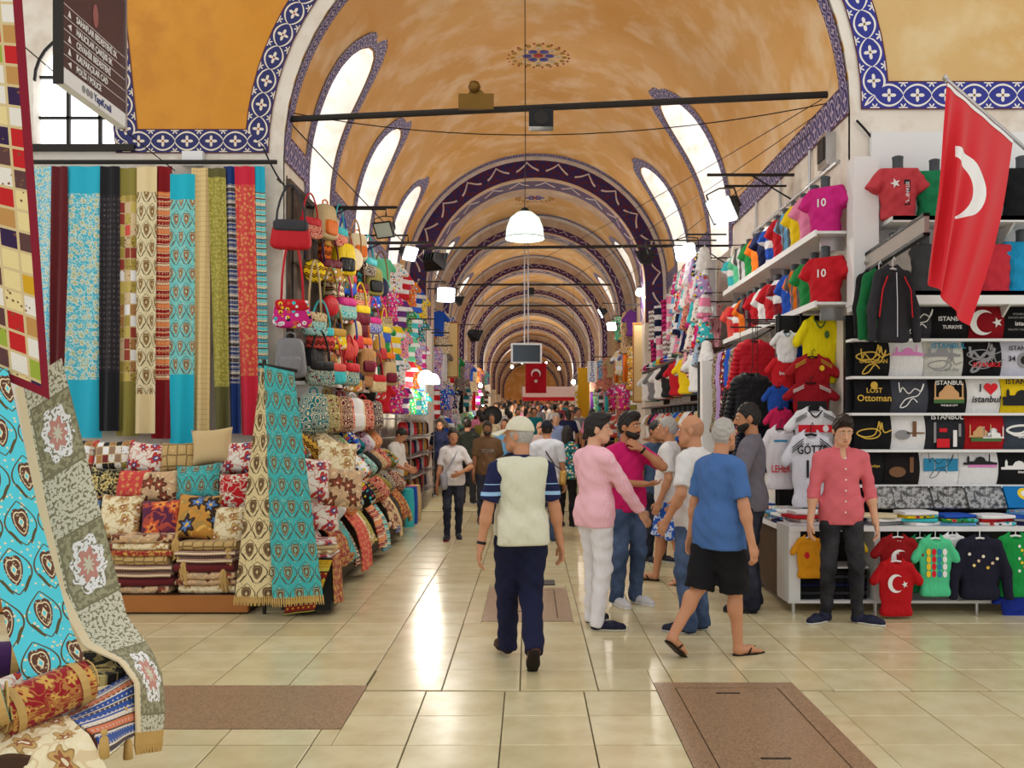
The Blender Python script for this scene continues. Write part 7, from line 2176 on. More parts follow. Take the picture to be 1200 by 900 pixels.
def strap_bag(col, strapcol, side=1, loc=(.24, -.05, .92), size=1.0, name='handbag'):
    def f(root, d):
        a = d['tp']((-side * .10, -.0, 1.49))
        p = [a, d['tp']((-side * .02, -.15, 1.30)), d['tp']((side * .10, -.155, 1.12)), np.array((loc[0] * .92, loc[1] - .04, loc[2] + .12))]
        q = [a, d['tp']((-side * .02, .14, 1.30)), d['tp']((side * .10, .15, 1.12)), np.array((loc[0] * .92, loc[1] + .05, loc[2] + .12))]
        MB().tube([tuple(x) for x in p], .010, 6).build('bag_strap', M_LEA, root, smooth=True, color=strapcol)
        MB().tube([tuple(x) for x in q], .010, 6).build('bag_strap', M_LEA, root, smooth=True, color=strapcol)
        b = link(name, BAGM['pouch'], M_LEA, root, loc=loc, rot=(0, 0, side * PI / 2), scale=size, color=col)
        link('flap', BAGM['flap'], M_LEA, b, loc=(0, -.006, .075), color=col)
    return f
def wristwatch(i, mat=None):
    def f(root, d):
        o = d['wr'][i]; u = nrm(d['wr'][i] - d['elb'][i])
        MB().tube([tuple(o - u * .035), tuple(o - u * .015)], .034, 12).build('wristwatch', M_BLACK, root)
    return f
def chest(body, size, mat):
    def f(root, d):
        p = d['tp']((0, -.15, 1.26)); lettering(body, size, mat, root, float(p[0]), float(p[2]), float(p[1]))
    return f
def buttons(n=6, col=M_PWHITE, x=0.0, y=-.138):
    def f(root, d):
        for k in range(n):
            p = d['tp']((x, y + .012 * abs(k - 2) * .3, 1.40 - .09 * k))
            MB().lathe([(.001, 0), (.007, 0), (.007, .006), (.001, .006)], 8, Matrix.Translation(p) @ Matrix.Rotation(PI / 2, 4, 'X')).build('button', col, root)
    return f
def pxf(x, Y):
    return (x - 620) * Y / FOC
G = 'shoppers near the crossing'
# the man in the cream vest walking away
person(pxf(611, 6.55), 6.55, PI + .22, 'man in cream vest and pale cap walking away down the aisle', H=1.71, fat=1.06, lean=.03, head=(.95, .05),
       wrists=((-.30, -.03, .82), (.31, .03, .80)), hints=((-.8, .8, 0), (.8, .8, 0)), ankles=((-.03, .26, .20), (.05, -.26, .085)), feet=((.0, .80), (0, 0)),
       shirt='short', shirt_mat=PM_BANDS, hem=.90, loose=.016, vest=s2l((222, 222, 200)), legs='long', leg_col=s2l((28, 32, 62)), leg_loose=.022,
       shoes='shoe', shoe_col=s2l((70, 40, 28)), sole_col=(.02, .015, .012), hair='grey', cap_col=s2l((222, 218, 196)), skin='tan', group=G, extra=wristwatch(1))
# pink shirt, white trousers
person(pxf(697, 7.75), 7.75, PI / 2 + .55, 'young man in pale pink shirt and white trousers seen from behind', H=1.75, head=(-.62, .06),
       wrists=((-.20, -.34, .93), (.24, -.16, .86)), hints=((-.6, 1, -.3), (.6, 1, -.2)), ankles=((-.10, .05, .085), (.12, -.05, .085)), feet=((-.5, 0), (.2, 0)),
       shirt='long', shirt_mat=PM_PINK, hem=.84, loose=.018, legs='long', leg_col=s2l((236, 234, 240)), leg_loose=.010, shoes='shoe', shoe_col=s2l((26, 28, 52)), sole_col=(.6, .58, .5),
       hair='black', hairstyle='quiff', skin='light', group=G, fist=(.2, .5))
# magenta polo, hand on chin
person(pxf(735, 8.72), 8.72, .55, 'bearded man in magenta polo holding his chin, in jeans', H=1.77, head=(.35, .05),
       wrists=((.04, -.20, 1.12), (.035, -.150, 1.435)), hints=((-1, .2, -.6), (1, -.25, -.8)), palms=((0, .3, 1), (-.5, .6, .3)), shirt='short', shirt_col=s2l((206, 30, 106)), hem=.86, loose=.014,
       legs='long', leg_mat=DEN, leg_loose=.016, shoes='sneaker', shoe_col=s2l((206, 206, 210)), sole_col=(.8, .8, .8), hair='black', beard='full', hairstyle='quiff', skin='olive', group=G, fist=(.5, .9), extra=wristwatch(1))
# grey-haired man in blue T-shirt walking
person(pxf(843, 6.85), 6.85, PI / 2 + .55, 'stout grey-haired man in blue T-shirt, black shorts and flip-flops walking', H=1.71, fat=1.22, lean=.04, head=(.18, .02),
       wrists=((-.33, -.02, .80), (.30, .02, .84)), hints=((-.5, 1, 0), (.5, 1, 0)), ankles=((-.09, -.10, .085), (.07, .38, .19)), feet=((0, 0), (0, .65)),
       shirt='short', shirt_col=s2l((74, 112, 172)), hem=.80, loose=.018, legs='shorts', leg_col=s2l((26, 26, 30)), leg_loose=.026, shoes='flip', shoe_col=s2l((34, 20, 18)), hair='grey', hairstyle='crop', skin='tan', group=G)
# bald man in white polo
person(pxf(813, 7.6), 7.6, -PI / 2 - .65, 'bald man in white polo shirt and blue jeans behind the man in blue', H=1.74, fat=1.05, head=(.35, .05),
       wrists=((-.16, -.20, 1.02), (.27, -.10, .92)), hints=((-1, .6, 0), (.8, 1, -.2)), shirt='short', shirt_col=s2l((228, 226, 226)), hem=.84, loose=.018, legs='long', leg_mat=DEN, leg_loose=.016,
       shoes='sneaker', shoe_col=s2l((36, 40, 60)), sole_col=(.5, .5, .5), hair='stubble', bald=True, skin='tan', group=G)
# white shirt, blue patterned shorts
person(pxf(784, 9.9), 9.9, -PI / 2 - .35, 'man in white shirt and blue patterned shorts standing with flip-flops', H=1.74, fat=1.04, head=(.1, .0),
       wrists=((-.22, -.12, .86), (.25, -.05, .88)), ankles=((-.08, -.16, .085), (.10, .20, .10)), feet=((0, 0), (0, .18)), shirt='short', shirt_col=s2l((230, 228, 228)), hem=.84, loose=.022, legs='shorts', leg_mat=PM_SPLASH, leg_loose=.028,
       shoes='flip', shoe_col=s2l((40, 28, 24)), hair='grey', hairstyle='crop', skin='tan', group=G)
# grey shirt
person(pxf(880, 8.45), 8.45, -PI / 2 - .35, 'tall dark-haired man in grey rolled-sleeve shirt beside the jersey rack', H=1.85, head=(.3, .08),
       wrists=((-.05, -.24, 1.16), (.12, -.22, 1.18)), hints=((-1, .3, -.8), (1, .3, -.8)), palms=((0, .3, 1), (0, 1, 0)), shirt='rolled', shirt_col=s2l((112, 108, 118)), hem=.86, loose=.018, legs='long', leg_mat=DEN_D, leg_loose=.018,
       shoes='shoe', shoe_col=s2l((28, 28, 34)), sole_col=(.05, .05, .05), hair='black', beard='short', skin='olive', group=G)
# young man facing the camera
person(pxf(986, 7.95), 7.95, -.06, 'young man in rolled-sleeve red checked shirt looking down before the counter', H=1.745, head=(.02, .34),
       wrists=((-.275, -.06, .84), (.275, -.05, .83)), hints=((-.6, 1, 0), (.6, 1, 0)), ankles=((-.125, .02, .085), (.125, -.02, .085)), feet=((-.75, 0), (.8, 0)), shirt='rolled', shirt_mat=PM_CHECK, hem=.84, loose=.008,
       legs='slim', leg_mat=DEN_B, leg_loose=.018, shoes='sneaker', shoe_col=s2l((32, 36, 60)), sole_col=(.72, .70, .66), hair='brown', hairstyle='quiff', skin='light', group=G, extra=buttons())
# further along the aisle
G2 = 'shoppers further down the aisle'
person(pxf(531, 13.6), 13.6, .08, 'woman in white top with grey shoulder bag walking towards the crossing', H=1.60, female=True, head=(.1, .05), wrists=((-.25, -.06, .86), (.10, -.20, 1.06)), hints=((-.5, 1, 0), (1, .4, -.5)),
       ankles=((-.09, -.12, .085), (.08, .14, .10)), feet=((0, 0), (0, .2)), shirt='short', shirt_col=s2l((226, 222, 224)), hem=.86, loose=.014, collar=False, legs='slim', leg_mat=DEN_D, shoes='shoe', shoe_col=(.02, .02, .03), sole_col=s2l((150, 40, 40)), hair='black', hairstyle='pony', skin='olive', detail=1.35, group=G2,
       extra=strap_bag(s2l((150, 150, 160)), s2l((150, 150, 160)), -1, (-.14, -.17, .93), .95))
person(pxf(571, 15.6), 15.6, .12, 'curly-haired bearded man in brown T-shirt facing the crossing', H=1.70, head=(-.1, .02), wrists=((-.24, -.08, .86), (.26, -.04, .86)), shirt='short', shirt_col=s2l((104, 78, 54)), hem=.85, loose=.018, collar=False,
       legs='long', leg_mat=DEN_D, shoes='shoe', hair='black', hairstyle='puff', beard='short', skin='brown', detail=1.35, group=G2, extra=chest('TOUR', .08, M_PGREY))
person(pxf(548, 19.0), 19.0, PI - .1, 'man in dark green jacket walking away past the woman', H=1.72, shirt='long', shirt_col=s2l((40, 44, 38)), hem=.80, loose=.03, legs='long', leg_col=s2l((44, 44, 48)), ankles=((-.09, -.10, .085), (.09, .12, .1)), hair='brown', hairstyle='crop', skin='tan', detail=1.6, group=G2)
person(pxf(641, 13.3), 13.3, PI + .1, 'man in white shirt and navy cap with a shoulder strap walking away', H=1.70, shirt='short', shirt_col=s2l((222, 226, 238)), hem=.84, loose=.024, legs='long', leg_mat=DEN, cap_col=s2l((28, 30, 44)), hair='brown', skin='tan', wrists=((-.26, -.06, .84), (.27, -.02, .85)), detail=1.35, group=G2,
       extra=strap_bag(s2l((190, 150, 80)), s2l((80, 66, 60)), -1, (-.22, .02, .94), .8))
person(pxf(664, 15.2), 15.2, PI - .4, 'woman with dark hair and teal patterned top behind the man in pink', H=1.62, female=True, shirt='short', shirt_mat=M_FLO, shirt_col=s2l((20, 110, 116)), hem=.84, loose=.02, legs='slim', leg_col=(.01, .01, .012), hair='black', hairstyle='long', skin='olive', detail=1.5, group=G2)
person(pxf(461, 15.0), 15.15, PI / 2 - .3, 'boy in white shirt bending his head beside the bag heap', H=1.62, head=(-.1, .55), lean=.10, wrists=((-.10, -.28, 1.02), (.12, -.28, 1.02)), shirt='rolled', shirt_col=s2l((232, 230, 226)), hem=.85, loose=.018, legs='long', leg_col=s2l((40, 40, 50)), hair='black', skin='tan', detail=1.35, group=G2)
person(pxf(768, 11.4), 11.4, .5, 'dark-haired man peering out behind the man in magenta', H=1.70, shirt='short', shirt_col=s2l((70, 90, 120)), hem=.85, legs='long', leg_mat=DEN_D, hair='black', skin='olive', detail=1.5, group=G2)
person(pxf(652, 21.0), 21.0, -.1, 'elderly man in blue checked shirt facing the crossing in the crowd', H=1.78, shirt='short', shirt_mat=PM_BLUEC, hem=.85, legs='long', leg_col=s2l((90, 90, 100)), hair='grey', hairstyle='crop', skin='light', detail=1.8, group=G2)
person(pxf(633, 18.5), 18.5, .15, 'bald man in pale shirt facing the crossing beside the white-shirted man', H=1.68, shirt='short', shirt_col=s2l((222, 196, 190)), hem=.85, legs='long', leg_col=s2l((60, 60, 70)), hair='stubble', bald=True, skin='light', detail=1.8, group=G2)
person(pxf(520, 21.5), 20.6, .0, 'shopper in navy top standing by the steel rack', H=1.66, female=True, shirt='short', shirt_col=s2l((34, 40, 70)), hem=.85, legs='slim', leg_col=(.02, .02, .03), hair='black', hairstyle='long', skin='tan', detail=1.8, group=G2)
# the distant crowd: three body types, one mesh each with five materials, tinted per person
def crowd_mesh(kind):
    P = [ell((0, 0, 1.27), (.17, .12, .2), .06), cap((-.14, 0, 1.41), (.14, 0, 1.41), .06, .06, .05), ell((0, 0, 1.0), (.16, .125, .22), .06)]
    P += both(lambda s: cap((s * .18, 0, 1.40), (s * .25, .02 * kind, 1.14), .06, .055, .03, True))
    sh = sdf_mesh(P, .03, [((0, 0, .84), (0, 0, -1))])
    lg = sdf_mesh([ell((0, 0, .92), (.15, .11, .12), .05)] + both(lambda s: cap((s * .09, 0, .9), (s * .1, (-.12 if (s > 0) == (kind != 1) else .12), .06), .10, .06, .04)), .03)
    sk = sdf_mesh([ell((0, -.01, 1.62), (.072, .09, .115), .03), cap((0, 0, 1.45), (0, 0, 1.56), .055, .052, .03), ell((0, -.105, 1.605), (.014, .02, .024), .01)] + both(lambda s: cap((s * .25, 0, 1.16), (s * .27, -.06, .82), .042, .03, .03)), .022)
    hr = sdf_mesh([ell((0, .012, 1.635), (.088, .108, .12), .03)] + ([cap((0, .07, 1.6), (0, .09, 1.42), .075, .05, .03)] if kind == 2 else []), .022, [((0, -.05, 1.67), (0, -1, -.85))])
    fo = sdf_mesh(both(lambda s: cap((s * .1, (-.12 if (s > 0) == (kind != 1) else .12) + .03, .04), (s * .11, (-.12 if (s > 0) == (kind != 1) else .12) - .14, .035), .045, .04, .02)), .025)
    sizes = [len(m.polygons) for m in (sh, lg, sk, hr, fo)]
    me = join_meshes('crowd_figure', [sh, lg, sk, hr, fo], [M_OC, DEN_D, SKIN['tan'], HAIR['black'], M_BLACK])
    me.polygons.foreach_set('material_index', np.repeat(np.arange(5), sizes).astype(np.int32))
    return me
CROWD = [crowd_mesh(k) for k in range(3)]
rng = random.Random(11)
cw = ['white', 'black', 'grey', 'navy', 'white', 'red', 'light blue', 'cream', 'charcoal', 'teal', 'pink', 'beige', 'burgundy', 'white', 'olive', 'blue']
spots = []
for i in range(900):
    Y = 20 + 48 * rng.random() ** .85
    X = rng.uniform(-1.55, 1.8)
    if Y < 23 and -1.2 < X < 1.6 and rng.random() < .6:
        continue
    if all((X - a) ** 2 + ((Y - b) * .8) ** 2 > .58 ** 2 for a, b in spots) and all(abs(X - a) > .45 or abs(Y - b) > .5 for a, b in ((pxf(652, 21), 21), (pxf(520, 21.5), 20.6))):
        spots.append((X, Y))
    if len(spots) >= 130:
        break
seen = {}
for i, (X, Y) in enumerate(sorted(spots, key=lambda p: p[1])):
    cn = cw[rng.randrange(len(cw))]; away = rng.random() < .5; kind = rng.randrange(3)
    zone = 'past the first rib' if Y < 30 else ('below the screen' if Y < 42 else 'at the far end')
    key = (cn, away, zone); seen[key] = seen.get(key, 0) + 1
    o = link('person', CROWD[kind], None, None, loc=(X, Y, ground(Y)), rot=(0, 0, (PI if away else 0) + rng.uniform(-.5, .5)), scale=rng.uniform(.92, 1.06), color=C(cn))
    tag(o, 'distant shopper in %s top %s %s, %s nearest such' % (cn, 'walking away' if away else 'facing us', zone, ORD[seen[key] - 1]), 'person', 'distant crowd in %s %s' % (cn, 'away' if away else 'near'))
# ---------------------------------------------------------------- lamps, tie rods, wires, sign, screen
def area(name, parent, loc, rot, w, size, col=(1, .96, .90)):
    l = bpy.data.lights.new(name, 'AREA'); l.energy = w; l.size = size; l.color = col
    o = bpy.data.objects.new(name, l); COL.objects.link(o); o.parent = parent; o.location = loc; o.rotation_euler = rot
    return o
def point(name, parent, loc, w, r=.08, col=(1, .93, .82)):
    l = bpy.data.lights.new(name, 'POINT'); l.energy = w; l.shadow_soft_size = r; l.color = col
    o = bpy.data.objects.new(name, l); COL.objects.link(o); o.parent = parent; o.location = loc
    return o
def flood(x, y, Y, side, pitch, yaw, label, power=1.0, s=1.0, arm_y=None):
    """floodlight on a wall arm; its glass looks along local -Y turned down by pitch"""
    p = px(x, y, Y)
    t = thing('floodlight', label, 'lamp', p, 0, 'floodlights along the aisle')
    h = bpy.data.objects.new('head', None); COL.objects.link(h); h.parent = t; h.rotation_euler = (pitch, 0, yaw); h.scale = (s,) * 3
    m = MB()
    a = [(-.16, -.06, -.12), (.16, -.06, -.12), (.16, -.06, .12), (-.16, -.06, .12)]; b = [(-.09, .10, -.07), (.09, .10, -.07), (.09, .10, .07), (-.09, .10, .07)]
    n0 = len(m.v); m.v += a + b
    m.face((n0 + 4, n0 + 5, n0 + 6, n0 + 7))
    for i in range(4):
        j = (i + 1) % 4; m.face((n0 + i, n0 + j, n0 + 4 + j, n0 + 4 + i))
    m.box(-.175, .175, -.075, -.055, -.135, -.115).box(-.175, .175, -.075, -.055, .115, .135).box(-.175, -.155, -.075, -.055, -.115, .115).box(.155, .175, -.075, -.055, -.115, .115)
    for k in range(5):
        m.box(-.10 + k * .045, -.085 + k * .045, .09, .13, -.06, .06)
    m.build('housing', M_BLACK, h)
    MB().box(-.155, .155, -.07, -.06, -.115, .115).build('glass', M_LAMP if power > 0 else M_GLASSW, h)
    MB().tube([(-.19, 0, 0), (-.19, .02, .17), (0, .03, .20), (.19, .02, .17), (.19, 0, 0)], .010, 6).build('yoke', M_IRON, h)
    if power > 0:
        area('light', h, (0, -.09, 0), (PI / 2, 0, 0), LAMP_W * power, .26)
    wall_x = WL if side < 0 else WR
    MB().tube([(0, .03, .20 * s), (0, .03, .26), (wall_x - p.x, .03, .26)], .014, 6).build('arm', M_IRON, t)
    return t
flood(452, 268, 12.2, -1, .5, -.5, 'beige flood lamp on the nearest arm of the bag stall', .0, .8)
flood(478, 296, 14.0, -1, .45, .9, 'small lit floodlight on the second arm of the bag stall', .7, .8)
flood(508, 305, 13.4, -1, .35, 2.6, 'dark floodlight beside the small lit one above the bags', .8, 1.0)
flood(522, 345, 19.0, -1, .25, .25, 'brightest floodlight shining at the camera over the clothes board', 1.2, 1.1)
flood(538, 352, 21.0, -1, .35, 1.9, 'small floodlight beside the brightest one', .8, .8)
flood(556, 392, 25.0, -1, .45, 2.2, 'tall dark floodlight on the far textile side', 1.0, 1.2)
flood(850, 243, 11.2, 1, .6, -.95, 'big dark floodlight on the long arm above the jersey shelves', 1.2, 1.15)
flood(805, 294, 14.6, 1, .45, -.55, 'lit floodlight above the scarf stall', 1.0, 1.05)
flood(757, 300, 15.4, 1, .5, -2.3, 'dark floodlight seen from behind beyond the scarf stall', .9, .9)
flood(706, 366, 27.0, 1, .5, -1.6, 'small floodlight under the third tie rod', 1.0, 1.0)
flood(718, 382, 24.0, 1, .3, -.6, 'small square lamp below the far wall windows', .8, .8)
for k, (x, y, Y, lab) in enumerate(((749, 343, 21.5, 'bright bulb on the jersey side wall beyond the scarves'), (563, 452, 38.0, 'bright bulb far down the textile side'), (672, 448, 36.0, 'bright bulb far down beside the small flag'), (566, 478, 33.0, 'bright low bulb far down the textile side'), (600, 430, 52.0, 'added fill bulb deep in the far aisle'), (655, 432, 58.0, 'added fill bulb deep in the aisle near the axis'), (612, 425, 68.0, 'very distant added fill bulb nearer the textile side'), (640, 425, 80.0, 'very distant added fill bulb nearer the jersey side'), (625, 430, 92.0, 'farthest added fill bulb at the end of the aisle'))):  # the deepest bulbs are added to brighten the far vault
    p = px(x, y, Y)
    t = thing('bare_bulb', lab, 'lamp', p, 0, 'bare bulbs down the aisle')
    MB().lathe([(.001, -.09), (.06, -.06), (.085, 0), (.06, .06), (.03, .10), (.001, .10)], 12).build('bulb', M_LAMP, t, smooth=True)
    MB().tube([(0, 0, .09), (0, 0, .16)], .03, 8).build('socket', M_BLACK, t)
    MB().tube([(0, 0, .15), (0, 0, math.sqrt(max(R * R - (p.x - AX) ** 2, .1)) + ZS - p.z if abs(p.x - AX) < 2 else .6)], .006, 5).build('cord', M_BLACK, t)
    if abs(p.x - AX) >= 1.7:
        MB().tube([(0, 0, .55), ((WL if p.x < 0 else WR) - p.x, 0, .55)], .010, 5).build('arm', M_IRON, t)
    point('light', t, (0, -.15, -.12), (90 if Y < 50 else 120) if Y > 30 else 80, .1)
# the pendant with a milk glass dome
def pendant(x, y, Y, s, label, cordtop, power, mat):
    p = px(x, y, Y)
    t = thing('pendant_lamp', label, 'lamp', p, 0, 'pendant lamps')
    MB().lathe([(.24 * s, -.17 * s), (.245 * s, -.13 * s), (.235 * s, -.03 * s), (.19 * s, .09 * s), (.10 * s, .165 * s), (.04 * s, .18 * s)], 24).build('glass_dome', mat, t, smooth=True)
    MB().lathe([(.25 * s, -.175 * s), (.255 * s, -.16 * s), (.24 * s, -.15 * s)], 24).build('rim', M_GLASSW, t, smooth=True)
    MB().lathe([(.06 * s, .165 * s), (.05 * s, .21 * s), (.02 * s, .23 * s), (.001, .23 * s)], 12).build('cap', M_BLACK, t)
    MB().tube([(0, 0, .22 * s), (.008, 0, 1.0), (0, 0, cordtop - p.z)], .006, 5).build('cord', M_BLACK, t)
    MB().lathe([(.001, -.02 * s), (.07 * s, 0), (.08 * s, .05 * s), (.03 * s, .13 * s)], 12).build('bulb', M_BULB, t, smooth=True)
    point('light', t, (0, 0, -.22 * s), power, .12)
t_mat = NT('frosted_glass'); t_mat.b.inputs['Transmission Weight'].default_value = .0
M_DOME = emit('glowing_milk_glass', (.82, 1.0, .95), .5)
pendant(615, 264, 12.2, 1.0, 'large milk glass dome pendant over the middle of the aisle', ZS + R - .02, 110, M_DOME)
pendant(499, 441, 17.5, .62, 'small white pendant over the boy, nearer the camera', 3.6, 50, M_BULB)
pendant(507, 444, 19.5, .6, 'small white pendant over the steel rack, behind its twin', 3.6, 40, M_BULB)
brp = MB().tube([(WL, 17.5, 3.6), (-1.75, 17.5, 3.6)], .012, 6).tube([(WL, 19.5, 3.6), (-1.85, 19.5, 3.6)], .012, 6).build('pendant_bracket', M_IRON)
tag(brp, 'iron bracket arms carrying the two small white pendants', 'bracket')

def rod(a, b, r, label):
    o = MB().tube([a, b], r, 8).build('tie_rod', M_IRON); tag(o, label, 'tie rod', 'iron tie rods across the vault')
rod((-2.74, 10.75, 5.13), (3.04, 9.62, 5.02), .036, 'thick black tie rod across the mouth of the vault')
rod((-2.74, 18.35, 5.05), (3.04, 18.0, 5.05), .03, 'black tie rod behind the milk glass pendant')
rod((-2.3, 27.3, 5.66), (2.6, 27.3, 5.66), .03, 'black tie rod under the second rib arch')
rod((-2.1, 34.0, 5.88), (2.4, 34.0, 5.88), .03, 'black tie rod above the hanging screen')
for side, lst in ((-1, ((345, 243, 11.5, 1.15), (430, 285, 13.4, 1.3), (520, 390, 22.0, .9), (505, 405, 23.0, .9))), (1, ((905, 205, 10.9, 1.0), (820, 288, 14.5, .9), (760, 357, 22.0, .9)))):
    for k, (x, y, Y, L_) in enumerate(lst):
        z = zz(y, Y)
        xw = WL if side < 0 else WR
        o = MB().tube([(xw, Y, z), (xw - side * L_, Y, z)], .018, 6).tube([(xw, Y, z - .3), (xw - side * L_ * .5, Y, z)], .010, 6).build('wall_bracket', M_IRON)
        tag(o, 'black bracket arm on the %s side wall, %s from the crossing' % ('bag' if side < 0 else 'jersey', ORD[k]), 'bracket', 'bracket arms on the aisle walls')
# things on the first rod
g = thing('gilt_ornament', 'gilt plaque with a round knob standing on the first tie rod', 'ornament', px(558, 116, 10.25))
MB().box(-.19, .19, -.03, .03, -.115, .03).poly([(-.19, .03), (-.08, -.0), (.08, -.0), (.19, .03), (.19, .06), (.09, .06), (.05, .10), (-.05, .10), (-.09, .06), (-.19, .06)], .04).build('plaque', M_GOLD, g)
MB().lathe([(.001, -.07), (.05, -.05), (.07, 0), (.05, .05), (.001, .07)], 14, Matrix.Translation((-.02, 0, .13))).build('knob', M_GOLD, g, smooth=True)
sp_ = thing('loudspeaker', 'small black box loudspeaker hanging under the first tie rod', 'speaker', px(634, 141, 10.1))
MB().box(-.13, .13, -.08, .08, -.09, .10).build('cabinet', M_BLACK, sp_)
MB().lathe([(.001, 0), (.07, 0), (.075, .012), (.001, .012)], 14, Matrix.Translation((0, -.081, 0)) @ Matrix.Rotation(PI / 2, 4, 'X')).build('grille', M_IRON, sp_)
MB().tube([(0, 0, .1), (0, 0, .16)], .012, 6).build('hanger', M_IRON, sp_)
b2 = MB().box(-.1, .1, -.1, .1, -.14, .06).build('junction_box', M_BLACK, None, loc=px(622, 340, 27.2)); tag(b2, 'small dark box under the second rib tie rod', 'box')
# hanging screen
tv = thing('hanging_screen', 'grey framed screen hanging on poles over the crowd', 'screen', px(617, 414, 25.5), .12)
MB().box(-.42, .42, 0, .08, -.27, .27).build('casing', M_STEEL, tv)
MB().box(-.37, .37, -.012, 0, -.225, .225).build('display', plain('dark_screen', s2l((24, 42, 56)), .25, var=.3), tv)
for x in (-.05, .05):
    MB().tube([(x, .04, .27), (x, .04, ZS + R - .05 - tv.location.z)], .02, 6).build('pole', M_STEEL, tv)
# small far flag
f2 = thing('small_flag', 'small red flag with white crescent and star hanging across the far aisle', 'flag', px(628, 443, 30.0))
P = np.array([[(u, .03 * math.sin(u * 14), z) for z in np.linspace(.48, -.48, 8)] for u in np.linspace(-.33, .33, 9)])
link('flag_cloth', sheet_mesh('flag_cloth', P, M_FLAGR, .008), None, f2, color=s2l((190, 24, 40)))
decal('cr_f', crescent_pts(.15), M_PWHITE, f2, 0, .14, -.05, 'crescent', 0, PI / 2); decal('st_f', star_pts(.075, PI / 2), M_PWHITE, f2, 0, -.10, -.05, 'star')
MB().tube([(-2.3, .0, .50), (2.3, 0, .50)], .01, 5).build('line', M_BLACK, f2)
# far awning and shop sign
aw = thing('red_awning', 'pale awning with red front across the far aisle stall', 'awning', px(640, 462, 44))
P = np.array([[(u, -.5 * v, .35 - .5 * v) for v in np.linspace(0, 1, 6)] for u in np.linspace(-1.1, 1.3, 9)])
link('canopy', sheet_mesh('canopy', P, plain('awning_white', s2l((226, 196, 190)), .8), .02), None, aw)
MB().box(-1.1, 1.3, -.55, -.5, -.32, -.15).build('front_strip', M_PRED, aw)
MB().tube([(-1.1, 0, .35), (-1.1, 0, -3.2)], .03, 6).build('post', M_STEEL, aw); MB().tube([(1.3, 0, .35), (1.3, 0, -3.2)], .03, 6).build('post', M_STEEL, aw)
ss = thing('hanging_shop_sign', 'white shop sign with blue letters hanging on the far jersey side', 'sign', px(694, 436, 26.0))
MB().box(-.13, .13, 0, .05, -.28, .30).build('board', M_WHITEP, ss)
for k in range(4):
    lettering('ESGO'[k], .17, plain('sign_blue', s2l((20, 70, 170)), .6), ss, 0, .21 - .14 * k, -.004)
MB().tube([(0, .02, .30), (0, .02, .42), (1.4, .02, .42)], .015, 6).build('bracket', M_IRON, ss)
ys = MB().box(1.70, 2.10, 33.0, 33.06, 1.2, 3.6).build('yellow_banner', plain('yellow_banner_cloth', s2l((226, 176, 30)), .8)); tag(ys, 'tall yellow banner on the far jersey side', 'banner')
# fan on the far left, dark pole
fn = thing('standing_fan', 'dark round fan on the far textile side', 'fan', px(577, 487, 26.0))
MB().lathe([(.24, -.03), (.27, 0), (.24, .03), (.22, 0), (.24, -.03)], 20, Matrix.Rotation(PI / 2, 4, 'X')).build('guard_ring', M_BLACK, fn)
for k in range(4):
    MB().poly([(.02, -.02), (.20, -.07), (.22, .05), (.02, .02)], .01, Matrix.Rotation(k * PI / 2, 4, 'Y')).build('blade', M_IRON, fn)
MB().lathe([(.001, 0), (.23, 0), (.23, .02), (.001, .02)], 18, Matrix.Translation((0, .03, 0)) @ Matrix.Rotation(PI / 2, 4, 'X')).build('rear_guard', M_BLACK, fn)
MB().tube([(0, .04, -.2), (0, .04, -(px(577, 487, 26).z - ground(26)))], .025, 8).build('pole', M_IRON, fn)

# overhead wires
def wire(a, b, sag, label, r=.006):
    a, b = Vector(a), Vector(b)
    pts = [a.lerp(b, k / 16) - Vector((0, 0, sag * 4 * (k / 16) * (1 - k / 16))) for k in range(17)]
    o = MB().tube(pts, r, 5).build('overhead_wire', M_BLACK); tag(o, label, 'wire', 'overhead wires')
wire(px(340, 132, 10.8), px(985, 118, 9.6), .30, 'slack cable sagging below the first tie rod')
wire((3.0, 9.7, 5.0), (-1.0, 24, 5.2), .1, 'thin wire running from the rod end deep into the aisle, upper', .005)
wire((3.0, 9.9, 4.9), (-.2, 27, 5.0), .1, 'thin wire running from the rod end deep into the aisle, middle', .005)
wire((3.02, 10.2, 4.8), (1.2, 27, 4.8), .1, 'thin wire running from the rod end deep into the aisle, lower', .005)
wire((-2.72, 10.7, 5.1), (-1.6, 20.5, 4.5), .05, 'pale cable running from the first rod past the slit windows', .009)
wire(px(0, 30, 8.5), px(205, 200, 10.3), .02, 'thin wire passing behind the street sign to the rail')
wire((3.1, 8.97, 4.55), (3.5, 8.95, 3.95), -.05, 'loose black cable on the pier beside the jersey shelves', .012)
wire((3.45, 8.95, 4.35), (4.2, 8.95, 4.52), .05, 'black cable under the bright blue tiles', .012)
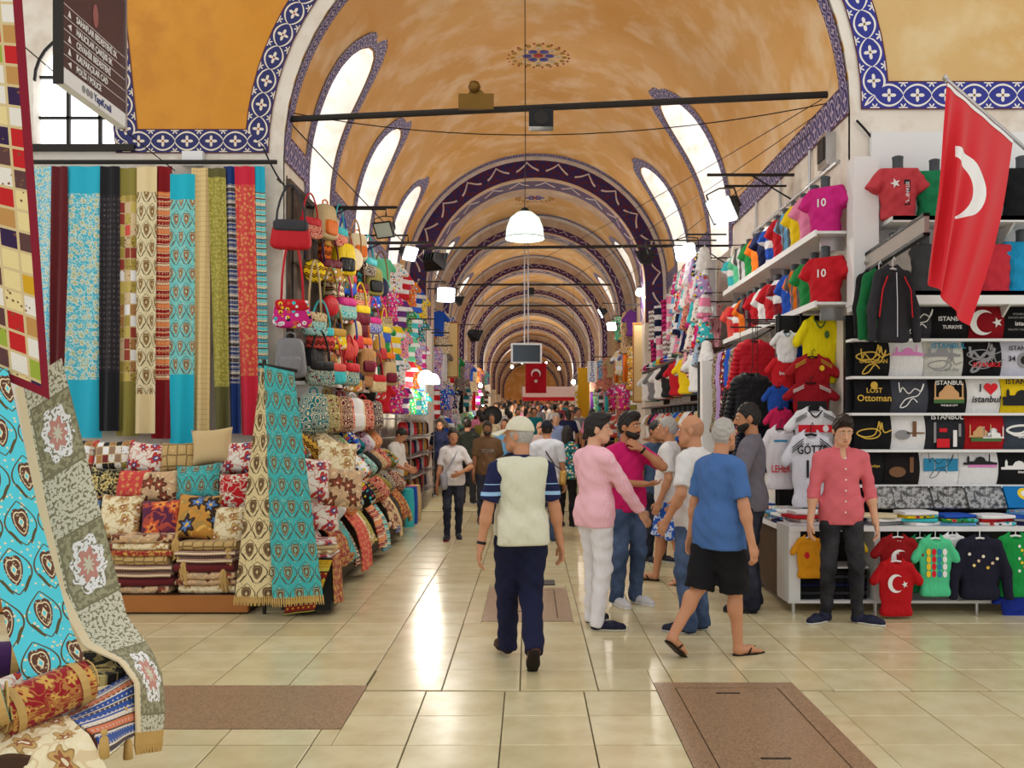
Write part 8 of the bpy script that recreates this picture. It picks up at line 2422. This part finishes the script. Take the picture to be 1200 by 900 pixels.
wire((-2.70, 10.56, 4.3), (-2.95, 10.5, 4.75), .05, 'looped cable at the textile pier corner', .01)
jb = MB().box(-3.85, -3.62, YL - .10, YL - .02, 4.54, 4.70).build('socket_box', M_WHITEP); tag(jb, 'white electrical box on the rail above the silk runners', 'box')
# hanging street sign
M_SIGN = plain('brown_sign', s2l((74, 44, 46)), .5, var=.08)
sg = thing('street_sign', 'brown hanging street sign with white lettering above the textile stall', 'sign', (-3.0, 6.1, 3.88), PI / 2)
MB().box(0, .93, 0, .06, .10, 1.35).build('brown_panel', M_SIGN, sg)
MB().box(0, .93, -.004, .064, 0, .10).build('white_panel', M_WHITEP, sg)
MB().box(-.008, 0, -.004, .064, -.01, 1.35).build('frame_edge', M_IRON, sg); MB().box(.93, .95, -.01, .07, -.01, 1.35).build('frame_edge', M_STEEL, sg)
for k, txt in enumerate(('POLİS / POLICE', 'KALPAKÇILAR CAD', 'CEVAHİR BEDESTENİ', 'HALICILAR ÇARŞISI SK', 'SAHAFLAR BEDESTENİ SK')):
    z = .145 + k * .082
    me = text_mesh(txt, .062, .001, 'LEFT', M_PWHITE, .86)
    link('lettering', me, None, sg, loc=(.17, -.004, z))
    MB().box(0, .93, -.003, 0, z + .040, z + .043).build('divider', M_PWHITE, sg)
    decal('arrow', [(-.022, -.02), (.022, 0), (-.022, .02)], M_PWHITE, sg, .08, z, -.004, 'arrow', 0, (PI, -PI / 2, -PI / 2, PI, -PI / 2)[k])
link('lettering', text_mesh('YapıKredi', .075, .001, 'LEFT', plain('logo_blue', s2l((40, 60, 120)), .6), .9), None, sg, loc=(.42, -.006, .05))
for x in (.27, .33, .38):
    decal('ring', disc_pts(.026, .026), M_PGREY, sg, x, .05, -.006, 'logo')
decal('figure', disc_pts(.04, .08), plain('sign_pink', s2l((150, 90, 90)), .6), sg, .45, .62, -.004, 'emblem')
MB().tube([(.1, .03, 1.35), (.1, .03, 3.0)], .012, 6).build('hanger', M_IRON, sg); MB().tube([(.83, .03, 1.35), (.83, .03, 3.0)], .012, 6).build('hanger', M_IRON, sg)
